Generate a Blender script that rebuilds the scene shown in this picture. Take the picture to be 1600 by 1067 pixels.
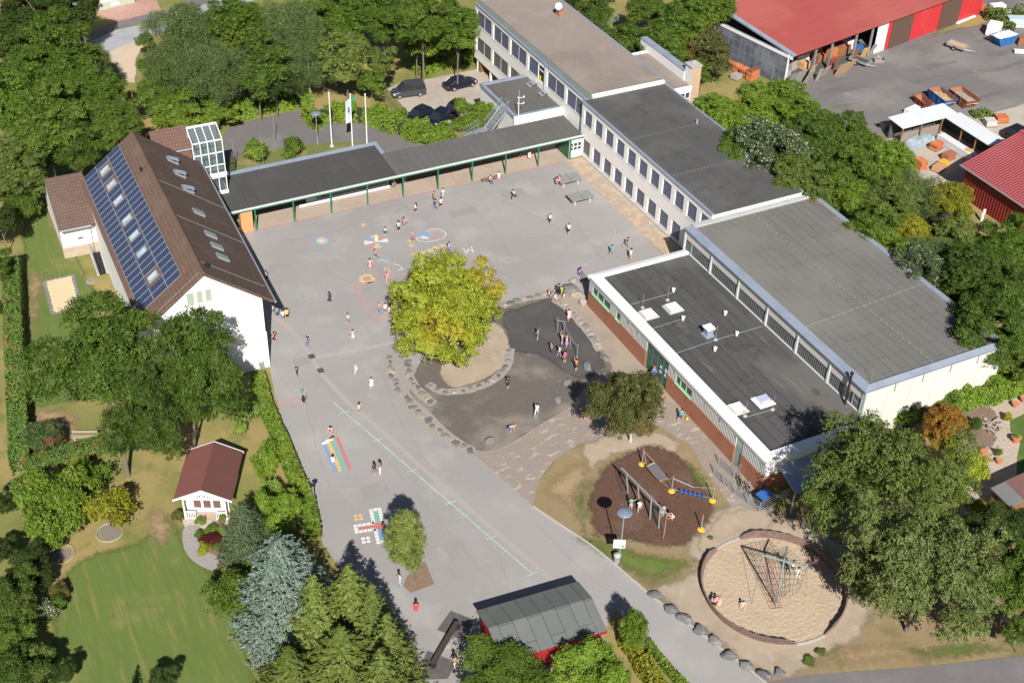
import bpy, bmesh, math, random
import numpy as np
from mathutils import Vector, Matrix, geometry
R = math.radians
for o in list(bpy.data.objects): bpy.data.objects.remove(o)
SC = bpy.context.scene
COL = SC.collection
rnd = random.Random(7)
# ---------------------------------------------------------------- camera, sky, sun, exposure
F, TH, RO, PS, H = 2055.48, R(37.2465), R(2.1412), R(-27.9087), 78.0
def _cam():
    fw = Vector((0, math.cos(TH), -math.sin(TH))); rt = Vector((1, 0, 0)); up = rt.cross(fw)
    c, s = math.cos(RO), math.sin(RO)
    rows = [c*rt + s*up, -s*rt + c*up, fw]
    B = Vector((math.cos(PS), -math.sin(PS), 0)); A = Vector((math.sin(PS), math.cos(PS), 0)); Z = Vector((0, 0, 1))
    return [Vector((r.dot(B), r.dot(A), r.dot(Z))) for r in rows]
CX, CY, CZ = _cam()
cam = bpy.data.objects.new('camera', bpy.data.cameras.new('camera')); COL.objects.link(cam)
cam.data.sensor_width = 36; cam.data.lens = F/1600*36; cam.data.clip_end = 3000; cam.data.clip_start = 1
cam.matrix_world = Matrix(((CX.x, CY.x, -CZ.x, 0), (CX.y, CY.y, -CZ.y, 0), (CX.z, CY.z, -CZ.z, H), (0, 0, 0, 1)))
SC.camera = cam
EL, AZ = R(38.9), R(69.9)           # light travels towards azimuth AZ (from +X), elevation EL
W = bpy.data.worlds.new('World'); SC.world = W; W.use_nodes = True
nt = W.node_tree; bg = nt.nodes['Background']; bg.inputs['Strength'].default_value = 0.042
sk = nt.nodes.new('ShaderNodeTexSky'); sk.sky_type = 'NISHITA'; sk.sun_disc = False
sk.sun_elevation = EL; sk.sun_rotation = R(200.1); sk.altitude = 200; sk.dust_density = 0.6
nt.links.new(sk.outputs['Color'], bg.inputs['Color'])
sl = bpy.data.lights.new('sun', 'SUN'); sl.energy = 4.6; sl.angle = R(0.5); sl.color = (1.0, 0.962, 0.905)
so = bpy.data.objects.new('sun', sl); COL.objects.link(so); so.location = (-40, -60, 120)
so.rotation_euler = Vector((math.cos(AZ)*math.cos(EL), math.sin(AZ)*math.cos(EL), -math.sin(EL))).to_track_quat('-Z', 'Y').to_euler()
SC.view_settings.view_transform = 'Standard'; SC.view_settings.look = 'None'
SC.view_settings.exposure = 0.64; SC.view_settings.gamma = 1.0
try:
    SC.cycles.max_bounces = 6; SC.cycles.transparent_max_bounces = 24
except Exception: pass
# ---------------------------------------------------------------- where a point of the survey photo lies on the ground (or at height z)
def ray(x, y): return CX*((x-800)/F) + CY*((533.5-y)/F) + CZ
def px(x, y, z=0.0):
    d = ray(x, y); t = (H-z)/-d.z; return Vector((d.x*t, d.y*t, z))
def mpp(p):                         # metres per photo pixel at p
    return CZ.dot(p-Vector((0, 0, H)))/F
def sm(a): a = max(0, min(1, a)); return a*a*(3-2*a)
def gz(u, v):
    return -2.4*sm((u-55.5)/3.5)*sm((v-132.5)/4.0)*sm((160-v)/5)*sm((94-u)/5)
# ---------------------------------------------------------------- materials
MATS = {}
def new_mat(name):
    m = bpy.data.materials.new(name); m.use_nodes = True; MATS[name] = m
    return m, m.node_tree, m.node_tree.nodes['Principled BSDF']
def noise_node(t, vec, scale, detail=4, rough=.55, stretch=None):
    if stretch:
        mp = t.nodes.new('ShaderNodeMapping'); mp.inputs['Scale'].default_value = stretch[:3]
        if len(stretch) > 3: mp.inputs['Rotation'].default_value = (0, 0, stretch[3])
        t.links.new(vec, mp.inputs['Vector']); vec = mp.outputs['Vector']
    n = t.nodes.new('ShaderNodeTexNoise'); n.inputs['Scale'].default_value = scale
    n.inputs['Detail'].default_value = detail; n.inputs['Roughness'].default_value = rough
    t.links.new(vec, n.inputs['Vector']); return n.outputs['Fac']
def ramp(t, fac, lo, hi):
    r = t.nodes.new('ShaderNodeMapRange'); r.interpolation_type = 'SMOOTHSTEP'
    r.inputs['From Min'].default_value = lo; r.inputs['From Max'].default_value = hi
    t.links.new(fac, r.inputs['Value']); return r.outputs['Result']
def mixc(t, fac, a, b, amt=1.0):
    m = t.nodes.new('ShaderNodeMix'); m.data_type = 'RGBA'
    if amt != 1.0:
        k = t.nodes.new('ShaderNodeMath'); k.operation = 'MULTIPLY'; k.inputs[1].default_value = amt
        t.links.new(fac, k.inputs[0]); fac = k.outputs[0]
    t.links.new(fac, m.inputs['Factor'])
    for s, c in ((m.inputs['A'], a), (m.inputs['B'], b)):
        if isinstance(c, tuple): s.default_value = (*c[:3], 1)
        else: t.links.new(c, s)
    return m.outputs['Result']
def M(name, col, layers=(), rough=.85, bump=None, metal=0.0, spec=.3):
    """layers: (scale, colour, lo, hi[, amount[, stretch[, detail]]]) mixed in one after the other by noise"""
    if name in MATS: return MATS[name]
    m, t, b = new_mat(name)
    tc = t.nodes.new('ShaderNodeTexCoord'); vec = tc.outputs['Object']
    c = tuple(col)
    for L in layers:
        sc, c2, lo, hi = L[:4]; amt = L[4] if len(L) > 4 else 1.0; st = L[5] if len(L) > 5 else None; de = L[6] if len(L) > 6 else 4
        c = mixc(t, ramp(t, noise_node(t, vec, sc, de, stretch=st), lo, hi), c, c2, amt)
    if isinstance(c, tuple): b.inputs['Base Color'].default_value = (*c, 1)
    else: t.links.new(c, b.inputs['Base Color'])
    b.inputs['Roughness'].default_value = rough; b.inputs['Metallic'].default_value = metal
    b.inputs['Specular IOR Level'].default_value = spec
    if bump:
        sc, st, di = bump[:3]
        bn = t.nodes.new('ShaderNodeBump'); bn.inputs['Strength'].default_value = st; bn.inputs['Distance'].default_value = di
        t.links.new(noise_node(t, vec, sc, 3), bn.inputs['Height']); t.links.new(bn.outputs['Normal'], b.inputs['Normal'])
    return m
def brickmat(name, c1, c2, mortar, bw, rh, ms, axes='xy', rough=.85, layers=(), off=.5, bump=.0, rot=0, freq=2, mscale=1):
    """seams, bricks, tiles, paving: a real grid in object space. axes picks which coordinates run along and across the courses"""
    if name in MATS: return MATS[name]
    m, t, b = new_mat(name)
    tc = t.nodes.new('ShaderNodeTexCoord'); sp = t.nodes.new('ShaderNodeSeparateXYZ'); t.links.new(tc.outputs['Object'], sp.inputs[0])
    cb = t.nodes.new('ShaderNodeCombineXYZ')
    for i, a in enumerate(axes): t.links.new(sp.outputs['xyz'.index(a)], cb.inputs[i])
    vec = cb.outputs[0]
    if rot:
        mp = t.nodes.new('ShaderNodeMapping'); mp.inputs['Rotation'].default_value = (0, 0, rot); t.links.new(vec, mp.inputs['Vector']); vec = mp.outputs['Vector']
    br = t.nodes.new('ShaderNodeTexBrick'); br.inputs['Scale'].default_value = 1; br.inputs['Brick Width'].default_value = bw
    br.inputs['Row Height'].default_value = rh; br.inputs['Mortar Size'].default_value = ms; br.offset = off; br.offset_frequency = freq
    br.inputs['Color1'].default_value = (*c1, 1); br.inputs['Color2'].default_value = (*c2, 1); br.inputs['Mortar'].default_value = (*mortar, 1)
    br.inputs['Mortar Smooth'].default_value = .1
    t.links.new(vec, br.inputs['Vector']); c = br.outputs['Color']
    for L in layers:
        sc, c3, lo, hi = L[:4]; amt = L[4] if len(L) > 4 else 1.0; st = L[5] if len(L) > 5 else None
        c = mixc(t, ramp(t, noise_node(t, tc.outputs['Object'], sc, 4, stretch=st), lo, hi), c, c3, amt)
    t.links.new(c, b.inputs['Base Color']); b.inputs['Roughness'].default_value = rough; b.inputs['Specular IOR Level'].default_value = .25
    if bump:
        bn = t.nodes.new('ShaderNodeBump'); bn.inputs['Strength'].default_value = bump; bn.inputs['Distance'].default_value = .03
        iv = t.nodes.new('ShaderNodeMath'); iv.operation = 'SUBTRACT'; iv.inputs[0].default_value = 1; t.links.new(br.outputs['Fac'], iv.inputs[1])
        t.links.new(iv.outputs[0], bn.inputs['Height']); t.links.new(bn.outputs['Normal'], b.inputs['Normal'])
    return m
def ribmat(name, col, axis, period, depth=.03, rough=.5, layers=(), metal=0.0, groove=None):
    """corrugated or boarded sheet: ribs across one axis"""
    if name in MATS: return MATS[name]
    m, t, b = new_mat(name)
    tc = t.nodes.new('ShaderNodeTexCoord'); sp = t.nodes.new('ShaderNodeSeparateXYZ'); t.links.new(tc.outputs['Object'], sp.inputs[0])
    k = t.nodes.new('ShaderNodeMath'); k.operation = 'MULTIPLY'; k.inputs[1].default_value = 2*math.pi/period; t.links.new(sp.outputs['xyz'.index(axis)], k.inputs[0])
    s = t.nodes.new('ShaderNodeMath'); s.operation = 'SINE'; t.links.new(k.outputs[0], s.inputs[0])
    c = tuple(col)
    for L in layers:
        sc, c3, lo, hi = L[:4]; amt = L[4] if len(L) > 4 else 1.0; st = L[5] if len(L) > 5 else None
        c = mixc(t, ramp(t, noise_node(t, tc.outputs['Object'], sc, 4, stretch=st), lo, hi), c, c3, amt)
    if groove: c = mixc(t, ramp(t, s.outputs[0], .8, .97), c, groove)
    if isinstance(c, tuple): b.inputs['Base Color'].default_value = (*c, 1)
    else: t.links.new(c, b.inputs['Base Color'])
    bn = t.nodes.new('ShaderNodeBump'); bn.inputs['Strength'].default_value = .8; bn.inputs['Distance'].default_value = depth
    t.links.new(s.outputs[0], bn.inputs['Height']); t.links.new(bn.outputs['Normal'], b.inputs['Normal'])
    b.inputs['Roughness'].default_value = rough; b.inputs['Metallic'].default_value = metal; b.inputs['Specular IOR Level'].default_value = .3
    return m
def leafmat(name, c1, c2, c3=None, amt3=.25, sc=.35, trans=.18, bloom=None):
    if name in MATS: return MATS[name]
    m, t, b = new_mat(name)
    g = t.nodes.new('ShaderNodeNewGeometry'); tc = t.nodes.new('ShaderNodeTexCoord')
    c = mixc(t, g.outputs['Random Per Island'], tuple(c1), tuple(c2))
    if c3: c = mixc(t, ramp(t, noise_node(t, tc.outputs['Object'], sc, 3), .5, .68), c, tuple(c3), amt3)
    if bloom: c = mixc(t, ramp(t, g.outputs['Random Per Island'], bloom[3], bloom[3]+.02), c, tuple(bloom[:3]))
    oi = t.nodes.new('ShaderNodeObjectInfo'); hs = t.nodes.new('ShaderNodeHueSaturation')
    r2 = t.nodes.new('ShaderNodeMapRange'); r2.inputs['To Min'].default_value = .82; r2.inputs['To Max'].default_value = 1.15
    t.links.new(oi.outputs['Random'], r2.inputs['Value']); t.links.new(r2.outputs['Result'], hs.inputs['Value']); t.links.new(c, hs.inputs['Color'])
    t.links.new(hs.outputs['Color'], b.inputs['Base Color']); b.inputs['Roughness'].default_value = .55; b.inputs['Specular IOR Level'].default_value = .25
    tr = t.nodes.new('ShaderNodeBsdfTranslucent'); t.links.new(hs.outputs['Color'], tr.inputs['Color'])
    mx = t.nodes.new('ShaderNodeMixShader'); mx.inputs[0].default_value = trans
    t.links.new(b.outputs[0], mx.inputs[1]); t.links.new(tr.outputs[0], mx.inputs[2])
    t.links.new(mx.outputs[0], t.nodes['Material Output'].inputs['Surface'])
    return m
def flat(name, col, rough=.6, metal=0.0, spec=.3):     # small parts: one paint with a faint mottle
    return M(name, col, [(3.0, tuple(x*.8 for x in col), .45, .75, .6)], rough, None, metal, spec)
# ---------------------------------------------------------------- mesh builder
class MB:
    def __init__(s): s.v = []; s.f = []; s.m = []
    def add(s, vs, fs, m=0):
        n = len(s.v); s.v += [tuple(p) for p in vs]; s.f += [tuple(i+n for i in q) for q in fs]; s.m += [m]*len(fs); return s
    def box(s, x0, y0, z0, x1, y1, z1, m=0):
        return s.add([(x0,y0,z0),(x1,y0,z0),(x1,y1,z0),(x0,y1,z0),(x0,y0,z1),(x1,y0,z1),(x1,y1,z1),(x0,y1,z1)],
                     [(3,2,1,0),(4,5,6,7),(0,1,5,4),(1,2,6,5),(2,3,7,6),(3,0,4,7)], m)
    def prism(s, pts, z0, z1, m=0):          # plan polygon (x,y) between two heights
        pts = list(pts); a = sum(pts[i][0]*pts[(i+1)%len(pts)][1]-pts[(i+1)%len(pts)][0]*pts[i][1] for i in range(len(pts)))
        if a < 0: pts = pts[::-1]
        n = len(pts); vs = [(p[0],p[1],z0) for p in pts]+[(p[0],p[1],z1) for p in pts]
        return s.add(vs, [tuple(range(n-1,-1,-1)), tuple(range(n,2*n))]+[(i,(i+1)%n,n+(i+1)%n,n+i) for i in range(n)], m)
    def extrude(s, prof, axis, a, b, m=0):   # profile in the plane across axis: axis 'y' -> prof (x,z); axis 'x' -> prof (y,z)
        n = len(prof); P = (lambda p, t: (p[0],t,p[1])) if axis == 'y' else (lambda p, t: (t,p[0],p[1]))
        ar = sum(prof[i][0]*prof[(i+1)%n][1]-prof[(i+1)%n][0]*prof[i][1] for i in range(n))
        if (ar > 0) == (axis == 'y'): prof = prof[::-1]
        vs = [P(p, a) for p in prof]+[P(p, b) for p in prof]
        return s.add(vs, [tuple(range(n-1,-1,-1)), tuple(range(n,2*n))]+[(i,(i+1)%n,n+(i+1)%n,n+i) for i in range(n)], m)
    def quad(s, a, b, c, d, m=0): return s.add([a,b,c,d], [(0,1,2,3)], m)
    def slab(s, pts, th, m=0):               # thick sheet from a 3-D polygon, thickness downwards along its normal
        P = [Vector(p) for p in pts]; nrm = (P[1]-P[0]).cross(P[-1]-P[0]).normalized()
        if nrm.z < 0: P = P[::-1]; nrm = -nrm
        n = len(P); vs = [p-nrm*th for p in P]+P
        return s.add(vs, [tuple(range(n-1,-1,-1)), tuple(range(n,2*n))]+[(i,(i+1)%n,n+(i+1)%n,n+i) for i in range(n)], m)
    def tube(s, pts, r, n=6, m=0, r2=None):
        P = [Vector(p) for p in pts]; vs = []; fs = []
        for i, p in enumerate(P):
            d = (P[min(i+1,len(P)-1)]-P[max(i-1,0)]).normalized(); a = d.orthogonal().normalized() if abs(d.z) > .99 else d.cross(Vector((0,0,1))).normalized(); b = d.cross(a)
            rr = r if r2 is None else r+(r2-r)*i/(len(P)-1)
            vs += [p+(a*math.cos(2*math.pi*k/n)+b*math.sin(2*math.pi*k/n))*rr for k in range(n)]
        for i in range(len(P)-1):
            for k in range(n): fs.append((i*n+k, (i+1)*n+k, (i+1)*n+(k+1)%n, i*n+(k+1)%n))
        fs += [tuple(range(n)), tuple(range((len(P)-1)*n+n-1, (len(P)-1)*n-1, -1))]
        return s.add(vs, fs, m)
    def lathe(s, prof, n=12, c=(0,0), m=0):  # prof [(r,z)...]
        vs = [(c[0]+r*math.cos(2*math.pi*k/n), c[1]+r*math.sin(2*math.pi*k/n), z) for r, z in prof for k in range(n)]; L = len(prof)
        fs = [(i*n+k, i*n+(k+1)%n, (i+1)*n+(k+1)%n, (i+1)*n+k) for i in range(L-1) for k in range(n)]
        fs += [tuple(range(n-1,-1,-1)), tuple(range((L-1)*n, L*n))]
        return s.add(vs, fs, m)
    def build(s, name, mats, parent=None, loc=(0,0,0), rz=0, smooth=False, bevel=0):
        me = bpy.data.meshes.new(name); me.from_pydata(s.v, [], s.f)
        for x in (mats if isinstance(mats, (list, tuple)) else [mats]): me.materials.append(x)
        me.polygons.foreach_set('material_index', s.m)
        if smooth: me.polygons.foreach_set('use_smooth', [True]*len(s.f))
        me.update()
        o = bpy.data.objects.new(name, me); COL.objects.link(o); o.location = loc; o.rotation_euler = (0,0,rz)
        if parent: o.parent = parent
        if bevel:
            bv = o.modifiers.new('b', 'BEVEL'); bv.width = bevel; bv.segments = 2; bv.limit_method = 'ANGLE'
        return o
def tag(o, label, cat, group=None, kind=None):
    if label: o['label'] = label
    if cat: o['category'] = cat
    if group: o['group'] = group
    if kind: o['kind'] = kind
    return o
def thing(name, label, cat, loc=(0,0,0), rz=0, group=None):
    o = bpy.data.objects.new(name, None); COL.objects.link(o); o.location = loc; o.rotation_euler = (0,0,rz); o.empty_display_size = .3
    return tag(o, label, cat, group)
def copy_tree(o, parent=None):
    c = o.copy(); COL.objects.link(c); c.parent = parent
    for ch in list(o.children): copy_tree(ch, c)
    return c
def smooth_poly(pts, k=4, closed=True):
    P = [Vector((p[0], p[1])) for p in pts]; n = len(P); out = []
    for i in range(n if closed else n-1):
        g = lambda j: P[j % n] if closed else P[max(0, min(n-1, j))]
        a, b, c, d = g(i-1), g(i), g(i+1), g(i+2)
        for j in range(k):
            t = j/k; out.append(.5*((2*b)+(c-a)*t+(2*a-5*b+4*c-d)*t*t+(3*b-a-3*c+d)*t**3))
    if not closed: out.append(P[-1])
    return [(q.x, q.y) for q in out]
def soft_mat(m):
    nm = m.name+'_soft'
    if nm in MATS: return MATS[nm]
    c = m.copy(); c.name = nm; MATS[nm] = c; t = c.node_tree; b = t.nodes['Principled BSDF']; out = t.nodes['Material Output']
    at_ = t.nodes.new('ShaderNodeAttribute'); at_.attribute_name = 'cover'; tc = t.nodes.new('ShaderNodeTexCoord')
    n1 = noise_node(t, tc.outputs['Object'], 2.2, 5, .7); ad = t.nodes.new('ShaderNodeMath'); ad.operation = 'ADD'; t.links.new(at_.outputs['Fac'], ad.inputs[0]); t.links.new(n1, ad.inputs[1])
    f = ramp(t, ad.outputs[0], .5, 1.2); tr = t.nodes.new('ShaderNodeBsdfTransparent'); mx = t.nodes.new('ShaderNodeMixShader')
    t.links.new(f, mx.inputs[0]); t.links.new(tr.outputs[0], mx.inputs[1]); t.links.new(b.outputs[0], mx.inputs[2]); t.links.new(mx.outputs[0], out.inputs['Surface']); return c
def zone(name, pts, z, mat, smooth=0, uv=False, zf=0.0, parent=None, rag=0.0, soft=0.0):
    """flat sheet of ground; pts in photo pixels on the ground unless uv"""
    q = pts if uv else [tuple(px(x, y, zf)[:2]) for x, y in pts]
    if smooth: q = smooth_poly(q, smooth)
    if rag:                          # uneven natural edge: finer steps pushed in and out
        n = len(q); out = []; ph = q[0][0]
        for i in range(n):
            a, b = Vector(q[i]), Vector(q[(i+1) % n]); L = (b-a).length; k = max(1, int(L/.22))
            if L < 1e-5: continue
            nr = Vector((-(b-a).y, (b-a).x))/L
            for j in range(k):
                c = a.lerp(b, j/k); w = math.sin(c.x*1.1+ph)+math.sin(c.y*1.4-ph)+.7*math.sin((c.x+c.y)*2.9)+.5*math.sin((c.x-c.y)*5.1+ph)+rnd.uniform(-.25, .25); out.append(tuple(c+nr*w*rag*.33))
        q = out
    if soft:                         # the cover thins out towards its edge: a fine grid that knows its distance from the edge
        Q = np.array(q); A_, B_ = Q, np.roll(Q, -1, 0); lo, hi = Q.min(0), Q.max(0); st = max(.3, min(.5, (hi-lo).max()/60)); nx, ny = (np.ceil((hi-lo)/st)+1).astype(int)
        X, Y = np.meshgrid(lo[0]+st*np.arange(nx), lo[1]+st*np.arange(ny), indexing='ij'); P = np.stack([X.ravel(), Y.ravel()], 1)
        AB = B_-A_; t = np.clip(((P[:, None]-A_)*AB).sum(2)/((AB**2).sum(1)+1e-9), 0, 1); dist = np.linalg.norm(P[:, None]-(A_+AB*t[..., None]), axis=2).min(1)
        cr = ((A_[:, 1] > P[:, None, 1]) != (B_[:, 1] > P[:, None, 1])) & (P[:, None, 0] < A_[:, 0]+(P[:, None, 1]-A_[:, 1])*AB[:, 0]/np.where(np.abs(AB[:, 1]) < 1e-9, 1e-9, AB[:, 1])); ins = cr.sum(1) % 2 == 1
        cov = np.where(ins, np.clip(dist/soft, 0, 1), 0.0); G_ = ins.reshape(nx, ny); id_ = np.arange(nx*ny).reshape(nx, ny)
        ok = G_[:-1, :-1] | G_[1:, :-1] | G_[:-1, 1:] | G_[1:, 1:]; a_, b_ = np.nonzero(ok)
        me = bpy.data.meshes.new(name); me.from_pydata([(x, y, z+zf) for x, y in P], [], [tuple(int(k) for k in f) for f in np.stack([id_[a_, b_], id_[a_+1, b_], id_[a_+1, b_+1], id_[a_, b_+1]], 1)])
        me.attributes.new('cover', 'FLOAT', 'POINT').data.foreach_set('value', cov.astype(np.float32)); me.materials.append(soft_mat(mat))
        o = bpy.data.objects.new(name, me); COL.objects.link(o); o['kind'] = 'structure'; return o
    tri = geometry.tessellate_polygon([[Vector((a, b, 0)) for a, b in q]])
    me = bpy.data.meshes.new(name); ar = 0
    fs = []
    for t in tri:
        a, b, c = (q[i] for i in t)
        fs.append(t if (b[0]-a[0])*(c[1]-a[1])-(b[1]-a[1])*(c[0]-a[0]) > 0 else t[::-1])
    me.from_pydata([(a, b, z+zf) for a, b in q], [], fs); me.materials.append(mat)
    o = bpy.data.objects.new(name, me); COL.objects.link(o)
    if parent: o.parent = parent
    else: o['kind'] = 'structure'
    return o
# ---------------------------------------------------------------- ground
dry, green, soil = (.30,.235,.125), (.105,.145,.045), (.16,.115,.075)
m_ground = M('grass_ground', (0.192,0.196,0.056), [(.10,(0.345,0.252,0.104),.42,.62,.9), (.45,(0.120,0.157,0.033),.5,.7,.7), (3.0,(0.287,0.225,0.094),.5,.75,.55), (14,(0.108,0.125,0.028),.45,.75,.5), (30,(0.089,0.102,0.026),.52,.75,.5), (42,(0.382,0.298,0.130),.58,.75,.5)], .95, (12,.5,.08))
m_lawn = M('garden_lawn', (0.119,0.164,0.037), [(.16,(0.276,0.223,0.086),.54,.70,.75), (.5,(0.256,0.208,0.078),.52,.72,.7,(3.2,.35,1,.28)), (1.1,(0.090,0.139,0.028),.45,.65,.5,(2.6,.25,1,.28)), (9,(0.114,0.159,0.041),.4,.7,.5), (28,(0.055,0.086,0.019),.52,.75,.55), (40,(0.264,0.253,0.095),.58,.75,.5)], .95, (22,.4,.05))
m_dry = M('dry_grass', (0.266,0.197,0.105), [(.22,(0.137,0.129,0.048),.5,.68,.9), (.8,(0.338,0.266,0.177),.52,.72,.6), (6,(0.177,0.137,0.068),.5,.75,.6), (20,(0.306,0.241,0.137),.5,.75,.5)], .95, (18,.5,.06))
def axis_coords(lo, hi, fine):
    c = [-1600, -700, -300, -120]
    x = lo
    while x <= hi:
        c.append(x); x += 1.2 if fine[0] <= x <= fine[1] else 6
    return [k for k in c if k < lo] + sorted(k for k in c if k >= lo) + [hi+60, hi+250, hi+700, hi+1700]
gx, gy = axis_coords(-60, 210, (48, 96)), axis_coords(-10, 240, (126, 164))
gm = MB(); gm.v = [(x, y, gz(x, y)) for y in gy for x in gx]; n = len(gx)
gm.f = [(j*n+i, j*n+i+1, (j+1)*n+i+1, (j+1)*n+i) for j in range(len(gy)-1) for i in range(n-1)]; gm.m = [0]*len(gm.f)
tag(gm.build('ground', m_ground, smooth=True), None, None, kind='structure')

asph = (.312,.294,.283)
m_yard = M('yard_asphalt', asph, [(.06,(.275,.255,.243),.4,.62,.8), (.22,(.365,.342,.326),.5,.7,.7), (.7,(.32,.296,.279),.56,.72,.45,(1,3,1,.6)), (.16,(.29,.266,.25),.6,.64,.3), (.35,(.25,.23,.215),.66,.70,.35,(1.6,.6,1,.4)), (1.1,(.22,.20,.19),.71,.75,.4), (5,(.40,.37,.35),.5,.8,.3), (30,(.22,.205,.195),.5,.8,.4)], .9, (40,.25,.02))
m_tar = M('dark_tarmac', (0.076,0.071,0.068), [(.3,(0.104,0.095,0.088),.45,.65,.8), (2.5,(0.061,0.058,0.055),.5,.7,.5), (25,(0.122,0.112,0.104),.5,.75,.35)], .9, (30,.3,.02))
m_road = M('road_asphalt', (0.158,0.144,0.142), [(.2,(0.198,0.184,0.180),.45,.65,.8), (1.2,(0.135,0.124,0.122),.5,.7,.5), (25,(0.216,0.198,0.189),.5,.75,.3)], .9)
m_builder = M('builder_yard_asphalt', (0.162,0.150,0.147), [(.07,(0.233,0.214,0.200),.45,.62,.8), (.25,(0.123,0.116,0.114),.5,.68,.7,(.5,2,1,.2)), (.5,(0.313,0.275,0.238),.63,.75,.6), (20,(0.210,0.190,0.180),.5,.75,.4)], .9)
m_conc = M('concrete_yard', (.42,.37,.31), [(.3,(.33,.29,.25),.45,.65,.8), (2,(.48,.42,.36),.5,.7,.5), (12,(.3,.265,.23),.55,.75,.4)], .9)
m_beige = M('canopy_floor', (.40,.325,.255), [(.4,(.35,.285,.225),.45,.65,.8), (4,(.45,.37,.29),.5,.75,.4)], .9)
m_path = M('path_paving', (0.317,0.262,0.207), [(.35,(0.276,0.230,0.184),.45,.65,.8), (6,(0.359,0.299,0.239),.5,.75,.5)], .9)
m_cob = brickmat('cobble_paving', (0.285,0.237,0.199), (0.342,0.290,0.247), (0.190,0.157,0.128), .2, .1, .012, layers=[(.9,(0.437,0.380,0.328),.56,.62,.75,(1,2.2,1)), (.2,(0.257,0.214,0.180),.45,.65,.6)])
m_pitcob = brickmat('pit_cobbles', (0.138,0.120,0.104), (0.177,0.152,0.133), (0.083,0.073,0.064), .22, .11, .014, rot=.5, layers=[(.16,(0.260,0.221,0.182),.5,.68,.8), (.6,(0.121,0.107,0.094),.5,.7,.5)])
m_sand = M('sand', (0.447,0.344,0.241), [(.5,(0.404,0.310,0.215),.45,.65,.8), (3.5,(0.482,0.378,0.267),.45,.7,.6)], .95, (3.2,.8,.11))
m_dust = M('dusty_sand', (0.376,0.300,0.220), [(.3,(0.304,0.240,0.168),.45,.65,.8), (.9,(0.424,0.360,0.280),.5,.7,.7), (5,(0.320,0.256,0.184),.5,.75,.5)], .95, (8,.5,.05))
m_bark = M('bark_mulch', (0.118,0.064,0.043), [(.25,(0.204,0.138,0.102),.52,.72,.7), (2,(0.086,0.047,0.033),.45,.65,.7), (13,(0.246,0.147,0.102),.56,.72,.7)], .95, (14,.8,.07))
m_pave = brickmat('coloured_paving', (.44,.32,.215), (.36,.30,.25), (.30,.25,.20), .62, .42, .012, 'xy', layers=[(.9,(.47,.375,.245),.5,.54,.8), (1.1,(.36,.235,.185),.56,.6,.7), (.75,(.34,.31,.29),.58,.62,.7)])
m_pink = brickmat('driveway_paving', (.42,.24,.19), (.50,.31,.25), (.28,.18,.15), .4, .2, .02, rot=.5)
m_gravel = M('garden_gravel', (.44,.36,.29), [(2.5,(.33,.25,.20),.5,.65,.6), (7,(.52,.45,.38),.5,.65,.8), (16,(.28,.21,.16),.55,.7,.7)], .95, (9,.9,.08))
m_setts = brickmat('stone_setts', (.34,.31,.30), (.42,.385,.365), (.22,.20,.185), .16, .13, .02, layers=[(4,(.27,.245,.235),.5,.65,.6)])

yard = zone('schoolyard', [(366,366),(890,249),(1037,400),(921,445),(918,478),(1187,772),(1300,900),(1300,1150),(1075,1085),(1000,1010),(962,950),(945,985),(900,1120),(640,1120),(640,1010),(560,930),(505,850),(488,790),(455,700),(430,620),(421,571),(409,520)], .010, m_yard)
zone('canopy_paving', [(29.8,119.95),(70.6,119.95),(72.2,123),(72.2,127.2),(29.8,127.2)], .014, m_beige, uv=True)
zone('wall_paving', [(69.85,97.6),(72.24,97.6),(72.24,119.9),(69.95,119.9)], .030, m_pave, uv=True)
pit = [(640,612),(660,560),(700,500),(785,480),(835,468),(866,463),(905,492),(935,530),(955,568),(952,580),(925,590),(895,632),(850,660),(800,692),(768,704),(735,700),(700,672),(668,640)]
zone('plaza_paving', [(737,706),(790,700),(885,640),(905,590),(955,575),(905,490),(866,455),(918,478),(1187,772),(1125,790),(1100,735),(1065,700),(1030,685),(975,695),(905,700),(862,722),(842,748),(834,792)], .016, m_cob)
zone('hall_path', [(860,458),(880,450),(918,478),(1010,577),(1058,632),(1010,618),(958,575),(930,520),(905,490)], .022, m_path)
zone('play_pit_paving', pit, .020, m_pitcob, 3)
zone('play_pit_tarmac', [(785,488),(835,473),(864,468),(900,494),(930,533),(948,570),(935,580),(905,596),(878,580),(840,556),(800,548),(790,520)], .026, m_tar, 3, rag=0.25, soft=0.7)
zone('tree_pit_sand', [(686,560),(690,510),(720,490),(770,500),(797,530),(795,560),(768,588),(735,603),(706,606),(690,590)], .034, m_dust, 3, rag=0.18, soft=0.35)
zone('lawn', [(834,792),(842,748),(862,722),(905,694),(975,685),(1030,665),(1078,695),(1112,748),(1150,800),(1230,800),(1300,770),(1500,790),(1700,900),(1700,1015),(1400,1043),(1260,1055),(1205,1075),(1110,1000),(1010,923),(925,852)], .024, m_dry, rag=0.12)
zone('sandy_ground', [(1062,862),(1105,800),(1180,790),(1260,810),(1350,880),(1365,980),(1290,1030),(1238,1060),(1195,1062),(1110,998),(1018,926),(1040,912),(1094,880)], .030, m_dust, 3, rag=0.5, soft=1)
zone('worn_ground', [(905,700),(930,685),(985,672),(1040,672),(1065,700),(1040,712),(985,706),(945,725),(920,735)], .032, m_dust, 3, rag=0.45, soft=0.8)
zone('worn_ground', [(1085,845),(1120,805),(1170,790),(1215,795),(1190,850),(1120,880)], .034, m_dust, 3, rag=0.45, soft=0.8)
zone('bark_bed', [(915,778),(935,735),(980,704),(1030,694),(1076,722),(1108,768),(1116,806),(1088,846),(1032,857),(968,846),(925,830)], .038, m_bark, 4, rag=0.4, soft=1.1)
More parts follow.
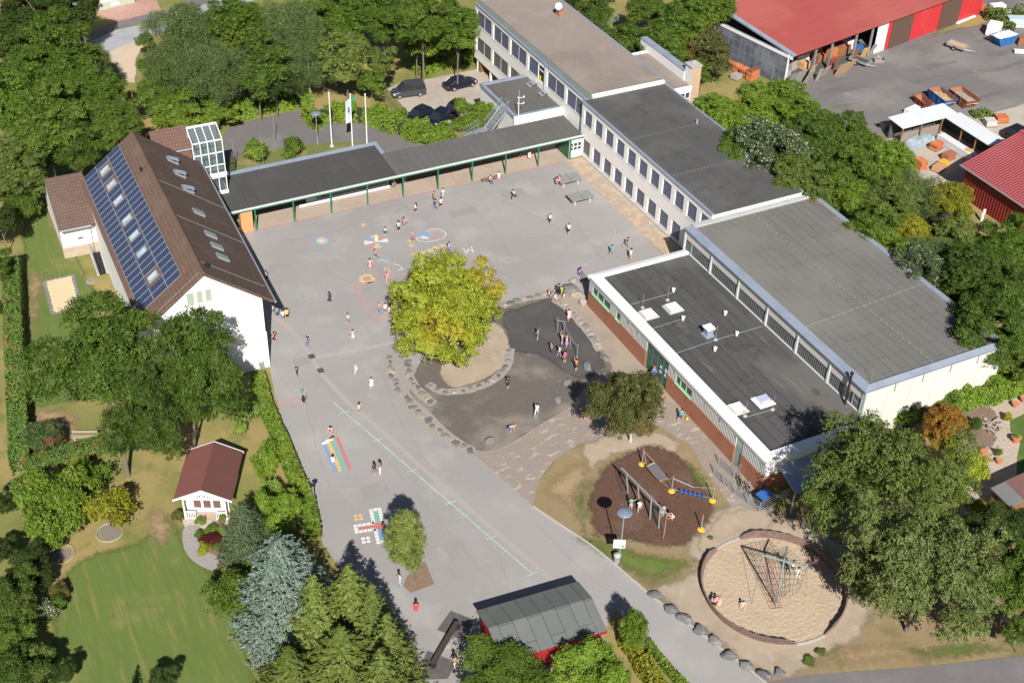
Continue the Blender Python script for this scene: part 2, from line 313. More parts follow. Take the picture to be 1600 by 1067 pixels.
zone('footpath', [(1195,1066),(1262,1054),(1400,1045),(1700,1014),(1750,1120),(1230,1130)], .028, m_road)
zone('loop_road', [(346,250),(350,210),(380,192),(475,172),(484,193),(560,192),(612,204),(648,222),(665,245),(610,246),(585,231),(555,222),(500,224),(440,230),(385,243)], .010, m_road, 3)
zone('car_park', [(560,160),(625,130),(680,122),(748,108),(790,120),(790,210),(700,212),(640,190),(590,178)], .014, M('car_park_paving', (.40,.345,.29), [(.2,(.33,.285,.24),.45,.65,.8), (1.5,(.45,.39,.335),.5,.7,.5), (10,(.34,.29,.245),.5,.75,.4)], .9), zf=-2.4)
zone('street', [(90,110),(180,79),(250,53),(400,0),(420,-40),(330,4),(250,33),(180,48),(80,90)], .012, M('street_asphalt', (.34,.345,.36), [(.3,(.30,.30,.31),.45,.65,.8), (.8,(.38,.385,.40),.5,.7,.5,(.3,3,1,.4))], .9))
zone('pavement', [(80,88),(180,46),(250,31),(340,-2),(330,-12),(245,20),(180,35),(80,70)], .014, m_road)
zone('driveway', [(150,20),(200,-5),(240,-8),(252,17),(180,35)], .016, m_pink)
zone('gravel_path', [(160,86),(215,64),(225,72),(212,90),(210,130),(192,128),(182,104)], .016, M('path_gravel', (.53,.42,.31), [(.5,(.44,.34,.25),.5,.7,.7),(6,(.58,.47,.36),.5,.7,.5)], .95), rag=0.2)
zone('builder_yard', [(1215,130),(1285,195),(1350,215),(1430,205),(1600,172),(1750,120),(1700,10),(1600,-30),(1500,-10),(1380,40),(1280,60),(1222,100)], .010, m_builder)
zone('concrete_yard', [(1380,195),(1470,185),(1535,182),(1570,172),(1660,145),(1700,260),(1520,300),(1440,300),(1390,240)], .016, m_conc, rag=0.1)
zone('barn_verge', [(1430,66),(1470,48),(1525,22),(1560,28),(1530,40),(1480,50)], .016, m_ground, 3, rag=0.4, soft=0.6)
zone('garden_lawn', [(92,900),(150,862),(210,845),(262,800),(300,855),(345,895),(398,880),(402,930),(392,1000),(388,1120),(60,1140),(75,1010)], .012, m_lawn, 3, rag=0.3, soft=1.2)
zone('house_lawn', [(32,330),(90,300),(140,440),(205,500),(180,620),(40,640)], .012, m_lawn, rag=0.25, soft=0.7)
zone('gravel_garden', [(1490,640),(1560,628),(1660,596),(1700,680),(1660,790),(1570,850),(1500,800),(1508,740)], .034, m_gravel, rag=0.12)
zone('back_lawn', [(1578,657),(1700,620),(1720,740),(1640,790),(1588,740),(1594,692)], .040, M('green_lawn', (.075,.125,.025), [(.8,(.11,.16,.04),.45,.65,.7)], .95), 2)
zone('flag_lawn', [(330,290),(352,248),(385,243),(440,230),(500,224),(555,222),(585,231),(608,246),(596,262)], .008, M('flag_lawn_grass', (.14,.165,.05), [(.35,(.29,.22,.10),.48,.66,.8), (3,(.11,.15,.035),.5,.7,.5)], .95), rag=0.15)
zone('terrace', [(283,806),(360,806),(354,828),(290,828)], .016, brickmat('terrace_slabs', (.46,.385,.33), (.50,.42,.36), (.30,.25,.21), .5, .5, .015))
zone('stone_path', [(288,824),(312,822),(312,845),(325,862),(347,873),(334,891),(304,878),(287,855)], .018, m_setts, 3)
zone('flower_bed', [(309,830),(352,823),(349,868),(326,862),(311,846)], .020, M('bed_soil', (.20,.13,.10), [(4,(.30,.20,.15),.5,.7,.6)], .95), 3, rag=0.08)
zone('ring_bed', [(156,832),(163,821),(180,819),(187,829),(181,841),(166,844)], .016, M('bed_chippings', (.20,.17,.145), [(12,(.30,.26,.23),.5,.7,.7)], .95), 4)
zone('ring_bed', [(78,866),(90,858),(108,858),(111,864),(104,874),(88,876)], .016, MATS['bed_chippings'], 4)
zone('tree_square', [(636,900),(664,876),(679,912),(642,926),(630,915)], .016, M('tree_soil', (.21,.145,.10), [(3,(.27,.2,.15),.5,.7,.6)], .95))
zone('playground_soil', [(1490,648),(1545,636),(1560,668),(1548,700),(1520,712),(1500,700)], .044, M('rock_bed_soil', (.20,.135,.10), [(3,(.30,.22,.17),.5,.7,.7),(9,(.13,.09,.07),.5,.7,.5)], .95), 3, rag=0.2)
for P_, w_ in (([(607,555),(612,585),(625,612),(648,640),(672,662),(700,685),(738,706)],1.25),([(634,562),(640,590),(655,612),(678,632)],1.0),([(783,478),(812,468),(860,459)],1.2),([(868,468),(885,480),(905,500),(925,525),(940,548)],1.1),([(668,600),(690,612),(715,612),(745,606),(775,592),(793,568),(797,545)],.9)):
    b_ = smooth_poly([tuple(px(*p)[:2]) for p in P_], 4, False); L_, R_ = [], []
    for i in range(len(b_)):
        a_, c_ = Vector(b_[max(0,i-1)]), Vector(b_[min(len(b_)-1,i+1)]); d_ = (c_-a_).normalized(); n_ = Vector((-d_.y, d_.x))*w_/2; L_.append(tuple(Vector(b_[i])+n_)); R_.append(tuple(Vector(b_[i])-n_))
    zone('pit_border', L_+R_[::-1], .036+.001*len(P_)%.006, M('border_mortar', (.30,.265,.225), [(.8,(.29,.255,.215),.45,.65,.8), (4,(.42,.37,.31),.5,.7,.5)], .9), uv=True, rag=.12)
m_drygr = M('bare_dry_grass', (.34,.245,.135), [(.5,(.29,.205,.105),.45,.65,.8), (7,(.40,.30,.18),.5,.75,.5), (30,(.22,.17,.08),.52,.75,.5)], .95)
for i, P_ in enumerate(([(225,800),(262,785),(280,835),(255,862),(230,845)],[(50,640),(120,640),(130,690),(80,725),(45,720)],[(145,445),(190,490),(205,500),(180,540),(150,500)],[(380,950),(395,960),(392,1010),(376,1010),(372,975)],[(840,760),(905,715),(930,730),(905,790),(925,830),(880,800)],[(1250,1040),(1340,1000),(1480,1010),(1580,1010),(1440,1038),(1330,1045)],[(40,420),(75,430),(70,480),(50,540),(40,500)])):
    zone('dry_patch', P_, .046, m_drygr, 3, rag=.4, soft=2.2)
m_grgr = M('fresh_grass', (.11,.155,.03), [(.6,(.15,.17,.045),.45,.65,.8), (9,(.07,.11,.02),.5,.75,.5), (30,(.16,.18,.06),.52,.75,.4)], .95)
for P_ in ([(1062,725),(1085,722),(1120,770),(1125,790),(1100,775)],[(888,838),(940,835),(1000,862),(1090,868),(1085,890),(1000,910),(950,880)],[(900,760),(918,770),(918,820),(940,840),(905,830)],[(1400,1010),(1500,1000),(1590,1015),(1470,1035)]):
    zone('green_patch', P_, .048, m_grgr, 3, rag=.4, soft=1.8)
# ---------------------------------------------------------------- painted markings on the yard
def strip(mb, pts, w, z=.022, m=0, closed=False):
    P = [Vector((p[0], p[1], 0)) for p in pts]; n = len(P)
    for i in range(n if closed else n-1):
        a, b = P[i], P[(i+1) % n]; d = (b-a)
        if d.length < 1e-4: continue
        d.normalize(); q = Vector((-d.y, d.x, 0))*w/2; a2 = a-d*w*.3; b2 = b+d*w*.3; zz = Vector((0, 0, z+.0006*(i % 2)))
        mb.quad(a2-q+zz, b2-q+zz, b2+q+zz, a2+q+zz, m)
def pxs(pts): return [tuple(px(x, y)[:2]) for x, y in pts]
def disc(mb, c, r0, r1, z=.022, m=0, n=28, a0=0, a1=2*math.pi):
    for i in range(n):
        t, u = a0+(a1-a0)*i/n, a0+(a1-a0)*(i+1)/n
        p = lambda r, k: (c[0]+r*math.cos(k), c[1]+r*math.sin(k), z)
        if r0 < 1e-3: mb.add([(c[0], c[1], z), p(r1, t), p(r1, u)], [(0, 1, 2)], m)
        else: mb.quad(p(r0, t), p(r1, t), p(r1, u), p(r0, u), m)
def paint(n, c): return M('paint_'+n, c, [(1.6, tuple(a*.45+.17 for a in c), .42, .68, .8), (5, asph, .46, .68, .75)], .85)
PW, PR, PB, PY, PG, PGL, PO = paint('white', (.62,.60,.58)), paint('red', (.50,.21,.20)), paint('blue', (.17,.32,.47)), paint('yellow', (.58,.45,.20)), paint('green', (.12,.42,.34)), paint('light_green', (.36,.58,.36)), paint('orange', (.62,.28,.08))
fp_ = lambda n, c: M('fresh_'+n, c, [(3.5, tuple(a*.6+.12 for a in c), .45, .7, .8), (11, asph, .6, .78, .6)], .8)
VW, VR, VB, VY, VG = fp_('white', (.66,.65,.63)), fp_('red', (.52,.14,.14)), fp_('blue', (.15,.28,.50)), fp_('yellow', (.62,.42,.15)), fp_('green', (.13,.40,.32))
faint = M('chalk_faint', (.40,.375,.36), [(2, asph, .45, .6, .9)], .9)
drain = M('drain_strip', (.345,.315,.29), [(1, (.325,.302,.285), .45, .65, .8), (9, (.37,.335,.30), .5, .7, .5)], .9)
mk = MB(); strip(mk, pxs([(520,628),(833,897)]), .10)
for a, b in (((532,645),(546,642)),((583,690),(598,685)),((638,737),(653,732)),((697,788),(712,782)),((760,843),(775,837)),((824,900),(838,894))): strip(mk, pxs([a, b]), .09, .024)
mk.build('running_track_line', PGL, yard)
mk = MB(); strip(mk, pxs([(392,478),(447,507),(474,538),(500,582),(545,630),(600,677),(650,722),(745,805),(852,897),(900,935)]), .42, .018); mk.build('drain_channel', drain, yard)
mk = MB(); strip(mk, pxs([(487,560),(560,547),(640,530),(785,482)]), .45, .017); mk.build('patched_seam', M('seam_tar', (.37,.335,.30), [(1.5, asph, .45, .65, .8)], .9), yard)
mk = MB(); strip(mk, pxs([(752,401),(788,452)]), .22); strip(mk, pxs([(640,427),(553,448),(590,501),(612,496)]), .22); strip(mk, pxs([(688,416),(752,401)]), .2); mk.build('court_line', PR, yard)
mk = MB(); strip(mk, pxs([(374,366),(620,311),(880,254)]), .14, .026)
for a, b in (((391,341),(403,362)),((455,325),(466,350)),((610,290),(626,310)),((668,275),(682,297)),((700,268),(716,290))): strip(mk, pxs([a, b]), .16, .026)
mk.build('canopy_edge_line', PR, yard)
def figure(name, mats, fn):
    b = MB(); fn(b); return b.build(name, mats, yard)
c = px(503, 376.5)
def f(b):
    disc(b, c, 0, .28, m=0); disc(b, c, .28, .62, m=1); disc(b, c, .62, 1.02, m=2); disc(b, c, 1.25, 1.45, m=3, a0=-.9, a1=1.2); disc(b, c, 1.3, 1.42, m=3, a0=2.4, a1=3.6)
figure('painted_target', [PW, PY, PB, PR], f)
c = px(588, 378)
def f(b):
    for i in range(8): disc(b, c, 0, 1.32, m=[3,1,2,0,3,1,2,0][i], n=5, a0=i*math.pi/4+.2, a1=(i+1)*math.pi/4+.16)
figure('painted_colour_wheel', [PW, PY, PB, PR], f)
def f(b):
    P = smooth_poly(pxs([(651,373),(662,366),(673,359),(683,358),(696,364),(695,370),(686,375),(668,378),(657,377)]), 4); strip(b, P, .12, m=0, closed=True)
    disc(b, px(663.5,367), 0, .68, .023, m=1)
    P = pxs([(671,372),(673,367),(690,363),(683,369)]); b.add([(x, y, .0235) for x, y in P], [(0, 3, 2, 1)], 2)
    P = pxs([(655,373),(660,368),(671,372),(669,374)]); b.add([(x, y, .0232) for x, y in P], [(0, 3, 2, 1)], 0)
    strip(b, pxs([(677,367),(679,360),(680,366)]), .1, .024, 2)
figure('painted_boat', [PW, PB, PR], f)
figure('chalk_letter', PW, lambda b: strip(b, pxs([(723.7,388.2),(729.5,397),(731.2,389.5),(739.5,394),(736.2,385.7)]), .13))
def f(b):
    for i in range(40):
        t = i*2*math.pi/40; a = (px(833,353)[0]+2.2*math.cos(t), px(833,353)[1]+2.2*math.sin(t)); t += 2*math.pi/40; d = (px(833,353)[0]+2.2*math.cos(t), px(833,353)[1]+2.2*math.sin(t)); strip(b, [a, d], .07)
    strip(b, pxs([(955,352),(962,362),(958,378),(940,398),(912,416),(895,420)]), .07); strip(b, pxs([(1035,470),(1035,470.5)]), .05)
    strip(b, pxs([(470,470),(492,461),(513,463)]), .08); strip(b, pxs([(515,453),(523,457),(522,464),(517,470)]), .07)
    strip(b, pxs([(596,340),(650,330),(672,318),(680,300)]), .06)
figure('chalk_rings', faint, f)
def f(b):
    for x, y, s in ((568,352,.45),(643,384,.4),(641,377,.4),(648,398,.45),(661,396,.45),(672,392,.5),(681,388,.5),(690,384,.45)):
        c = px(x, y)
        for k in range(5): a = k*2*math.pi/5+.4; b.add([(c[0]+.5*s*math.cos(a-.63), c[1]+.5*s*math.sin(a-.63), .022), (c[0]+s*1.3*math.cos(a), c[1]+s*1.3*math.sin(a), .022), (c[0]+.5*s*math.cos(a+.63), c[1]+.5*s*math.sin(a+.63), .022), (c[0], c[1], .022)], [(0, 1, 2, 3)], 0)
figure('painted_stars', PY, f)
def f(b):
    P = pxs([(590,404),(604,400),(608,408),(593,412)]); b.add([(x, y, .022) for x, y in P], [(0, 3, 2, 1)], 0)
    for x, y in ((593,404.5),(604,405.5),(596,409.5),(601,402.5)):
        c = px(x, y); b.box(c.x-.28, c.y-.2, .0222, c.x+.28, c.y+.2, .0235, 1)
    c = px(573.5, 435.8); disc(b, c, .45, .86, m=0); disc(b, c, 0, .45, m=2)
    strip(b, smooth_poly(pxs([(601,419),(606,419),(608,426),(605,427)]), 3), .14, m=0, closed=True)
    strip(b, pxs([(581,424),(588,427),(590,432),(583,433)]), .12, m=2); strip(b, pxs([(611,418),(621,421),(616,424)]), .12, m=2); strip(b, pxs([(616,413),(624,415),(629,421),(622,422)]), .11, m=3)
    strip(b, pxs([(432,627),(461,621),(449,635),(432,627)]), .12, m=2)
figure('painted_hopscotch', [PY, PB, PR, PW], f)
def f(b):
    for k, (a, e) in enumerate((((505,690),(523.5,735)),((512,688),(531,734)),((519.5,687),(538.5,732)),((527,685),(546,731)))):
        A, E = px(*a), px(*e)
        for i in range(11): c = A+(E-A)*i/10; disc(b, c, 0, .19, m=k, n=12)
figure('twister_dots', [VB, VY, VG, VR], f)
def f(b):
    o = px(592, 821); ax = (px(566,825)-o); L = ax.length; ax.normalize(); ay = Vector((-ax.y, ax.x, 0))
    def sq(x, y, s, m, z=.022):
        c = o+ax*x+ay*y; p = ax*s/2; q = ay*s/2; zz = Vector((0, 0, z)); b.quad(c-p-q+zz, c+p-q+zz, c+p+q+zz, c-p+q+zz, m)
    for k, (dx, dy) in enumerate(((1,0),(0,1),(-1,0),(0,-1))):
        for i in range(5):
            t = .45+i*.36
            for w in (-.36, 0, .36):
                x, y = dx*t-dy*w, dy*t+dx*w
                sq(x, y, .33 if w == 0 else .30, (k+1 if w == 0 and i < 4 else 0))
    for x, y, m in ((1.5,-1.3,3),(1.3,1.4,1),(-1.4,-1.3,4),(-1.4,1.4,2)):
        for i in (-.2, .2):
            for j in (-.2, .2): c = o+ax*(x+i)+ay*(y+j); disc(b, c, 0, .17, m=0 if m != 3 else 3, n=10)
    sq(0, 0, .7, 1, .0225)
figure('board_game_squares', [VW, VR, VB, VY, VG], f)
mk = MB()
for x, y in ((487,557),(501,579)):
    c = px(x, y); mk.box(c.x-.3, c.y-.35, .012, c.x+.3, c.y+.35, .03)
mk.build('drain_grate', flat('rust_iron', (.11,.075,.055)), yard)
def f(b):
    for P in ([(683,984),(704,954),(741,968),(728,1001)], [(655,1044),(668,1016),(712,1034),(700,1060),(662,1062)]): b.add([(x, y, .03) for x, y in pxs(P)], [tuple(range(len(P)))[::-1]], 0)
figure('rubber_mat', M('rubber', (.10,.092,.09), [(2,(.13,.12,.115),.45,.65,.8)], .9), f)

# repairs, seams and cracks in the asphalt
m_rep = M('repair_asphalt', (.275,.259,.249), [(.8,(.30,.283,.272),.45,.65,.8), (9,(.22,.207,.2),.5,.75,.5)], .9)
for P_ in ([(455,560),(482,556),(488,568),(460,573)],[(700,330),(742,322),(748,332),(705,341)],[(560,760),(600,750),(612,770),(570,780)],[(780,300),(815,293),(822,306),(788,313)],[(690,850),(722,842),(738,868),(704,877)],[(420,415),(452,410),(456,422),(424,428)]):
    zone('repair_patch', P_, .0145, m_rep, parent=yard)
def crack(pts, w, seed):
    r = random.Random(seed); Q = [px(*p) for p in pts]; out = []
    for a, b in zip(Q[:-1], Q[1:]):
        n = max(2, int((b-a).length/.5)); d = (b-a).normalized(); q = Vector((-d.y, d.x, 0))
        out += [tuple((a.lerp(b, i/n)+q*r.uniform(-.10, .10))[:2]) for i in range(n)]
    return out
mk = MB()
for i, P_ in enumerate(([(430,400),(520,430),(610,470)],[(700,300),(760,345),(800,400)],[(850,300),(900,350),(960,430)],[(560,330),(600,380)],[(440,590),(480,640),(500,720),(520,770)],[(660,760),(720,800),(780,870),(800,930)],[(590,560),(620,650),(680,740)],[(840,820),(900,880),(980,950)],[(760,260),(850,280),(885,330)],[(400,380),(480,372),(560,350)])):
    strip(mk, crack(P_, .03, i), .035, .0152)
mk.build('asphalt_crack', flat('crack_dark', (.232,.219,.21), .9), yard)
mk = MB()
for P_ in ([(380,372),(900,262)],[(395,392),(560,352)],[(720,280),(1000,420)],[(600,300),(850,470)],[(500,590),(640,760),(760,900)]): strip(mk, pxs(P_), .06, .0148)
mk.build('asphalt_joint', flat('joint_grey', (.262,.246,.236), .9), yard)
# ---------------------------------------------------------------- buildings
m_white = M('white_render', (.80,.79,.77), [(.3,(.74,.73,.70),.5,.7,.5), (2.5,(.66,.64,.60),.58,.8,.45,(1.6,1.6,.14)), (.9,(.68,.66,.63),.6,.8,.4,(1,1,.4))], .9)
m_cream = M('cream_panel', (0.843,0.805,0.751), [(.4,(0.783,0.744,0.690),.5,.7,.6), (3,(0.712,0.665,0.604),.6,.8,.35,(1,1,.2))], .85)
m_beigep = M('beige_panel', (0.618,0.575,0.537), [(.5,(0.556,0.520,0.485),.5,.7,.6), (3,(0.494,0.458,0.434),.6,.8,.35,(1,1,.2))], .85)
m_dark = flat('dark_interior', (.02,.021,.024))
m_glass = M('dark_glazing', (.045,.055,.075), [(.9,(.08,.09,.10),.5,.7,.6)], .12, None, 0, .6)
m_blind = ribmat('window_blind', (.115,.125,.19), 'y', .11, .012, .55, [(1.1,(.13,.135,.18),.5,.7,.6)])
m_blindg = ribmat('grey_window_blind', (.135,.13,.125), 'y', .11, .012, .55)
m_frame = flat('white_frame', (.76,.76,.76), .5)
m_zinc = M('zinc_sheet', (.36,.41,.49), [(.6,(.30,.35,.43),.45,.65,.8), (5,(.45,.50,.57),.55,.75,.4)], .42, None, .35)
m_alu = flat('galvanised_steel', (.42,.44,.47), .45, .5)
m_felt = brickmat('roof_felt', (.068,.066,.063), (.088,.085,.081), (.040,.038,.037), 9, 1.02, .035, 'yx', layers=[(.09,(.135,.128,.118),.46,.62,.85,(1,.5,1)), (.35,(.045,.044,.042),.55,.70,.7), (.8,(.20,.185,.165),.60,.74,.6,(2.5,.22,1)), (.22,(.15,.125,.10),.66,.72,.5), (20,(.12,.115,.108),.5,.75,.4)], bump=.25)
m_feltg = brickmat('gym_roof_felt', (0.146,0.141,0.129), (0.160,0.154,0.141), (0.069,0.068,0.065), 5.2, 1.0, .026, 'yx', layers=[(.08,(0.192,0.182,0.164),.45,.66,.8), (.5,(0.123,0.118,0.108),.58,.75,.5), (18,(0.184,0.177,0.161),.5,.75,.4)], bump=.3, off=.37)
m_feltw = brickmat('wing_roof_felt', (0.082,0.081,0.078), (0.088,0.087,0.083), (0.068,0.067,0.065), 12, 1.05, .02, 'yx', layers=[(.12,(0.124,0.118,0.110),.5,.68,.7), (.6,(0.060,0.060,0.059),.52,.7,.6), (1.4,(0.166,0.154,0.137),.64,.8,.45,(1.6,.5,1)), (22,(0.124,0.121,0.116),.52,.75,.45)], bump=.1)
m_feltc = brickmat('canopy_roof_felt', (0.109,0.105,0.098), (0.120,0.114,0.107), (0.064,0.063,0.059), 12, 1.0, .022, 'yx', layers=[(.2,(0.133,0.127,0.118),.5,.7,.7), (.9,(0.084,0.080,0.076),.55,.75,.6), (24,(0.166,0.156,0.147),.5,.75,.4)], bump=.2)
m_feltl = brickmat('speckled_roof_felt', (.062,.059,.056), (.070,.067,.063), (.048,.046,.044), 12, 1.3, .02, 'yx', layers=[(.25,(.078,.074,.07),.5,.7,.7), (.12,(.10,.075,.065),.6,.72,.6,(.4,2.5,1)), (9,(.20,.19,.175),.64,.74,.7), (26,(.15,.145,.135),.56,.72,.6)], bump=.15)
m_gravroof = M('gravel_roof', (0.281,0.232,0.197), [(.10,(0.222,0.183,0.162),.42,.62,.85), (.35,(0.340,0.281,0.232),.5,.7,.6), (3,(0.197,0.162,0.143),.55,.75,.5), (12,(0.394,0.330,0.276),.5,.7,.7), (30,(0.168,0.138,0.123),.5,.7,.6)], .95, (16,.9,.06))
m_tile = brickmat('brown_roof_tile', (0.147,0.093,0.069), (0.169,0.107,0.080), (0.084,0.054,0.043), .3, .34, .02, 'yx', layers=[(.35,(0.190,0.123,0.095),.5,.7,.5), (1.2,(0.114,0.081,0.067),.6,.78,.5)], bump=.6, off=0)
m_tile_shade = brickmat('shaded_slope_roof_tile', (.112,.075,.06), (.13,.087,.069), (.06,.042,.036), .3, .34, .022, 'yx', layers=[(.35,(.145,.10,.08),.5,.7,.5), (2.2,(.17,.13,.09),.66,.8,.5)], bump=.6, off=0)  # darker tile copy: shade of the slope turned from the sun, in the colour
m_brick = brickmat('red_brick', (.33,.105,.055), (.40,.15,.08), (.30,.20,.15), .26, .085, .012, 'yz', layers=[(.5,(.27,.095,.06),.5,.7,.5), (1.6,(.42,.30,.24),.68,.8,.4,(1,1,2))])
m_brickx = brickmat('red_brick_end', (.33,.105,.055), (.40,.15,.08), (.30,.20,.15), .26, .085, .012, 'xz', layers=[(.5,(.27,.095,.06),.5,.7,.5)])
m_stone = brickmat('stone_plinth', (.42,.33,.25), (.50,.40,.31), (.28,.22,.17), .45, .16, .014, 'xz', layers=[(1.5,(.36,.29,.23),.5,.7,.5)])
m_wood = M('brown_boards', (.24,.125,.06), [(1,(.18,.09,.045),.45,.65,.7,(.4,6,6))], .8)
m_grn = flat('green_steel', (.025,.17,.105), .45)
m_paleg = flat('pale_green_steel', (.34,.45,.37), .5)
m_plinth = flat('grey_plinth', (.36,.37,.41), .9)

def band_wall(name, parent, x0, x1, y0, y1, z0, z1, holes, mat, face=-1):
    """wall slab across x with rectangular openings (ya,yb,za,zb) sharing rows of equal height"""
    b = MB(); rows = sorted(set((h[2], h[3]) for h in holes)); z = z0
    for za, zb in rows:
        if za > z: b.box(x0, y0, z, x1, y1, za)
        y = y0
        for h in sorted(h for h in holes if (h[2], h[3]) == (za, zb)):
            if h[0] > y: b.box(x0, y, za, x1, h[0], zb)
            y = h[1]
        if y1 > y: b.box(x0, y, za, x1, y1, zb)
        z = zb
    if z1 > z: b.box(x0, y0, z, x1, y1, z1)
    return b.build(name, mat, parent)
def window_mesh(w, h, bars=(), fr=.07, d=.10):
    b = MB(); b.box(0, 0, 0, d, fr, h); b.box(0, w-fr, 0, d, w, h); b.box(0, fr, 0, d, w-fr, fr); b.box(0, fr, h-fr, d, w-fr, h)
    for t in bars: b.box(.02, t*w-.02, fr, d, t*w+.02, h-fr)
    b.box(-.10, -.04, -.06, .0, w+.04, 0)         # sill
    p = MB(); p.box(.05, fr, fr, .07, w-fr, h-fr); return b, p
def put_windows(parent, proto, spots):
    """proto (frame object with its pane child); spots are (x,y,z)"""
    for i, s in enumerate(spots):
        o = proto if i == 0 else copy_tree(proto, parent)
        o.location = s
def window_proto(parent, w, h, bars=(), pane=None, name='window'):
    b, p = window_mesh(w, h, bars); f = b.build(name, m_frame, parent); p.build('pane', pane or m_blind, f); return f
def edge_frame(b, x0, x1, y0, y1, z0, z1, w, m=0, sides='wens'):
    if 'w' in sides: b.box(x0, y0, z0, x0+w, y1, z1, m)
    if 'e' in sides: b.box(x1-w, y0, z0, x1, y1, z1, m)
    if 's' in sides: b.box(x0+w, y0, z0, x1-w, y0+w, z1, m)
    if 'n' in sides: b.box(x0+w, y1-w, z0, x1-w, y1, z1, m)

# --- classroom wing with the dark felt roof
wing = thing('classroom_building', 'long cream two-storey school wing with dark felt roof facing the yard', 'school building', (0,0,0))
MB().box(72.50, 93.4, .0, 83.5, 120.6, 6.75).build('core', m_cream, wing)
holes = [(120.23-2.49*k-1.75, 120.23-2.49*k, z, z+1.98) for k in range(11) for z in (.48, 4.22)]
band_wall('wall', wing, 72.24, 72.49, 93.3, 120.85, .18, 6.80, holes, m_cream)
wp = window_proto(wing, 1.75, 1.98); put_windows(wing, wp, [(72.30, h[0], h[2]) for h in holes if not (h[2] < 1 and h[1] > 120)])
wg = window_proto(wing, 1.75, 1.98, (), m_blindg); wg.location = (72.30, 120.23-1.75, .48)
b = MB(); b.box(72.19, 93.3, .03, 72.49, 120.8, .179); b.build('plinth', m_plinth, wing)
b = MB(); b.box(72.495, 120.62, 0, 83.5, 120.85, 6.8); b.box(83.5, 93.4, 0, 83.7, 120.6, 6.8); b.build('side_wall', m_cream, wing)
b = MB(); b.box(72.36, 93.35, 6.84, 83.62, 120.86, 6.98); b.build('roof', m_feltw, wing)
b = MB(); edge_frame(b, 72.14, 83.78, 93.32, 120.9, 6.81, 7.06, .24, sides='we'); b.build('roof_edge', m_zinc, wing)
b = MB()
for y in (110.4, 101.6):
    for k in range(24): x = 72.7+k*.44; b.box(x, y-.05, 6.98, x+.08, y+.05, 7.06)
    b.tube([(72.5, y, 7.07), (83.4, y+.2, 7.07)], .018, 4)
for k in range(46): b.box(72.62, 94+k*.58, 6.98, 72.72, 94.1+k*.58, 7.05); b.box(83.2, 94+k*.58, 6.98, 83.3, 94.1+k*.58, 7.05)
b.build('lightning_conductor', flat('conductor_grey', (.16,.16,.16)), wing)
for x, y in ((81.6,110.7),(82.4,101.9)):
    b = MB(); b.lathe([(.16,6.98),(.16,7.2),(.09,7.22),(.09,7.42),(.17,7.44),(.02,7.55)], 10, (x, y)); b.build('vent_pipe', m_alu, wing)

# --- upper wing with the gravel roof
up = thing('classroom_building', 'cream school wing with gravel roof and wide blue-grey double windows', 'school building', (0,0,0))
MB().box(72.98, 121.1, -.55, 83.5, 151.2, 7.0).build('core', m_cream, up)
holes = []
for k in range(6):
    y = 150.75-5.05*k; holes += [(y-4.42, y, 4.30, 6.46)]+([(y-4.42, y, .62, 2.76)] if k < 4 else [])
band_wall('wall', up, 72.68, 72.97, 120.9, 151.4, -.65, 6.9, holes, m_cream)
wp = window_proto(up, 4.42, 2.16, (.5,)); wl = window_proto(up, 4.42, 2.14, (.5,), m_blindg)
dk = [h for h in holes if h[2] > 4 and abs(h[1]-135.6) < .1][0]
put_windows(up, wp, [(72.74, h[0], h[2]) for h in holes if h[2] > 4 and h != dk]); put_windows(up, wl, [(72.74, h[0], h[2]) for h in holes if h[2] < 4])
b, p = window_mesh(2.5, 2.16, ()); f = b.build('window', m_frame, up); p.build('pane', m_blind, f); f.location = (72.74, 133.1, 4.30)
b = MB(); b.box(0,0,0,.1,.08,2.5); b.box(0,1.5,0,.1,1.58,2.5); b.box(0,.08,2.42,.1,1.5,2.5); b.box(0,.08,1.75,.1,1.5,1.82)
d = b.build('escape_door', m_frame, up, (72.66,131.35,4.0)); MB().box(.14,.08,.02,.16,1.5,2.4).build('doorway', m_dark, d); MB().box(.05,.95,.1,.12,1.35,.95).build('door_sign', flat('sign_yellow', (.75,.50,.03)), d)
b = MB(); b.tube([(72.6,131.1,3.7),(72.6,131.1,7.3)], .06, 6); b.build('drain_pipe', m_alu, up)
b = MB(); b.box(73.6, 121.2, 7.03, 83.55, 151.3, 7.30); b.build('gravel_roof', m_gravroof, up)
b = MB(); b.box(72.62, 120.9, 6.9, 72.86, 151.5, 7.16, 0); b.box(72.86, 120.9, 6.95, 73.60, 151.5, 7.22, 1); b.box(83.55, 120.9, 6.95, 83.78, 151.5, 7.40, 0); b.box(73.6, 120.9, 6.99, 83.55, 121.2, 7.42, 2); b.box(73.6, 151.3, 6.99, 83.55, 151.5, 7.40, 0)
b.build('roof_edge', [m_zinc, M('green_grey_felt', (.15,.175,.165), [(.8,(.19,.21,.20),.5,.7,.6)], .85), m_white], up)
b = MB()
for k in range(60): y = 121.6+k*.5; b.box(73.15, y, 7.22, 73.25, y+.08, 7.27)
for k in range(24): b.box(73.8+k*.41, 121.3, 7.3, 73.9+k*.41, 121.4, 7.36)
b.build('lightning_conductor', MATS['conductor_grey'], up)
b = MB(); b.box(76.5, 122.4, -2.6, 83.4, 150.8, -.66); b.box(72.9,149.8,-2.6,76.5,150.9,-.66); b.build('undercroft_wall', m_wood, up)
b = MB()
for y in (128, 133, 138, 142.6, 146.6, 150.6): b.box(72.8, y, -2.6, 73.05, y+.25, -.655)
b.build('pillar', m_cream, up)
c = px(875, 25, 7.3); b = MB(); b.box(-.3,-.3,0,.3,.3,.75); b.box(-.36,-.36,.75,.36,.36,.82)
o = b.build('chimney', m_brick, up, (c.x, c.y, 7.3))
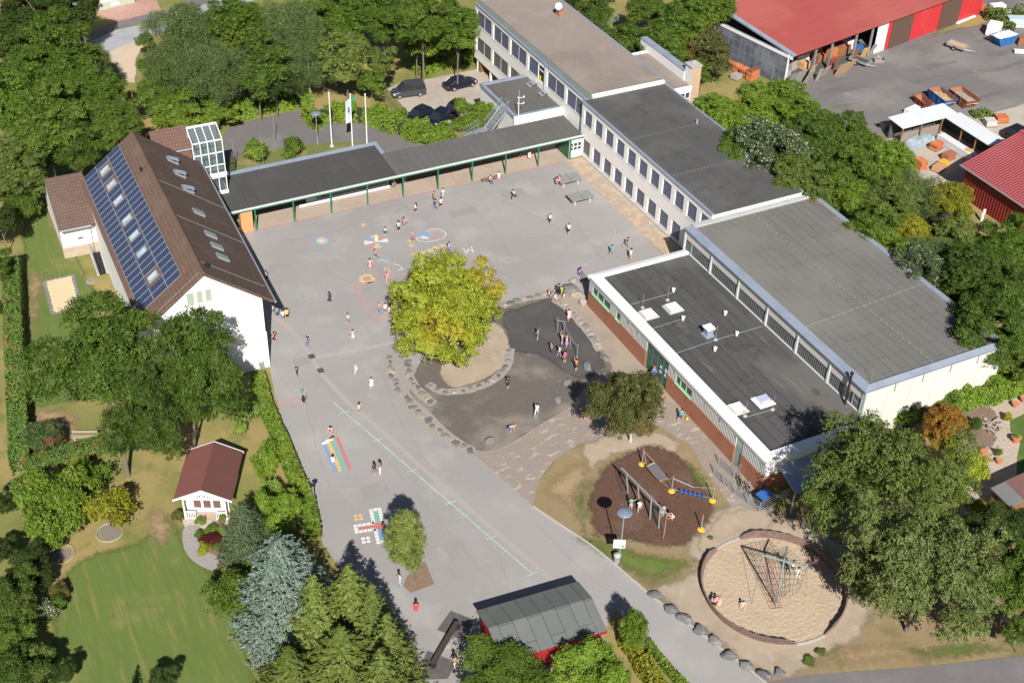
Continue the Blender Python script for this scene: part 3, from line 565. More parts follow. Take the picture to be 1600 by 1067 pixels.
dish = thing('satellite_dish', 'grey satellite dish on the gravel roof beside a small brick chimney', 'satellite dish', (c.x-.4, c.y+.2, 7.3))
b = MB(); b.tube([(0,0,0),(0,0,1.1),(.05,-.15,1.3)], .035, 6); b.build('mast', m_alu, dish)
b = MB(); b.lathe([(.0,0),(.25,.02),(.42,.08),(.5,.13),(.49,.15),(.24,.05),(.0,.03)], 18); o = b.build('reflector', flat('dish_grey', (.55,.57,.60)), dish, (.08,-.22,1.35), smooth=True); o.rotation_euler = (R(68),0,R(-15))
b = MB(); b.tube([(0,0,0),(.25,-.5,.1)], .02, 5); b.box(.2,-.58,.04,.32,-.46,.16); b.build('feed_arm', m_alu, dish, (.08,-.22,1.1))

# --- flat annex between wing and canopy, with weather mast and roof steps
ax = thing('flat_annex', 'low white annex with flat grey roof against the upper wing', 'school annex', (0,0,0))
MB().box(66.15, 126.35, -.1, 72.66, 135.9, 3.2).build('wall', m_white, ax)
MB().box(66.5, 126.6, 3.22, 72.6, 135.7, 3.42).build('roof', m_feltc, ax)
b = MB(); edge_frame(b, 66.05, 72.67, 126.25, 136.0, 3.21, 3.62, .42, sides='wsn'); b.build('roof_edge', m_zinc, ax)
b = MB(); b.box(66.0,126.19,2.75,72.66,126.35,3.60); b.build('fascia', m_white, ax)
for i, (x, y) in enumerate(((834,133),(853,147))):
    c = px(x, y, 3.45); s = thing('roof_step', ['grey metal step platform on the annex roof, below the open escape door', 'grey metal step platform on the annex roof, beside the drain pipe'][i], 'step', (c.x, c.y, 3.43), 0, 'metal steps on the annex roof')
    b = MB(); b.box(-.45,-.5,.30,.45,.5,.36); b.box(-.95,-.5,.12,-.47,.5,.17); b.build('tread', m_alu, s)
    b = MB()
    for a in (-.9,-.5,.4):
        for q in (-.46,.44): b.box(a, q, 0, a+.05, q+.05, .31 if a > -.9 else .125)
    b.build('leg', m_alu, s)
c = px(810, 180, 3.62); wm = thing('weather_mast', 'thin weather mast with cup arms at the corner of the annex roof', 'weather mast', (c.x, c.y, 3.62))
b = MB(); b.tube([(0,0,0),(0,0,2.3)], .05, 6); b.tube([(0,0,2.3),(0,0,3.3)], .015, 4); b.build('pole', m_frame, wm)
for z in (1.5, 2.3): b = MB(); b.tube([(-.15,.05,z),(.55,-.2,z)], .03, 5); b.lathe([(.02,z),(.09,z+.05),(.09,z+.2),(.02,z+.24)], 8, (.55,-.2)); b.lathe([(.02,z),(.06,z+.03),(.06,z+.12)], 8, (-.1,.03)); b.build('sensor_arm', m_frame, wm)

# --- gymnasium
gy_ = thing('gymnasium', 'tall sports hall with pale grey felt roof and strip glazing', 'sports hall', (0,0,0))
GX0, GX1, GY0, GY1 = 69.1, 85.2, 64.35, 93.25
MB().box(GX0+.35, GY0+.25, 0, GX1-.2, GY1-.25, 5.9).build('core', m_dark, gy_)
b = MB(); b.box(GX0+.02,GY0,0,GX1,GY0+.24,6.0); b.box(GX1-.19,GY0+.24,0,GX1,GY1,6.0); b.box(GX0+.02,GY1-.24,0,GX1-.19,GY1,6.0); b.box(GX0+.1,GY0+.24,0,GX0+.34,GY1-.24,3.55); b.build('wall', m_beigep, gy_)
by = [93.2-4.8*k for k in range(7)]
b = MB()
for k in range(6):
    y1, y0 = by[k], by[k+1] if k < 5 else GY0+.02
    b.box(GX0-.02, y0+.12, 5.05, GX0+.3, y1-.12, 6.0)
b.build('facade_panel', m_beigep, gy_)
b = MB()
for y in by[:-1]+[GY0+.1]: b.box(GX0-.09, y-.12, 3.6, GX0+.3, y+.12, 6.05)
b.box(GX0-.05, GY0, 3.5, GX0+.3, GY1, 3.66); b.build('facade_post', flat('grey_white_post', (.60,.60,.58)), gy_)
m_ghall = ribmat('profiled_glass', (.13,.14,.135), 'y', .27, .05, .25, [(1.5,(.17,.175,.165),.5,.7,.6)], groove=(.035,.04,.04))
for k in range(6):
    y1, y0 = by[k]-.12, (by[k+1] if k < 5 else GY0+.1)+.12
    b = MB(); b.box(0,0,0,.1,.07,1.38); b.box(0,y1-y0-.07,0,.1,y1-y0,1.38); b.box(0,.07,0,.1,y1-y0-.07,.06); b.box(0,.07,1.32,.1,y1-y0-.07,1.38)
    if k == 0: b.box(-.03,y1-y0-1.2,0,.1,y1-y0-1.08,1.38)
    if k == 5: b.box(-.02,1.1,0,.1,1.2,1.38); b.box(-.02,.07,.65,.1,1.1,.71)
    w = b.build('window', m_alu, gy_, (GX0+.03, y0, 3.664)); MB().box(.05,.07,.06,.08,y1-y0-.07,1.32).build('pane', m_ghall, w)
b = MB()
for y in by[1:-1]: b.box(GX0-.12, y-.05, 5.0, GX0-.09, y+.05, 6.0)
for x in (72.5, 75.7, 78.9, 82.1): b.box(x-.05, GY0-.04, 5.05, x+.05, GY0-.005, 6.0)
b.box(GX0-.1,GY0-.03,3.6,GX0+.15,GY0-.005,6.0); b.build('green_trim', flat('grey_green_trim', (.16,.25,.21)), gy_)
b = MB(); b.box(GX0+.55, GY0+.35, 5.95, GX1-.4, GY1-.45, 6.2); b.build('roof', m_feltg, gy_)
b = MB(); b.slab([(GX0-.25,GY0-.2,6.28),(GX0+.62,GY0+.4,6.5),(GX0+.62,GY1-.4,6.5),(GX0-.25,GY1+.1,6.28)], .30)
b.slab([(GX0-.25,GY0-.2,6.27),(GX1+.15,GY0-.2,6.27),(GX1+.15,GY0+.4,6.49),(GX0+.61,GY0+.4,6.49)], .30)
b.box(GX1-.45,GY0+.4,6.0,GX1+.15,GY1-.45,6.34); b.build('parapet', m_zinc, gy_)
b = MB(); b.box(GX0+.62,GY1-.42,6.01,GX1+.1,GY1+.14,6.46); b.build('parapet_wall', M('concrete_coping', (.40,.41,.405), [(.8,(.34,.35,.345),.5,.7,.6)], .8), gy_)
b = MB(); b.tube([(GX0+.7, 74.2, 6.22),(GX1-.5, 75.2, 6.22)], .014, 4); b.tube([(77.2, GY0+.5, 6.22),(77.0, GY1-.5, 6.22)], .014, 4)
for k in range(20): x = GX0+1+k*.78; b.lathe([(.07,6.2),(.05,6.27)], 6, (x, 74.2+(x-GX0)*.062))
for k in range(36): b.lathe([(.07,6.2),(.05,6.27)], 6, (77.2-k*.0055, GY0+.8+k*.78))
b.tube([(70.4,65.3,6.2),(70.4,65.3,7.6)], .02, 4); b.build('lightning_conductor', flat('conductor_mid', (.27,.27,.265)), gy_)
pp = thing('smoke_pipe', 'tall black flue pipe standing in front of the gym glazing', 'flue pipe', (68.72, 66.05, 3.5))
b = MB(); b.tube([(0,0,.05),(0,0,3.55)], .11, 10); b.lathe([(.16,3.5),(.16,3.68),(.03,3.72)], 10); b.build('pipe', flat('black_pipe', (.025,.022,.022)), pp)
b = MB(); b.lathe([(.22,0),(.2,.06),(.12,.1)], 10); b.tube([(0,0,1.5),(.5,0,1.5)], .02, 4); b.build('bracket', m_alu, pp)

b = MB()
for k in range(1, 6): b.box(GX0+k*(GX1-GX0)/6-.015, GY0-.012, .05, GX0+k*(GX1-GX0)/6+.015, GY0+.01, 5.0)
b.box(GX0, GY0-.011, 2.6, GX1, GY0+.01, 2.63); b.build('panel_joint', flat('joint_beige', (.42,.39,.36), .9), gy_)
# --- low hall in front of the gymnasium
ha = thing('entrance_hall', 'low brick hall with white fascia and dark felt roof before the gym', 'school hall', (0,0,0))
HX, HY0, HY1 = 57.74, 62.6, 92.9
MB().box(HX+.3, HY0+.3, 0, 69.0, HY1-.3, 3.25).build('core', m_dark, ha)
door, d2 = (77.95, 81.75), (65.85, 66.9)
b = MB(); y = HY0
for a, c2 in (d2, door): b.box(HX, y, 0, HX+.28, a, 1.92); y = c2
b.box(HX, y, 0, HX+.28, HY1, 1.92); b.build('brick_wall', m_brick, ha)
b = MB(); b.box(HX+.281, HY0, 0, 69.0, HY0+.28, 1.92); b.build('end_wall', m_brickx, ha); b = MB(); b.box(HX+.281, HY1-.28, 0, 69.08, HY1, 1.92); b.build('end_wall', m_brickx, ha)
b = MB(); b.box(HX+.29, HY0+.02, 1.921, 69.0, HY0+.3, 3.3); b.build('end_panel', m_white, ha); b = MB(); b.box(HX+.29, HY1-.3, 1.921, 69.08, HY1-.02, 3.3); b.build('end_panel', m_white, ha)
wins = [(88.75, 92.25), (86.8, 87.6), (73.95, 76.65)]
m_ribp = ribmat('grey_ribbed_panel', (.53,.535,.52), 'y', .22, .02, .6, [(1.2,(.48,.48,.46),.5,.7,.5)])
b = MB(); y = HY0
segs = sorted(wins+[d2, door])
for a, c2 in segs: MB().box(HX+.06, y, 1.921, HX+.27, a, 3.3).build('cladding', m_ribp, ha); y = c2
b.box(HX+.06, y, 1.921, HX+.27, HY1, 3.3); b.build('cladding', m_ribp, ha)
for a, c2 in wins: MB().box(HX+.06, a, 2.85, HX+.27, c2, 3.3).build('cladding', m_ribp, ha)
for a, c2 in wins:
    w = c2-a; b = MB(); h = .925
    b.box(0,0,0,.14,.06,h); b.box(0,w-.06,0,.14,w,h); b.box(0,.06,0,.14,w-.06,.06); b.box(0,.06,h-.06,.14,w-.06,h); b.box(-.16,-.02,-.03,0,w+.02,0)
    for t in ((.38,.72) if w > 2 else ()): b.box(0,w*t-.03,.06,.14,w*t+.03,h-.06)
    f = b.build('window', flat('light_green_frame', (.30,.52,.33)), ha, (HX+.09, a, 1.925)); MB().box(.07,.06,.06,.09,w-.06,h-.06).build('pane', m_glass, f)
b = MB(); w = door[1]-door[0]
for t in (0, .24, .5, .75, .975): b.box(0, t*w, 0, .12, t*w+.09, 3.2)
for z in (0, 1.0, 2.15, 3.1): b.box(.02, .09, z, .10, w, z+.08)
f = b.build('entrance_door', flat('door_green', (.035,.19,.10)), ha, (HX+.12, door[0], .02)); MB().box(.05,.05,.05,.07,w-.02,3.1).build('pane', m_glass, f)
b = MB(); 
for z in (1.2, 1.75): b.box(.02, w*.04, z, .03, w*.16, z+.35); b.box(.02, w*.3, z-.1, .03, w*.38, z+.2)
b.build('notice', m_frame, f)
b = MB(); b.box(0,0,0,.08,1.05,2.2); f = b.build('side_door', flat('grey_green_door', (.25,.33,.30)), ha, (HX+.14, d2[0], .02)); MB().box(-.04,.1,.95,0,.2,1.1).build('handle', m_alu, f)
MB().box(HX+.14, d2[0], 2.23, HX+.25, d2[1], 3.3).build('transom', m_paleg, ha)
b = MB()
for y in (76.9, 71.8, 69.45, 67.1, 63.2, 85.3, 83.5, 88.5): b.box(HX+.02, y-.035, 2.75, HX+.055, y+.035, 3.3)
b.build('green_trim', flat('grey_green_trim', (.16,.25,.21)), ha)
b = MB(); b.box(HX+.85, HY0+.7, 3.31, 69.04, HY1-.6, 3.60); b.build('roof', m_felt, ha)
m_fas = M('white_fascia', (.80,.795,.78), [(.7,(.72,.71,.69),.55,.75,.5), (4,(.64,.62,.58),.66,.82,.4)], .7)
b = MB(); b.slab([(HX-.12,HY0-.12,3.72),(HX+.9,HY0+.75,3.95),(HX+.9,HY1-.65,3.95),(HX-.12,HY1+.12,3.72)], .42)
b.slab([(HX-.12,HY0-.12,3.715),(69.04,HY0-.12,3.715),(69.04,HY0+.75,3.945),(HX+.88,HY0+.75,3.945)], .41)
b.slab([(HX-.12,HY1+.12,3.715),(HX+.88,HY1-.62,3.945),(69.04,HY1-.62,3.945),(69.04,HY1+.12,3.715)], .41); b.build('fascia', m_fas, ha)
# roof lights, vents and rods on the hall
m_dome = flat('white_dome', (.78,.79,.80), .3); m_curb = flat('grey_curb', (.42,.40,.375), .8)
def rooflight(x, y, label, blue=False):
    c = px(x, y, 3.75); t = thing('roof_light', label, 'skylight', (c.x, c.y, 3.61), 0, 'roof lights on the low hall')
    b = MB(); b.add([(-.85,-.8,0),(.85,-.8,0),(.85,.8,0),(-.85,.8,0),(-.62,-.6,.26),(.62,-.6,.26),(.62,.6,.26),(-.62,.6,.26)], [(0,1,5,4),(1,2,6,5),(2,3,7,6),(3,0,4,7),(4,5,6,7)]); b.build('curb', m_frame if blue else m_curb, t)
    b = MB(); b.add([(-.6,-.58,.262),(.6,-.58,.262),(.6,.58,.262),(-.6,.58,.262),(-.42,-.4,.43),(.42,-.4,.43),(.42,.4,.43),(-.42,.4,.43)], [(0,1,5,4),(1,2,6,5),(2,3,7,6),(3,0,4,7),(4,5,6,7)]); b.build('dome', flat('blue_dome', (.42,.46,.60), .2) if blue else m_dome, t)
rooflight(1013, 490, 'opaque white roof light nearest the long white fascia of the low hall'); rooflight(1052, 480, 'opaque white roof light nearer the gym, far half of the hall roof')
rooflight(1152, 637, 'opaque white roof light nearest the near corner of the hall roof'); rooflight(1193, 625, 'roof light with bluish pane and white rim', True)
c = px(1106, 524, 3.62); vt = thing('roof_ventilator', 'square white metal ventilator box with wider cap on the hall roof', 'ventilator', (c.x, c.y, 3.61))
b = MB(); b.box(-.5,-.5,0,.5,.5,.15); b.box(-.33,-.33,.15,.33,.33,.85); b.build('box', m_zinc, vt); b = MB(); b.box(-.47,-.47,.9,.47,.47,1.02); b.box(-.2,-.2,1.02,.2,.2,1.1); b.box(-.3,-.3,.85,.3,.3,.9); b.build('cap', m_frame, vt)
for i, (x, y) in enumerate(((1052,456),(1067,500),(1133,492),(1151,524),(1117,548))):
    c = px(x, y, 3.62); b = MB(); b.lathe([(.12,0),(.12,.28),(.19,.3),(.19,.42),(.05,.47)], 10)
    tag(b.build('vent_pipe', m_frame, None, (c.x, c.y, 3.61)), ['small white vent pipe farthest up the hall roof','small white vent pipe just below the two far roof lights','small white vent pipe above the ventilator box','small white vent pipe right of the ventilator box','small white vent pipe below the ventilator box'][i], 'vent pipe', 'vent pipes on the hall roof')
for i, (x, y) in enumerate(((1004,481),(1043,469),(1118,531),(1207,640),(1164,650))):
    c = px(x, y, 3.62); t = thing('lightning_rod', ['thin lightning rod left of the far left roof light','thin lightning rod beside the right far roof light','thin lightning rod beside the ventilator box','thin lightning rod right of the bluish roof light','thin lightning rod by the near opaque roof light'][i], 'lightning rod', (c.x, c.y, 3.61), 0, 'lightning rods on the hall roof')
    b = MB(); b.tube([(0,0,.05),(0,0,1.7)], .02, 5); b.build('rod', m_alu, t); b = MB(); b.lathe([(.2,0),(.18,.1),(.05,.14)], 10); b.build('foot', m_curb, t)
b = MB()
for P in ([(981,477),(1050,458)], [(1015,515),(1066,498)], [(1050,554),(1118,531),(1190,510)], [(1165,652),(1212,638)]): b.tube([px(x, y, 3.64) for x, y in P], .014, 4)
b.build('lightning_conductor', flat('conductor_pale', (.45,.45,.44)), ha)
# lean-to roof at the hall's near end
ln = thing('lean_to_roof', 'blue-grey lean-to roof at the near end of the low hall', 'lean-to', (0,0,0))
c = [px(1217,728,2.9), px(1243,771,2.5), px(1300,752,2.5), px(1290,702,2.9)]
b = MB(); b.slab([c[0],c[1],c[2],c[3]], .1); b.build('roof_sheet', m_zinc, ln)
b = MB()
for q in (c[1], c[2]): b.box(q.x-.06,q.y-.0,0,q.x+.06,q.y+.12,2.4)
b.build('post', m_alu, ln)

# --- covered walkway with green posts
cw = thing('covered_walkway', 'long covered walkway with felt roof on green posts beside the yard', 'walkway', (0,0,0))
b = MB(); b.slab([(28.9,120.15,2.86),(48.3,120.15,2.86),(48.3,127.2,3.16),(28.9,127.2,3.16)], .2); b.build('roof', m_feltl, cw); b = MB(); b.slab([(48.3,120.15,2.86),(72.2,120.15,2.86),(72.2,125.2,3.07),(48.3,125.2,3.07)], .2); b.build('roof', m_feltc, cw)
b = MB(); b.box(28.9,119.98,2.60,72.2,120.14,2.80); b.build('eaves_beam', flat('dark_green_beam', (.05,.15,.10)), cw); b = MB(); b.box(28.85,119.92,2.805,72.2,120.14,2.93); b.build('gutter', flat('pale_gutter', (.55,.60,.55)), cw)
b = MB(); b.slab([(30.9,127.21,3.24),(48.75,127.21,3.24),(48.75,127.75,3.30),(30.9,127.75,3.30)], .3); b.slab([(48.31,125.3,3.17),(48.75,125.3,3.17),(48.75,127.205,3.25),(48.31,127.205,3.25)], .3); b.build('roof_edge', m_zinc, cw)
for k in range(10): MB().box(-.07,-.07,0,.07,.07,2.6).build('post', m_grn, cw, (31.6+4.325*k, 120.06, 0))
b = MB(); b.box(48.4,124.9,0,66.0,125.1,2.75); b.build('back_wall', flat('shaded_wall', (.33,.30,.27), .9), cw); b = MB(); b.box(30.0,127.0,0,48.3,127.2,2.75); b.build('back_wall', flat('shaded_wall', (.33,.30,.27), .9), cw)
# entrance building under the left half
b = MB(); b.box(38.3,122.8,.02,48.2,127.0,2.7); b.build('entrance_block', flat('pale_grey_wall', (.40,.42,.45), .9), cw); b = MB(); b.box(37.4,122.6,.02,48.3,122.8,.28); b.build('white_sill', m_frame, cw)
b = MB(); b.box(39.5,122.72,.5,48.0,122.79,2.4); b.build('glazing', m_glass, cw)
b = MB(); b.box(48.2,122.9,.02,57.5,124.8,2.7); b.build('recess_shade', m_dark, cw)  # solid near-black block; the shade of a recess is put into its colour
b = MB(); b.box(30.0,120.1,.02,31.3,121.0,2.75); b.build('brick_pier', flat('orange_brick', (.55,.30,.13), .9), cw)
b = MB(); b.box(70.3,120.1,.05,70.36,123.4,2.7); b.build('end_screen', flat('green_glass', (.03,.10,.055), .15), cw)
b = MB(); b.box(70.4,120.3,1.9,72.2,120.4,2.6); b.box(70.4,120.32,.0,72.2,120.4,.95)
for x in (70.45,71.0,71.55,72.08): b.box(x,120.28,.95,x+.1,120.38,1.9)
b.box(70.55,120.29,1.38,72.08,120.37,1.46); b.build('door_frame', m_frame, cw); MB().box(70.4,120.33,.96,72.1,120.36,1.89).build('door_glass', m_glass, cw)

# --- white gabled house with solar panels (own axes: x across, y along the ridge)
HO = thing('gabled_school_house', 'white gabled school house with brown tiled roof and solar panels', 'school building', (20.25, 96.8, 0), -.02)
K = (12.3-7.65)/6.05; zt = lambda x: 12.3-K*abs(x)
b = MB(); b.extrude([(-5.5,0),(5.04,0),(5.04,8.1),(0,11.9),(-5.5,7.75)], 'y', 0, 27.0); b.build('wall', m_white, HO)
b = MB(); b.slab([(0,-.42,12.3),(0,27.45,12.3),(-6.0,27.45,zt(6.0)),(-6.0,-.42,zt(6.0))], .2); b.build('roof', m_tile, HO)
b = MB(); b.slab([(0,-.42,12.3),(6.05,-.42,zt(6.05)),(6.6,27.45,zt(6.6)),(0,27.45,12.3)], .26); b.build('roof', m_tile_shade, HO)
b = MB(); b.tube([(0,-.45,12.31),(0,27.48,12.31)], .14, 8); b.build('ridge_tiles', m_tile, HO)
b = MB(); b.tube([(6.15,-.45,zt(6.15)-.1),(6.72,27.4,zt(6.72)-.1)], .11, 8); b.build('gutter', m_alu, HO)
b = MB(); b.box(-5.1,-.08,3.98,5.12,-.005,4.12); b.build('string_course', m_cream, HO)
b = MB(); b.box(2.2,-.09,.02,5.12,-.005,3.95,0); b.box(5.045,0,0,5.1,26,1.0,0); b.build('lower_wall', M('bright_white_render', (.82,.815,.80), [(.4,(.77,.76,.74),.5,.7,.5)], .9), HO)
cs, sn = math.cos(math.atan(K)), math.sin(math.atan(K))
def on_left(s, y, h=0): return (-s*cs-h*sn, y, 12.3-s*sn+h*cs)
def on_right(s, y, h=0): return (s*cs+h*sn, y, 12.3-s*sn+h*cs)
m_pv = brickmat('solar_cells', (0.023,0.032,0.077), (0.026,0.038,0.090), (0.118,0.139,0.190), .155, .155, .008, 'yx', rough=.16, off=0)
pb = MB(); pb.box(0, 0, 0, .92, 1.62, .04); sunp = None
sky_y = (25.3, 22.2, 18.98, 15.15, 12.05, 8.9, 4.65)
for r_, s0 in enumerate((1.88, 3.57, 5.26)):
    for k in range(26):
        y = 1.62+k*.985
        if r_ == 1 and any(abs(y+.46-q) < .62 for q in sky_y): continue
        if r_ == 2 and k > 25: continue
        if sunp is None:
            b = MB(); b.add([on_left(1.88+a, 1.62+c, h) for h in (.10, .14) for a, c in ((0,0),(0,.955),(1.655,.955),(1.655,0))], [(4,5,6,7),(0,4,7,3),(0,1,5,4),(1,2,6,5),(2,3,7,6)], 1)
            b.add([on_left(1.88+a, 1.62+c, .144) for a, c in ((.03,.03),(.03,.925),(1.625,.925),(1.625,.03))], [(0,1,2,3)], 0)
            sunp = b.build('solar_panel', [m_pv, flat('panel_rim', (.42,.45,.50), .4, .3)], HO); o = sunp
        else: o = copy_tree(sunp, HO)
        ds = s0-1.88; o.location = (-ds*cs, y-1.62, -ds*sn)
def skylight(side, s, y, open_=False, mat=None):
    fn = on_left if side < 0 else on_right; b = MB(); L, w = 1.25, .42
    P = lambda a, c, h: fn(s+a, y+c, h)
    for a0, a1, c0, c1 in ((-L/2,L/2,-w,-w+.09),(-L/2,L/2,w-.09,w),(-L/2,-L/2+.12,-w+.09,w-.09),(L/2-.12,L/2,-w+.09,w-.09)):
        b.add([P(a, c, h) for h in (.0,.17) for a, c in ((a0,c0),(a0,c1),(a1,c1),(a1,c0))], [(4,5,6,7),(0,4,7,3),(0,1,5,4),(1,2,6,5),(2,3,7,6)])
    f = b.build('skylight', m_alu, HO)
    b = MB(); h0, h1 = (.13, .13) if not open_ else (.2, .42)
    b.add([P(-L/2+.1,-w+.07,h0), P(-L/2+.1,w-.07,h0), P(L/2-.1,w-.07,h1), P(L/2-.1,-w+.07,h1)]+[P(-L/2+.1,-w+.07,h0+.04), P(-L/2+.1,w-.07,h0+.04), P(L/2-.1,w-.07,h1+.04), P(L/2-.1,-w+.07,h1+.04)], [(0,1,2,3),(7,6,5,4),(0,4,5,1),(1,5,6,2),(2,6,7,3),(3,7,4,0)])
    b.build('pane', mat or m_glass, f)
m_skyg = M('skylight_glass', (.46,.56,.58), [(1.5,(.32,.42,.48),.45,.62,.8)], .08, None, 0, .6)
for y in sky_y: skylight(-1, 4.42, y, False, m_skyg)
for y in (24.05, 21.05, 17.8): skylight(1, 3.8, y, True, flat('skylight_blue', (.30,.36,.44), .15))
for y in (12.95, 8.65, 6.5, 4.5): skylight(1, 3.6, y, False, flat('skylight_green', (.27,.36,.34), .15))
f = None
for x0, x1 in ((-1.72,-.98), (-.82,-.22), (-.05,.58)):
    b = MB(); w = x1-x0; b.box(0,-.03,0,.06,.05,1.36); b.box(w-.06,-.03,0,w,.05,1.36); b.box(.06,-.03,1.3,w-.06,.05,1.36); b.box(-.05,-.1,-.06,w+.05,.05,0)
    f = b.build('gable_window', m_frame, HO, (x0, -.03, 8.93)); b = MB(); b.box(.06,-.005,0,w-.06,.01,1.3); b.build('blind', ribmat('pale_blind', (.36,.41,.32), 'x', .12, .01, .7), f)
b = MB(); b.box(.55,1.0,11.72,.85,1.25,12.1); b.box(.5,1.05,11.9,.9,1.15,12.2); b.build('roof_vent', m_dark, HO); b = MB(); b.box(-.85,20.0,11.62,-.6,20.6,11.9); b.build('roof_hatch', m_dark, HO)
b = MB(); b.tube([on_right(.3,1.6,.06), on_right(7.3,1.7,.06)], .012, 4); b.tube([on_right(.3,10,.06), on_right(7.8,10,.06)], .012, 4); b.tube([on_right(.3,17,.06), on_right(7.9,17,.06)], .012, 4); b.tube([on_left(.3,.0,.06), on_left(7.4,.0,.06)], .012, 4); b.build('lightning_conductor', MATS['conductor_pale'], HO)
# lower rear wing to the left
b = MB(); b.extrude([(25.9,0),(34.9,0),(34.9,4.45),(30.4,6.9),(25.9,4.45)], 'x', -9.02, -5.51); b.build('rear_wall', m_white, HO)
b = MB(); b.slab([(-9.2,24.75,4.08),(-5.3,24.75,4.08),(-5.3,30.4,7.16),(-9.2,30.4,7.16)], .2); b.slab([(-9.2,30.4,7.16),(-5.3,30.4,7.16),(-5.3,36,4.08),(-9.2,36,4.08)], .2)
b.build('rear_roof', brickmat('rear_roof_tile', (.125,.08,.065), (.145,.095,.075), (.07,.05,.042), .3, .34, .02, 'xy', layers=[(.35,(.15,.10,.08),.5,.7,.5),(2.6,(.30,.25,.15),.68,.8,.55)], bump=.6, off=0), HO)
b = MB(); b.tube([(-9.15,24.72,4.0),(-6.0,24.72,4.0)], .09, 8); b.tube([(-6.1,24.75,3.95),(-6.0,25.7,3.4),(-6.0,25.75,0)], .06, 6); b.build('gutter', m_alu, HO)
b = MB(); b.box(-9.08,25.82,0,-5.52,25.895,1.25); b.box(-9.1,25.9,0,-9.025,35,1.25); b.build('stone_plinth', m_stone, HO); MB().box(-7.4,25.8,2.0,-6.9,25.88,2.2).build('bird_box', m_wood, HO)
# right rear cross gable and glazed stair tower
b = MB(); b.extrude([(28.6,0),(33.0,0),(33.0,8.6),(30.8,9.9),(28.6,8.6)], 'x', 4.5, 6.0); b.build('dormer_wall', M('brown_cladding', (.20,.105,.075), [(2,(.16,.085,.06),.45,.65,.7)], .85), HO)
b = MB(); b.slab([(2.2,28.5,8.55),(6.35,28.5,8.55),(6.35,30.8,10.15),(2.2,30.8,10.15)], .18); b.slab([(2.2,30.8,10.15),(6.35,30.8,10.15),(6.35,33.1,8.55),(2.2,33.1,8.55)], .18); b.build('dormer_roof', brickmat('cross_roof_tile', (.15,.085,.068), (.168,.098,.078), (.085,.052,.045), .3, .34, .02, 'xy', bump=.6, off=0), HO)
b = MB(); b.tube([(2.4,28.45,8.5),(6.3,28.45,8.5)], .09, 8); b.build('gutter', m_alu, HO)
T = MB(); tx0, tx1, ty0, ty1 = 5.9, 9.1, 27.4, 30.6; n = 5
for i in range(n):
    x = tx0+(tx1-tx0)*i/(n-1); T.box(x-.045, ty0-.05, 2.9, x+.045, ty0+.05, 9.6); T.slab([(x-.045,ty0,9.66),(x+.045,ty0,9.66),(x+.045,ty0+2.0,10.55),(x-.045,ty0+2.0,10.55)], .10)
for z in (3.0, 5.1, 6.6, 8.1, 9.56): T.box(tx0, ty0-.05, z-.06, tx1, ty0+.05, z+.06)
T.box(tx0-.05, ty0-.12, 5.25, tx1+.12, ty0+.1, 5.65); T.box(tx0-.1, ty0-.1, 2.6, tx1+.1, ty0+.1, 3.4)
T.box(tx1-.05,ty0+.2,0,tx1+.05,ty0+2.2,3.4); T.box(tx0, ty0+1.9, 10.4, tx1, ty0+2.08, 10.62); T.box(tx1-.05,ty0+.06,0,tx1+.05,ty0+.18,9.5)
T.build('stair_tower_frame', m_frame, HO)
gl = bpy.data.materials.new('clear_glazing'); gl.use_nodes = True; g = gl.node_tree.nodes['Principled BSDF']; g.inputs['Base Color'].default_value = (.10,.15,.17,1); g.inputs['Roughness'].default_value = .05; g.inputs['Alpha'].default_value = .30
b = MB(); b.box(tx0,ty0-.02,3.0,tx1-.07,ty0+.0,9.55); b.slab([(tx0,ty0,9.58),(tx1,ty0,9.58),(tx1,ty0+1.95,10.46),(tx0,ty0+1.95,10.46)], .02); b.build('stair_tower_glass', gl, HO)
b = MB(); b.box(tx0,ty0+.1,2.9,tx1-.1,ty0+1.98,3.1); b.box(tx0,ty0+.15,5.9,tx1-.1,ty0+1.3,6.05); b.box(tx0+.02,ty0+2.12,0,tx1-.06,ty0+2.2,10.3); b.build('stair_landing', flat('stairwell_wall', (.33,.36,.33), .9), HO)
b = MB()
for i, (x, z) in enumerate(((6.6,6.1),(7.4,6.1),(8.3,6.1),(8.6,3.1))):
    b.tube([(x,ty0+.4,z),(x+.05,ty0+.4,z+1.6)], .03, 5)
    for k in range(6): a = k*1.1; b.tube([(x,ty0+.4,z+.5+k*.2),(x+.3*math.cos(a),ty0+.35,z+.7+k*.2+.1*math.sin(a))], .03, 4)
b.build('indoor_plant', flat('plant_green', (.06,.11,.06)), HO)
# sunken basement steps beside the house
st = thing('basement_steps', 'sunken basement stairwell with grey walls and handrail beside the white house', 'stairwell', (0,0,0))
P = [px(140,390), px(154,431), px(168,427), px(157,391)]
b = MB()
for i in (0, 1):
    a, c = P[[0,3][i]], P[[1,2][i]]; d = (c-a).normalized(); q = Vector((-d.y, d.x, 0))*.12; b.prism([(a-q).to_tuple()[:2], (c-q).to_tuple()[:2], (c+q).to_tuple()[:2], (a+q).to_tuple()[:2]], 0, .25)
b.build('side_wall', m_curb, st); b = MB(); b.prism([p.to_tuple()[:2] for p in P], .012, .018); b.build('shaft_shade', m_dark, st)  # flat near-black sheet on the ground; the well's darkness is painted, nothing is sunken
b = MB(); b.tube([P[0]+Vector((0,0,1.1)), P[1]+Vector((0,0,1.1))], .035, 6)
for k in range(7): q = P[0].lerp(P[1], k/6); b.tube([q, q+Vector((0,0,1.1))], .02, 5)
b.tube([P[0]+Vector((0,0,.6)), P[1]+Vector((0,0,.6))], .02, 5); b.build('handrail', m_alu, st)

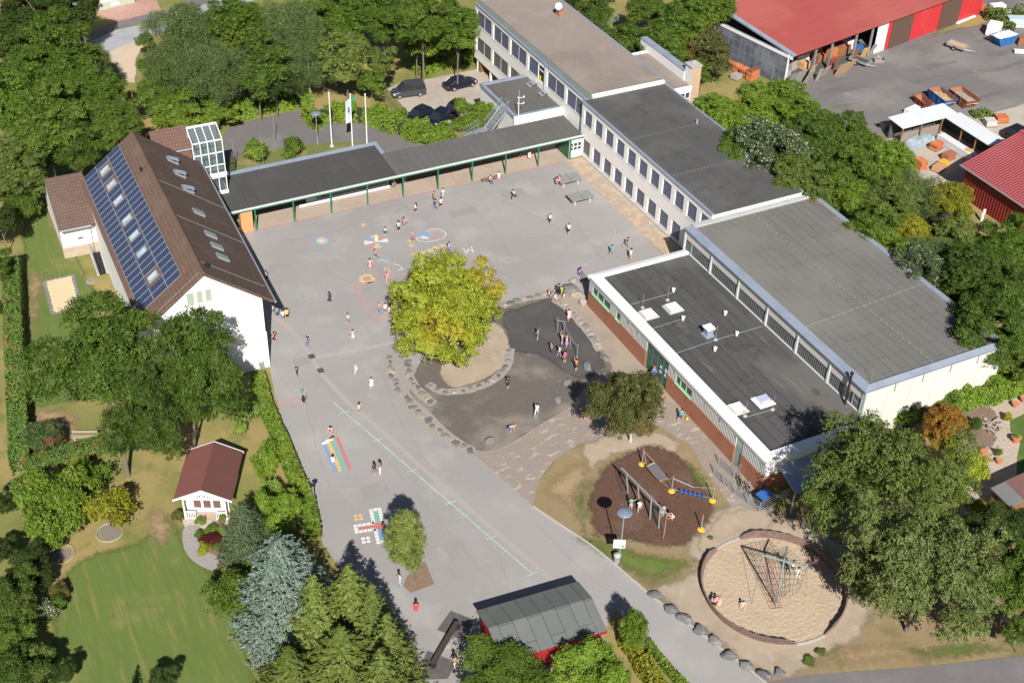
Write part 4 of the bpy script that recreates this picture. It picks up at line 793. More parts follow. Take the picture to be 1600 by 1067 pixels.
# --- boiler house with chimney behind the wing
bo = thing('boiler_house', 'low gravel-roofed boiler house with white parapet behind the school wings', 'boiler house', (0,0,0))
MB().box(83.8, 121.3, 0, 87.7, 131.5, 5.3).build('wall', m_cream, bo); MB().box(83.8, 121.2, 5.31, 87.7, 131.5, 5.75).build('roof', m_gravroof, bo)
b = MB(); b.box(83.8,120.98,5.2,87.75,121.19,5.85); b.box(83.8,131.51,5.3,87.7,131.7,6.0); b.build('roof_edge', m_white, bo)
b = MB(); b.box(87.71,122.9,0,88.0,133.3,7.0); b.box(88.001,122.9,0,88.6,126.6,6.99); b.build('parapet_wall', m_white, bo); b = MB(); b.box(87.65,122.85,7.01,88.66,133.35,7.08); b.build('coping', m_zinc, bo)
b = MB(); b.box(87.8,121.5,0,89.2,122.89,8.0); b.build('chimney', m_white, bo); b = MB(); b.box(87.82,121.43,0,89.18,121.49,7.9); b.build('chimney_facing', brickmat('tan_brick', (.48,.32,.19), (.55,.40,.26), (.38,.28,.2), .3, .1, .012, 'xz', layers=[(.9,(.42,.28,.18),.5,.7,.6)]), bo)
b = MB(); b.box(87.68,121.35,8.0,89.3,123.0,8.14); b.lathe([(.16,8.14),(.16,8.3),(.22,8.32),(.1,8.42)], 8, (88.5,122.3)); b.build('chimney_cap', m_curb, bo)
b = MB()
for x in (84.0,84.7,85.4,86.1,86.8,87.5): b.box(x,120.93,3.6,x+.12,121.05,5.1)
for z in (3.6,4.2,5.05): b.box(84.0,120.94,z,87.62,121.04,z+.1)
b.build('window_frame', m_frame, bo); MB().box(84.0,121.1,3.6,87.6,121.2,5.1).build('window_pane', m_glass, bo)
o = zone('leaf_litter', [(1256,312),(1270,305),(1290,314),(1312,334),(1300,338),(1280,322)], .004, M('brown_leaves', (.22,.125,.06), [(4,(.30,.18,.09),.45,.65,.7),(14,(.14,.08,.04),.5,.7,.7)], .95), 2, zf=6.205, rag=.3, soft=.8); tag(o, 'brown leaf litter in the far corner of the gym roof', 'leaf litter', None, 'stuff')
# ---------------------------------------------------------------- objects
def at(x, y, z=0.0):
    p = px(x, y, z); return p
m_stone_g = M('boulder_stone', (0.170,0.166,0.162), [(1.2,(0.230,0.221,0.212),.45,.65,.8), (4,(0.119,0.115,0.111),.5,.7,.6), (10,(0.255,0.246,0.234),.55,.75,.4)], .9, (5,.6,.08))
m_stone_d = M('dark_stone', (.125,.125,.128), [(1.2,(.18,.178,.175),.45,.65,.8), (5,(.09,.09,.09),.5,.7,.6)], .9, (6,.6,.06))
m_stone_t = M('tan_stone', (0.320,0.280,0.228), [(1.2,(0.256,0.224,0.188),.45,.65,.8), (5,(0.368,0.328,0.272),.5,.7,.6)], .9, (6,.6,.06))
def rock_mesh(seed, n=3, rough=.22, flatz=.7):
    bm = bmesh.new(); bmesh.ops.create_icosphere(bm, subdivisions=n, radius=1); r = random.Random(seed)
    pl = [(Vector((r.uniform(-1,1), r.uniform(-1,1), r.uniform(-.5,1))).normalized(), r.uniform(.52,.85)) for _ in range(14)]
    for v in bm.verts:
        d = v.co.normalized(); k = 1.0
        for q, h in pl:
            c = d.dot(q)
            if c > .01: k = min(k, h/c)
        v.co = d*(k+.03*math.sin(7*d.x+seed)*math.cos(6*d.y)); v.co.z *= flatz
    me = bpy.data.meshes.new('rock'); bm.to_mesh(me); bm.free(); return me
rocks = [rock_mesh(s) for s in range(5)]
def rock(name, label, p, sx, sy, sz, rz, mat, group, cat='boulder', k=0):
    me = rocks[k % 5]
    o = bpy.data.objects.new(name, me); COL.objects.link(o)
    if not me.materials: me.materials.append(mat)
    o.material_slots[0].link = 'OBJECT'; o.material_slots[0].material = mat
    o.location = (p.x, p.y, p.z+sz*.32); o.scale = (sx*.9, sy*.9, sz*.9) if name == 'boulder' else (sx*.88, sy*.88, sz*.88); o.rotation_euler = (0, 0, rz); return tag(o, label, cat, group)
# boulders along the road and in the play pit
bl = [((1024,930),.85,.5,.55,'dark boulder heading the roadside row beside the dry lawn'),((1047,952),.95,.6,.6,'second boulder down the roadside row, long and grey'),((1071,968),.85,.65,.65,'third boulder down the roadside row'),((1096,987),.8,.6,.65,'fourth boulder of the roadside row, rounded'),((1117,1003),.75,.6,.6,'fifth boulder of the roadside row'),((1138,1025),.75,.5,.7,'upright dark boulder sixth in the roadside row'),((1165,1040),.9,.55,.6,'seventh boulder of the roadside row, wide and pale'),((1196,1056),.8,.55,.6,'dark boulder at the end of the roadside row'),((1219,1052),.6,.5,.5,'small round boulder beyond the end of the roadside row')]
for i, (p, sx, sy, sz, lb) in enumerate(bl): rock('boulder', lb, at(*p), sx, sy, sz, R(-48+8*(i % 3)), m_stone_d if i not in (2,4,6) else m_stone_g, 'boulders along the road edge', k=i)
bl = [((766,690),.62,.55,.7,'round boulder in the bottom corner of the play pit'),((797,672),.5,.45,.5,'boulder with a child bending over it in the play pit'),((838,652),.7,.42,.5,'boulder with a child in white running over it'),((871,626),.6,.5,.55,'boulder between the running child and the pit bend'),((887,600),.65,.55,.6,'round boulder at the bend of the pit beside the plaza'),((917,574),.85,.55,.6,'large long boulder below the child in orange'),((945,560),.75,.45,.5,'boulder at the upper right corner of the play pit')]
for i, (p, sx, sy, sz, lb) in enumerate(bl): rock('boulder', lb, at(*p), sx, sy, sz, R(20+15*i), m_stone_g, 'boulders in the play pit', k=i+2)
bl = [((890,452),1.5,1.1,.6,'broad flat grey rock by the far hall corner',m_stone_g),((904,462),1.0,.8,.65,'pale tan rock by the far hall corner',m_stone_t),((912,475),.8,.55,.7,'small tan rock against the brick hall wall',m_stone_t),((897,440),.9,.6,.5,'mossy rock in the shade behind the hall corner',m_stone_t),((910,432),1.3,.45,.4,'long low rock along the yard above the hall corner',m_stone_g)]
for i, (p, sx, sy, sz, lb, m) in enumerate(bl): rock('rock', lb, at(*p), sx, sy, sz, R(-40+30*i), m, 'rocks by the hall corner', 'rock', k=i+1)
def stones(poly, step, r, label, group, mats, off=0):
    P = [at(*p) for p in poly]; i = 0
    for a, b in zip(P[:-1], P[1:]):
        n = max(1, int((b-a).length/step))
        for k in range(n):
            q = a.lerp(b, (k+.5)/n)+Vector((rnd.uniform(-.12,.12), rnd.uniform(-.12,.12), .02)); i += 1; s = r*rnd.uniform(.75,1.3)
            rock('edging_stone', label, q, s, s*rnd.uniform(.6,.95), .2, rnd.uniform(0,6), mats[i % len(mats)], group, 'edging stone', k=i)
mm = [m_stone_d, m_stone_g, m_stone_d, m_stone_g, m_stone_t]
stones([(607,555),(612,585),(625,612),(648,640),(672,662),(700,685),(738,706)], .66, .50, 'flat grey edging stone in the outer left border of the play pit', 'outer left border stones of the play pit', mm)
stones([(634,562),(640,590),(655,612),(678,632)], .66, .46, 'flat grey edging stone in the inner left border of the play pit', 'inner left border stones of the play pit', mm)
stones([(783,478),(812,468),(858,459)], .7, .54, 'flat stone in the top border of the dark play pit', 'top border stones of the play pit', [m_stone_g, m_stone_t, m_stone_d])
stones([(868,468),(885,480),(905,500),(925,525),(940,548)], .7, .54, 'flat stone in the right border between play pit and hall path', 'right border stones of the play pit', [m_stone_t, m_stone_g, m_stone_t])
stones([(668,600),(690,612),(715,612),(745,606),(775,592),(793,568),(797,545)], .7, .40, 'low stone ringing the sandy patch under the big yellow-green tree', 'stones ringing the sandy tree patch', mm)
# kerb between road and lawn
kb = MB(); P = smooth_poly([tuple(at(*p)[:2]) for p in ((832,791),(880,823),(925,853),(970,890),(1010,925),(1060,962),(1110,1001),(1160,1038),(1205,1074))], 4, False)
for a, b in zip(P[:-1], P[1:]):
    d = Vector((b[0]-a[0], b[1]-a[1])).normalized()*.07; kb.prism([(a[0]-d.y,a[1]+d.x),(a[0]+d.y,a[1]-d.x),(b[0]+d.y,b[1]-d.x),(b[0]-d.y,b[1]+d.x)], 0, .09)
tag(kb.build('kerb', m_curb), None, None, kind='structure')
# --- playground lamp with notice board and bin
def lamp(x, y, h, label, sign=False):
    p = at(x, y); t = thing('street_lamp', label, 'street lamp', p)
    b = MB(); b.tube([(0,0,0),(0,0,1.0)], .085, 8); b.tube([(0,0,1.0),(0,0,h)], .05, 8); b.build('pole', m_alu, t)
    b = MB(); b.lathe([(.06,h-.05),(.22,h),(.62,h+.12),(.66,h+.2),(.5,h+.3),(.2,h+.38),(.04,h+.4)], 18); b.build('lamp_head', flat('lamp_blue_grey', (.17,.20,.26) if sign else (.45,.50,.55), .35), t, smooth=True)
    b = MB(); b.lathe([(.2,h-.25),(.24,h-.1),(.2,h+.0)], 12); b.build('lens', flat('lamp_lens', (.6,.6,.58), .3), t)
    if sign:
        b = MB(); b.box(-.62,-.14,1.75,.34,-.08,2.65); o = b.build('notice_board', flat('notice_white', (.70,.72,.70)), t); o.rotation_euler.z = R(-28)
        b = MB(); 
        for z in (2.5, 2.3, 2.12): b.box(-.5,-.146,z-.05,.1,-.141,z, 0)
        b.box(.05,-.146,1.85,.25,-.141,2.1,0); b.build('notice_print', flat('print_green', (.12,.32,.16)), o)
    return t
lamp(967, 878, 5.4, 'street lamp with flat dark head and white notice board on the lawn', True)
lamp(496.5, 226, 4.0, 'pale street lamp with round head beside the loop road')
t = thing('sign_post', 'grey post with a small dark plate beside the long garden hedge', 'sign post', at(491,788)); MB().lathe([(.06,0),(.06,2.55)], 8).build('post', m_alu, t); MB().box(-.25,-.06,2.1,.25,-.02,2.5).build('plate', m_dark, t)
p = at(963.5, 879); t = thing('litter_bin', 'grey litter bin at the foot of the playground lamp', 'litter bin', p)
b = MB(); b.lathe([(.2,.05),(.26,.1),(.28,.8),(.2,.82)], 12); b.build('bin_body', m_alu, t); b = MB(); b.lathe([(.3,.82),(.31,.92),(.12,1.02)], 12); b.build('bin_lid', m_curb, t)
p = at(407, 571); t = thing('litter_bin', 'grey litter bin against the corner of the white house', 'litter bin', p+Vector((0,-.5,0)))
b = MB(); b.lathe([(.2,.05),(.27,.1),(.27,.85),(.2,.87)], 12); b.build('bin_body', m_alu, t); b = MB(); b.lathe([(.29,.87),(.3,.95),(.1,1.0)], 12); b.build('bin_lid', m_curb, t)
# --- flag poles and flag
fl = [((518.7,229),'tall white flagpole standing left of the flag'),((551,231),'tall white flagpole that carries the banner'),((573.7,231),'tall white flagpole standing right of the flag')]
for p, lb in fl:
    t = thing('flagpole', lb, 'flagpole', at(*p), 0, 'white flagpoles by the loop road'); b = MB(); b.tube([(0,0,.1),(0,0,7.0)], .085, 8, r2=.06); b.build('pole', m_frame, t); b = MB(); b.lathe([(.3,0),(.3,.08),(.12,.16)], 12); b.build('base', m_curb, t)
    b = MB(); b.lathe([(.02,6.98),(.1,7.04),(.1,7.1),(.02,7.18)], 8); b.build('finial', m_frame, t)
fp = at(551, 231); ff = thing('flag', 'white and green hanging banner with a small crest on the middle flagpole', 'flag', (fp.x, fp.y, 3.55), R(28))
def cloth(x0, x1, z0, z1, ph, m):
    b = MB(); n = 8; k = 6
    for i in range(n+1):
        for j in range(k+1):
            x = x0+(x1-x0)*i/n; z = z0+(z1-z0)*j/k; b.v.append((x, .07*math.sin(5*x+ph+z), z))
    b.f = [(i*(k+1)+j, (i+1)*(k+1)+j, (i+1)*(k+1)+j+1, i*(k+1)+j+1) for i in range(n) for j in range(k)]; b.m = [0]*len(b.f); return b
cloth(-.92,-.02,0,2.95,0,0).build('white_field', flat('flag_white', (.76,.76,.76)), ff, smooth=True)
b = MB(); n = 6
for i in range(n+1):
    z = 1.2+1.75*i/n; b.v += [(.0,.05*math.sin(z*3),z), (.85*(i/n),.02+.1*math.sin(z*4),z)]
b.f = [(2*i,2*i+1,2*i+3,2*i+2) for i in range(n)]; b.m = [0]*n; b.build('green_field', flat('flag_green', (.02,.36,.17)), ff)
b = MB(); b.add([(-.62,-.10,1.35),(-.3,-.10,1.35),(-.22,-.10,1.75),(-.3,-.10,2.05),(-.62,-.10,2.05),(-.70,-.10,1.75)], [(0,1,2,3,4,5)], 0); b.add([(-.6,-.105,1.7),(-.36,-.105,1.7),(-.36,-.105,2.0),(-.6,-.105,2.0)], [(0,1,2,3)], 1); b.build('crest', [flat('crest_blue', (.12,.22,.50)), flat('crest_red', (.55,.25,.15))], ff)
for p, lb in (((368,271),'thin grey stake nearest the glazed stair tower'),((412,262),'thin grey stake right of the young tree on the flag lawn'),((430,92+134),'thin grey stake at the edge of the loop road')):
    b = MB(); b.tube([(0,0,0),(0,0,4.2)], .035, 6); b.lathe([(.06,0),(.07,.3),(.03,.32)], 8); tag(b.build('stake', m_alu, None, at(*p)), lb, 'stake', 'thin stakes on the flag lawn')
# --- table tennis tables, canopy bench
for c, rz, lb in (((906.5,307),-.02,'grey concrete table tennis table nearer the camera'),((888,279),.02,'grey concrete table tennis table with two children sitting at it')):
    t = thing('table_tennis_table', lb, 'table tennis table', at(c[0], c[1]+8), rz, 'table tennis tables on the yard')
    b = MB(); b.box(-1.42,-.84,.72,1.42,.84,.80); b.build('table_top', M('table_concrete', (.235,.24,.225), [(1,(.29,.29,.27),.45,.65,.7)], .8), t)
    b = MB(); b.box(-.015,-.9,.8,.015,.9,.95); b.build('net', m_alu, t)
    for x in (-.95,.95): b = MB(); b.box(x-.1,-.55,0,x+.1,.55,.71); b.build('leg', M('leg_concrete', (.46,.40,.32), rough=.9), t)
t = thing('bench', 'dark slatted bench at the canopy edge with two children', 'bench', at(765,284), R(2)); b = MB(); b.box(-1.0,-.25,.42,1.0,.25,.5); b.build('seat', m_wood, t)
for x in (-.8,.8): MB().box(x-.06,-.22,0,x+.06,.22,.41).build('leg', m_alu, t)
t = thing('bench', 'old wooden garden bench under the big tree by the clipped bush', 'bench', at(134,688), R(-24)); b = MB(); b.box(-1.1,-.2,.42,1.1,.2,.5); b.box(-1.1,.2,.7,1.1,.26,.95); b.build('seat', flat('weathered_wood', (.36,.29,.22)), t)
for x in (-.85,.85): MB().box(x-.1,-.2,0,x+.1,.22,.41).build('leg', m_stone_t, t)
p = at(379,358); MB()
t = thing('bench', 'small pale bench beside the orange brick pier', 'bench', at(383,360), R(3)); MB().box(-.7,-.18,.38,.7,.18,.45).build('seat', m_cream, t)
for x in (-.5,.5): MB().box(x-.05,-.15,0,x+.05,.15,.375).build('leg', m_cream, t)
# --- climbing frame
cf = thing('climbing_frame', 'galvanised steel climbing beam on posts over the bark bed', 'climbing frame', (0,0,0))
b = MB(); A, E = at(971,731,2.5), at(1044,804,2.5); b.tube([A, E], .085, 10); b.build('beam', m_alu, cf)
ps = []
for x, y in ((981,770),(998.5,788),(1015.5,811),(1029,825)):
    g = at(x, y); ps.append(g); d = (E-A).normalized(); s = (g-A).dot(d); top = A+d*s; b = MB(); b.tube([g, (top.x, top.y, top.z-.03)], .075, 8); b.build('post', m_alu, cf)
def net(name, a, b2, c, d, n, m, r, mat, parent):
    """rope net on the quad a-b-c-d (a to b along the top)"""
    q = MB()
    for i in range(n+1): t = i/n; q.tube([a.lerp(b2, t), d.lerp(c, t)], r, 4)
    for j in range(m+1): t = j/m; q.tube([a.lerp(d, t), b2.lerp(c, t)], r, 4)
    return q.build(name, mat, parent)
m_rope = flat('dark_rope', (.06,.065,.06), .9); m_rope2 = flat('tan_rope', (.42,.32,.20), .9)
Z = lambda p, z: Vector((p.x, p.y, z))
net('climbing_net', Z(ps[2],2.3), Z(ps[3],2.3), Z(ps[3],.3), Z(ps[2],.3), 4, 8, .014, m_rope, cf)
net('rope_ladder', A+(E-A)*.02, A+(E-A)*.10, Z(A+(E-A)*.10,.25), Z(A+(E-A)*.02,.25), 1, 8, .014, m_rope, cf)
b = MB(); e = E-(E-A)*.03; b.tube([e, e+Vector((.05,.0,-1.2)), e+Vector((-.3,-.4,-2.4))], .025, 5); b.build('hanging_rope', flat('pink_rope', (.55,.28,.24), .9), cf)
# --- balance course: posts on yellow feet
pc = [((1003,726),1.75),((1049,768),1.75),((1113,783),1.72),((1095,828),1.65)]
bp = [at(*p) for p, h in pc]
bc = thing('balance_course', 'balance course of steel posts on yellow feet with a net bridge and blue steps', 'balance course', (0,0,0))
for i, (p, h) in enumerate(pc):
    g = bp[i]; o = MB().lathe([(.055,.1),(.055,h)], 10).build('post', m_alu, bc, g); MB().lathe([(.065,h-.02),(.07,h+.08),(.03,h+.12)], 10).build('cap', flat('red_cap', (.60,.10,.06)), o)
    MB().lathe([(.30,.03),(.32,.1),(.24,.17),(.08,.2)], 14).build('foot', flat('yellow_foot', (.72,.42,.03)), o)
a, b2 = bp[0], bp[1]; dd = (b2-a).normalized(); q = Vector((-dd.y, dd.x, 0))*.42; L = (b2-a).length
f = lambda t, s, z: a+dd*(L*t)+q*s+Vector((0,0,z))
net('net_bridge', f(.28,1,.85), f(.72,1,.55), f(.72,-1,.55), f(.28,-1,.85), 12, 5, .03, flat('grey_rope', (.17,.18,.20), .9), bc)
b = MB(); b.tube([f(.26,1,.95), f(.5,1,.6), f(.72,1,.55)], .03, 5); b.tube([f(.26,-1,.95), f(.5,-1,.6), f(.72,-1,.55)], .03, 5, 1); b.build('bridge_edge', [flat('grey_rope', (.17,.18,.20)), flat('red_rope', (.36,.09,.07))], bc)
b = MB()
for s in (1, -1): b.tube([a+Vector((0,0,1.65)), f(.26,s,.95)], .02, 5); b.tube([b2+Vector((0,0,1.65)), f(.73,s,.55)], .02, 5); b.tube([a+Vector((0,0,.3)), f(.27,s*.9,.85)], .016, 5); b.tube([b2+Vector((0,0,.3)), f(.72,s*.9,.55)], .016, 5)
b.tube([f(.27,1.05,.9), f(.27,-1.05,.9)], .05, 6); b.tube([f(.725,1.05,.57), f(.725,-1.05,.57)], .05, 6); b.build('bridge_rope', m_rope2, bc)
a, c2 = bp[1], bp[2]
b = MB(); b.tube([a+Vector((0,0,1.55)), a.lerp(c2,.5)+Vector((0,0,1.1)), c2+Vector((0,0,1.55))], .016, 5); b.tube([a+Vector((0,0,.35)), a.lerp(c2,.5)+Vector((0,0,.25)), c2+Vector((0,0,.35))], .016, 5); b.build('chain', m_alu, bc)
for k in range(6): q2 = a.lerp(c2, .22+.11*k); MB().box(-.14,-.1,0,.14,.1,.22).build('step', flat('blue_step', (.04,.10,.30)), bc, (q2.x, q2.y, .22), rz=.2)
# --- sandpit with palisade and rope climber
sc = Vector((52.39, 53.25)); sr = 5.6
m_pal = ribmat('palisade_wood', (.185,.125,.105), 'z', .5, .0, .9, [(3,(.24,.17,.145),.45,.65,.8)])
zc = [(sc.x+(sr-.1)*math.cos(R(a)), sc.y+(sr-.1)*math.sin(R(a))) for a in range(0, 360, 6)]
zone('sandpit', zc, .045, m_sand, uv=True)
b = None
pal = thing('sandpit_palisade', 'ring of short upright brown timber posts around the round sandpit', 'palisade', (sc.x, sc.y, 0))
b = MB()
for a0, a1 in ((108,253),(278,443)):
    n = int((a1-a0)*R(1)*sr/.125)
    for k in range(n):
        a = R(a0+(a1-a0)*k/n); e = min(1, k/8, (n-k)/8); h = .25+.45*e+.03*math.sin(k*7.3); c, s = math.cos(a), math.sin(a)
        b.tube([(sr*c, sr*s, 0), ((sr+.12)*c, (sr+.12)*s, h)], .062, 6)
    b.build('timber_posts', m_pal, pal); b = MB()
b = MB()
for a0, a1 in ((253,278),(443,468)):
    for k in range(8):
        a, c2 = R(a0+(a1-a0)*k/8), R(a0+(a1-a0)*(k+1)/8); b.prism([(sr*math.cos(a),sr*math.sin(a)),(sr*math.cos(c2),sr*math.sin(c2)),((sr+.16)*math.cos(c2),(sr+.16)*math.sin(c2)),((sr+.16)*math.cos(a),(sr+.16)*math.sin(a))], 0, .12)
b.build('concrete_kerb', m_curb, pal)
rc = thing('rope_climber', 'rope climbing net hung from crossed steel beams in the sandpit', 'climbing net', (0,0,0))
A1, A2, B1, B2 = Vector((51.18,53.94,3.7)), Vector((54.07,51.86,3.05)), Vector((53.93,54.26,3.1)), Vector((50.29,50.75,3.5)); X = Vector((52.75,53.1,3.25))
m_st = flat('steel_beam', (.24,.29,.30), .5, .3)
for a, c2 in ((A1,A2),(B1,X+Vector((0,0,.12))),(X+Vector((0,0,.12)),Vector((51.5,51.6,.05))),(A1,Vector((51.55,51.7,.05)))):
    b = MB(); b.tube([a, c2], .075, 8); b.build('beam', m_st, rc)
g0 = Vector((50.6,51.0,.1))
net('net', A1, X, Vector((52.5,51.9,.5)), Vector((51.2,51.8,.4)), 7, 8, .014, m_rope, rc)
net('net', X, A2, Vector((53.2,51.3,1.2)), Vector((52.3,51.5,.6)), 4, 6, .014, m_rope, rc)
net('net', A1, B1, X, Vector((51.9,53.5,2.6)), 6, 5, .016, m_rope, rc)
net('net', B1, A2, X, X+Vector((.1,.3,-.3)), 6, 4, .016, m_rope, rc)
net('net', A1, A1.lerp(X,.4), Vector((51.8,51.2,.15)), Vector((50.9,51.5,.15)), 4, 9, .016, flat('red_rope2', (.28,.09,.06), .9), rc)
b = MB(); b.tube([A2, Z(A2,.1)+Vector((.1,-.5,0))], .014, 4); b.tube([A1, Vector((49.9,52.6,.1))], .014, 4); b.tube([B1, Vector((54.4,54.2,.1))], .014, 4); b.build('guy_rope', m_rope, rc)
# --- pull-up bars in the play pit
tb = thing('turning_bars', 'row of steel turning bars of different heights in the dark play pit', 'turning bars', (0,0,0))
bs = [((870.5,520),1.9),((881,522),1.6),((890.5,545),1.5),((901.5,560),1.75)]
g = [at(*p) for p, h in bs]
for q, (p, h) in zip(g, bs): MB().lathe([(.04,0),(.04,h)], 8).build('post', m_alu, tb, q)
b = MB()
for i, z in ((0,1.5),(1,1.3),(2,1.4)): b.tube([Z(g[i],z), Z(g[i+1],z)], .025, 6)
b.build('bar', m_alu, tb)
# --- seesaw beam
ss = thing('seesaw', 'long dark wooden balance beam seesaw on the rubber mats', 'seesaw', (0,0,0))
a, c2 = at(676,1034,.45), at(714,970,.75); d = (c2-a).normalized(); b = MB(); q = Vector((-d.y,d.x,0)).normalized()*.17
b.slab([a-q, c2-q, c2+q, a+q], .3); b.build('beam', flat('dark_beam', (.055,.042,.035), .9), ss)
m_ = a.lerp(c2,.5); b = MB(); b.box(m_.x-.35,m_.y-.18,0,m_.x+.35,m_.y+.18,.32); b.build('pivot', m_stone_t, ss)
for e in (a, c2): b = MB(); b.lathe([(.28,.03),(.3,.1),(.2,.14)], 12); b.build('rubber_stop', m_dark, ss, (e.x,e.y,0))
# --- red play shed with felt roof
sh = thing('play_shed', 'red wooden play shed with grey felt roof by the road', 'shed', (33.3, 56.6, 0), R(-4.5))
b = MB(); b.extrude([(-2.35,0),(2.25,0),(2.25,2.15),(.1,2.75),(-2.35,2.15)], 'x', -3.9, 3.9); b.build('wall', ribmat('red_boards', (.42,.02,.025), 'x', .18, .02, .6, [(.8,(.34,.015,.02),.5,.7,.6)]), sh)
m_shf = brickmat('shed_felt', (0.126,0.133,0.126), (0.140,0.146,0.137), (0.058,0.061,0.058), 6, 1.15, .03, 'yx', layers=[(.5,(0.162,0.166,0.155),.5,.7,.6), (20,(0.180,0.184,0.173),.5,.75,.4)], off=.3)
b = MB(); b.slab([(-4.2,.1,2.88),(4.2,.1,2.88),(4.2,2.55,2.16),(-4.2,2.55,2.16)], .1); b.slab([(-4.2,-2.65,2.16),(4.2,-2.65,2.16),(4.2,.1,2.88),(-4.2,.1,2.88)], .1); b.build('roof', m_shf, sh)
b = MB(); b.box(-4.2,-2.72,1.93,4.2,-2.66,2.16); b.build('eaves_board', flat('red_trim', (.36,.02,.025)), sh)
b = MB(); b.box(-1.0,-2.41,.05,1.0,-2.36,2.0); b.build('door', flat('dark_red_door', (.25,.015,.02)), sh)
# --- railings, bicycles and bins at the hall's side door
m_rail = m_alu
def railing(name, label, pts, h, bars=4, group=None):
    t = thing(name, label, 'railing', (0,0,0), 0, group); P = [at(*p) for p in pts]
    b = MB()
    for a, c2 in zip(P[:-1], P[1:]):
        for k in range(bars): z = .15+(h-.15)*k/(bars-1); b.tube([Z(a,z), Z(c2,z)], .022, 5)
    b.build('rail', m_rail, t)
    for q in P: MB().lathe([(.035,0),(.035,h+.02)], 6).build('post', m_rail, t, q)
    return t
railing('railing', 'grey steel railing along the bike yard beside the lawn', [(1115,741),(1130,757),(1147,772),(1167,787)], 1.1, 5)
railing('railing', 'grey railing forming the near corner of the bike yard', [(1168,788),(1186,800),(1230,778)], 1.1, 5)
railing('railing', 'grey railing enclosing the landing before the side door', [(1122,725),(1146,747),(1160,735)], 1.1, 5)
def bike(x, y, rz, lb, col):
    t = thing('bicycle', lb, 'bicycle', at(x, y), rz, 'bicycles by the brick hall')
    for q in (-.52,.52):
        b = MB(); n = 18; b.tube([(q+.33*math.cos(2*math.pi*k/n), 0, .34+.33*math.sin(2*math.pi*k/n)) for k in range(n+1)], .022, 5)
        for k in range(6): a = k*math.pi/3; b.tube([(q,0,.34),(q+.32*math.cos(a),0,.34+.32*math.sin(a))], .004, 3)
        b.build('wheel', m_dark, t)
    b = MB(); b.tube([(-.52,0,.34),(-.1,0,.3),(.35,0,.75),(-.2,0,.72),(-.1,0,.3)], .02, 5); b.tube([(-.52,0,.34),(-.2,0,.72),(-.23,0,.85)], .018, 5); b.tube([(.52,0,.34),(.35,0,.78),(.32,0,.95)], .02, 5); b.build('frame', flat('bike_'+col, dict(black=(.03,.03,.035), silver=(.5,.5,.52), blue=(.05,.09,.25))[col], .4), t)
    b = MB(); b.tube([(.32,-.28,.97),(.34,0,.95),(.32,.28,.97)], .016, 5); b.build('handlebar', m_alu, t); b = MB(); b.box(-.36,-.07,.85,-.1,.07,.9); b.build('saddle', m_dark, t)
bike(1154,757,R(60),'black bicycle nearest the side door railing','black'); bike(1160,763,R(72),'silver bicycle in the middle by the brick hall','silver'); bike(1168,770,R(65),'dark blue bicycle nearest the near hall corner','blue')
t = thing('waste_container', 'dark waste container with blue lid inside the near railing', 'waste container', at(1192,786), R(12)); MB().box(-.6,-.4,.1,.6,.4,.95).build('bin_body', m_dark, t); b = MB(); b.add([(-.66,-.46,.955),(.66,-.46,.955),(.66,.46,1.1),(-.66,.46,1.1),(-.66,-.46,1.0),(.66,-.46,1.0),(.66,.46,1.15),(-.66,.46,1.15)], [(3,2,1,0),(4,5,6,7),(0,1,5,4),(1,2,6,5),(2,3,7,6),(3,0,4,7)]); b.build('lid', flat('bin_blue', (.03,.11,.35)), t)
# --- escape stair beside the annex
es = thing('escape_stair', 'galvanised steel outside stair rising to the annex roof', 'staircase', (0,0,0))
top, mid, bot = at(800,180,3.55), at(757,205,1.75), at(727,216,1.0)
top2, mid2 = at(806,190,3.55), at(768,214,1.75)
def flight(a, c2, w, n, parent):
    d = Vector((c2.x-a.x, c2.y-a.y, 0)); L = d.length; d.normalize(); q = Vector((-d.y, d.x, 0))
    b = MB()
    for i in range(n):
        t = (i+.5)/n; p = a.lerp(c2, t); e = d*.13; b.slab([p-e-q*w/2, p+e-q*w/2, p+e+q*w/2, p-e+q*w/2], .05)
    b.build('tread', m_alu, parent)
    for s in (-1, 1):
        b = MB(); o = q*(s*w/2); b.tube([a+o, c2+o], .07, 5); b.build('stringer', m_alu, parent)
        b = MB(); b.tube([a+o+Z(a*0,1.05), c2+o+Z(a*0,1.05)], .03, 5)
        for i in range(n*2+1): p = a.lerp(c2, i/(n*2))+o; b.tube([p, p+Vector((0,0,1.05))], .012, 4)
        b.build('railing', m_alu, parent)
ta = Vector((66.3,129.2,3.55)); tb_ = at(762,203,1.6); flight(ta, tb_, 1.2, 12, es); tc = at(722,213,.6); td = tb_+(tc-tb_).normalized()*1.2; td.z = 1.6
b = MB(); d = (td-tb_); q = Vector((-d.y,d.x,0)).normalized()*.6; b.slab([tb_-q,td-q,td+q,tb_+q], .06); b.build('landing', m_alu, es)
flight(td, Vector((tc.x,tc.y,.1)), 1.2, 8, es)
b = MB()
for p in (tb_, td): 
    for s in (-1, 1): e = p+q*s*.95; b.box(e.x-.04,e.y-.04,-.5,e.x+.04,e.y+.04,1.5)
b.build('support', m_alu, es)
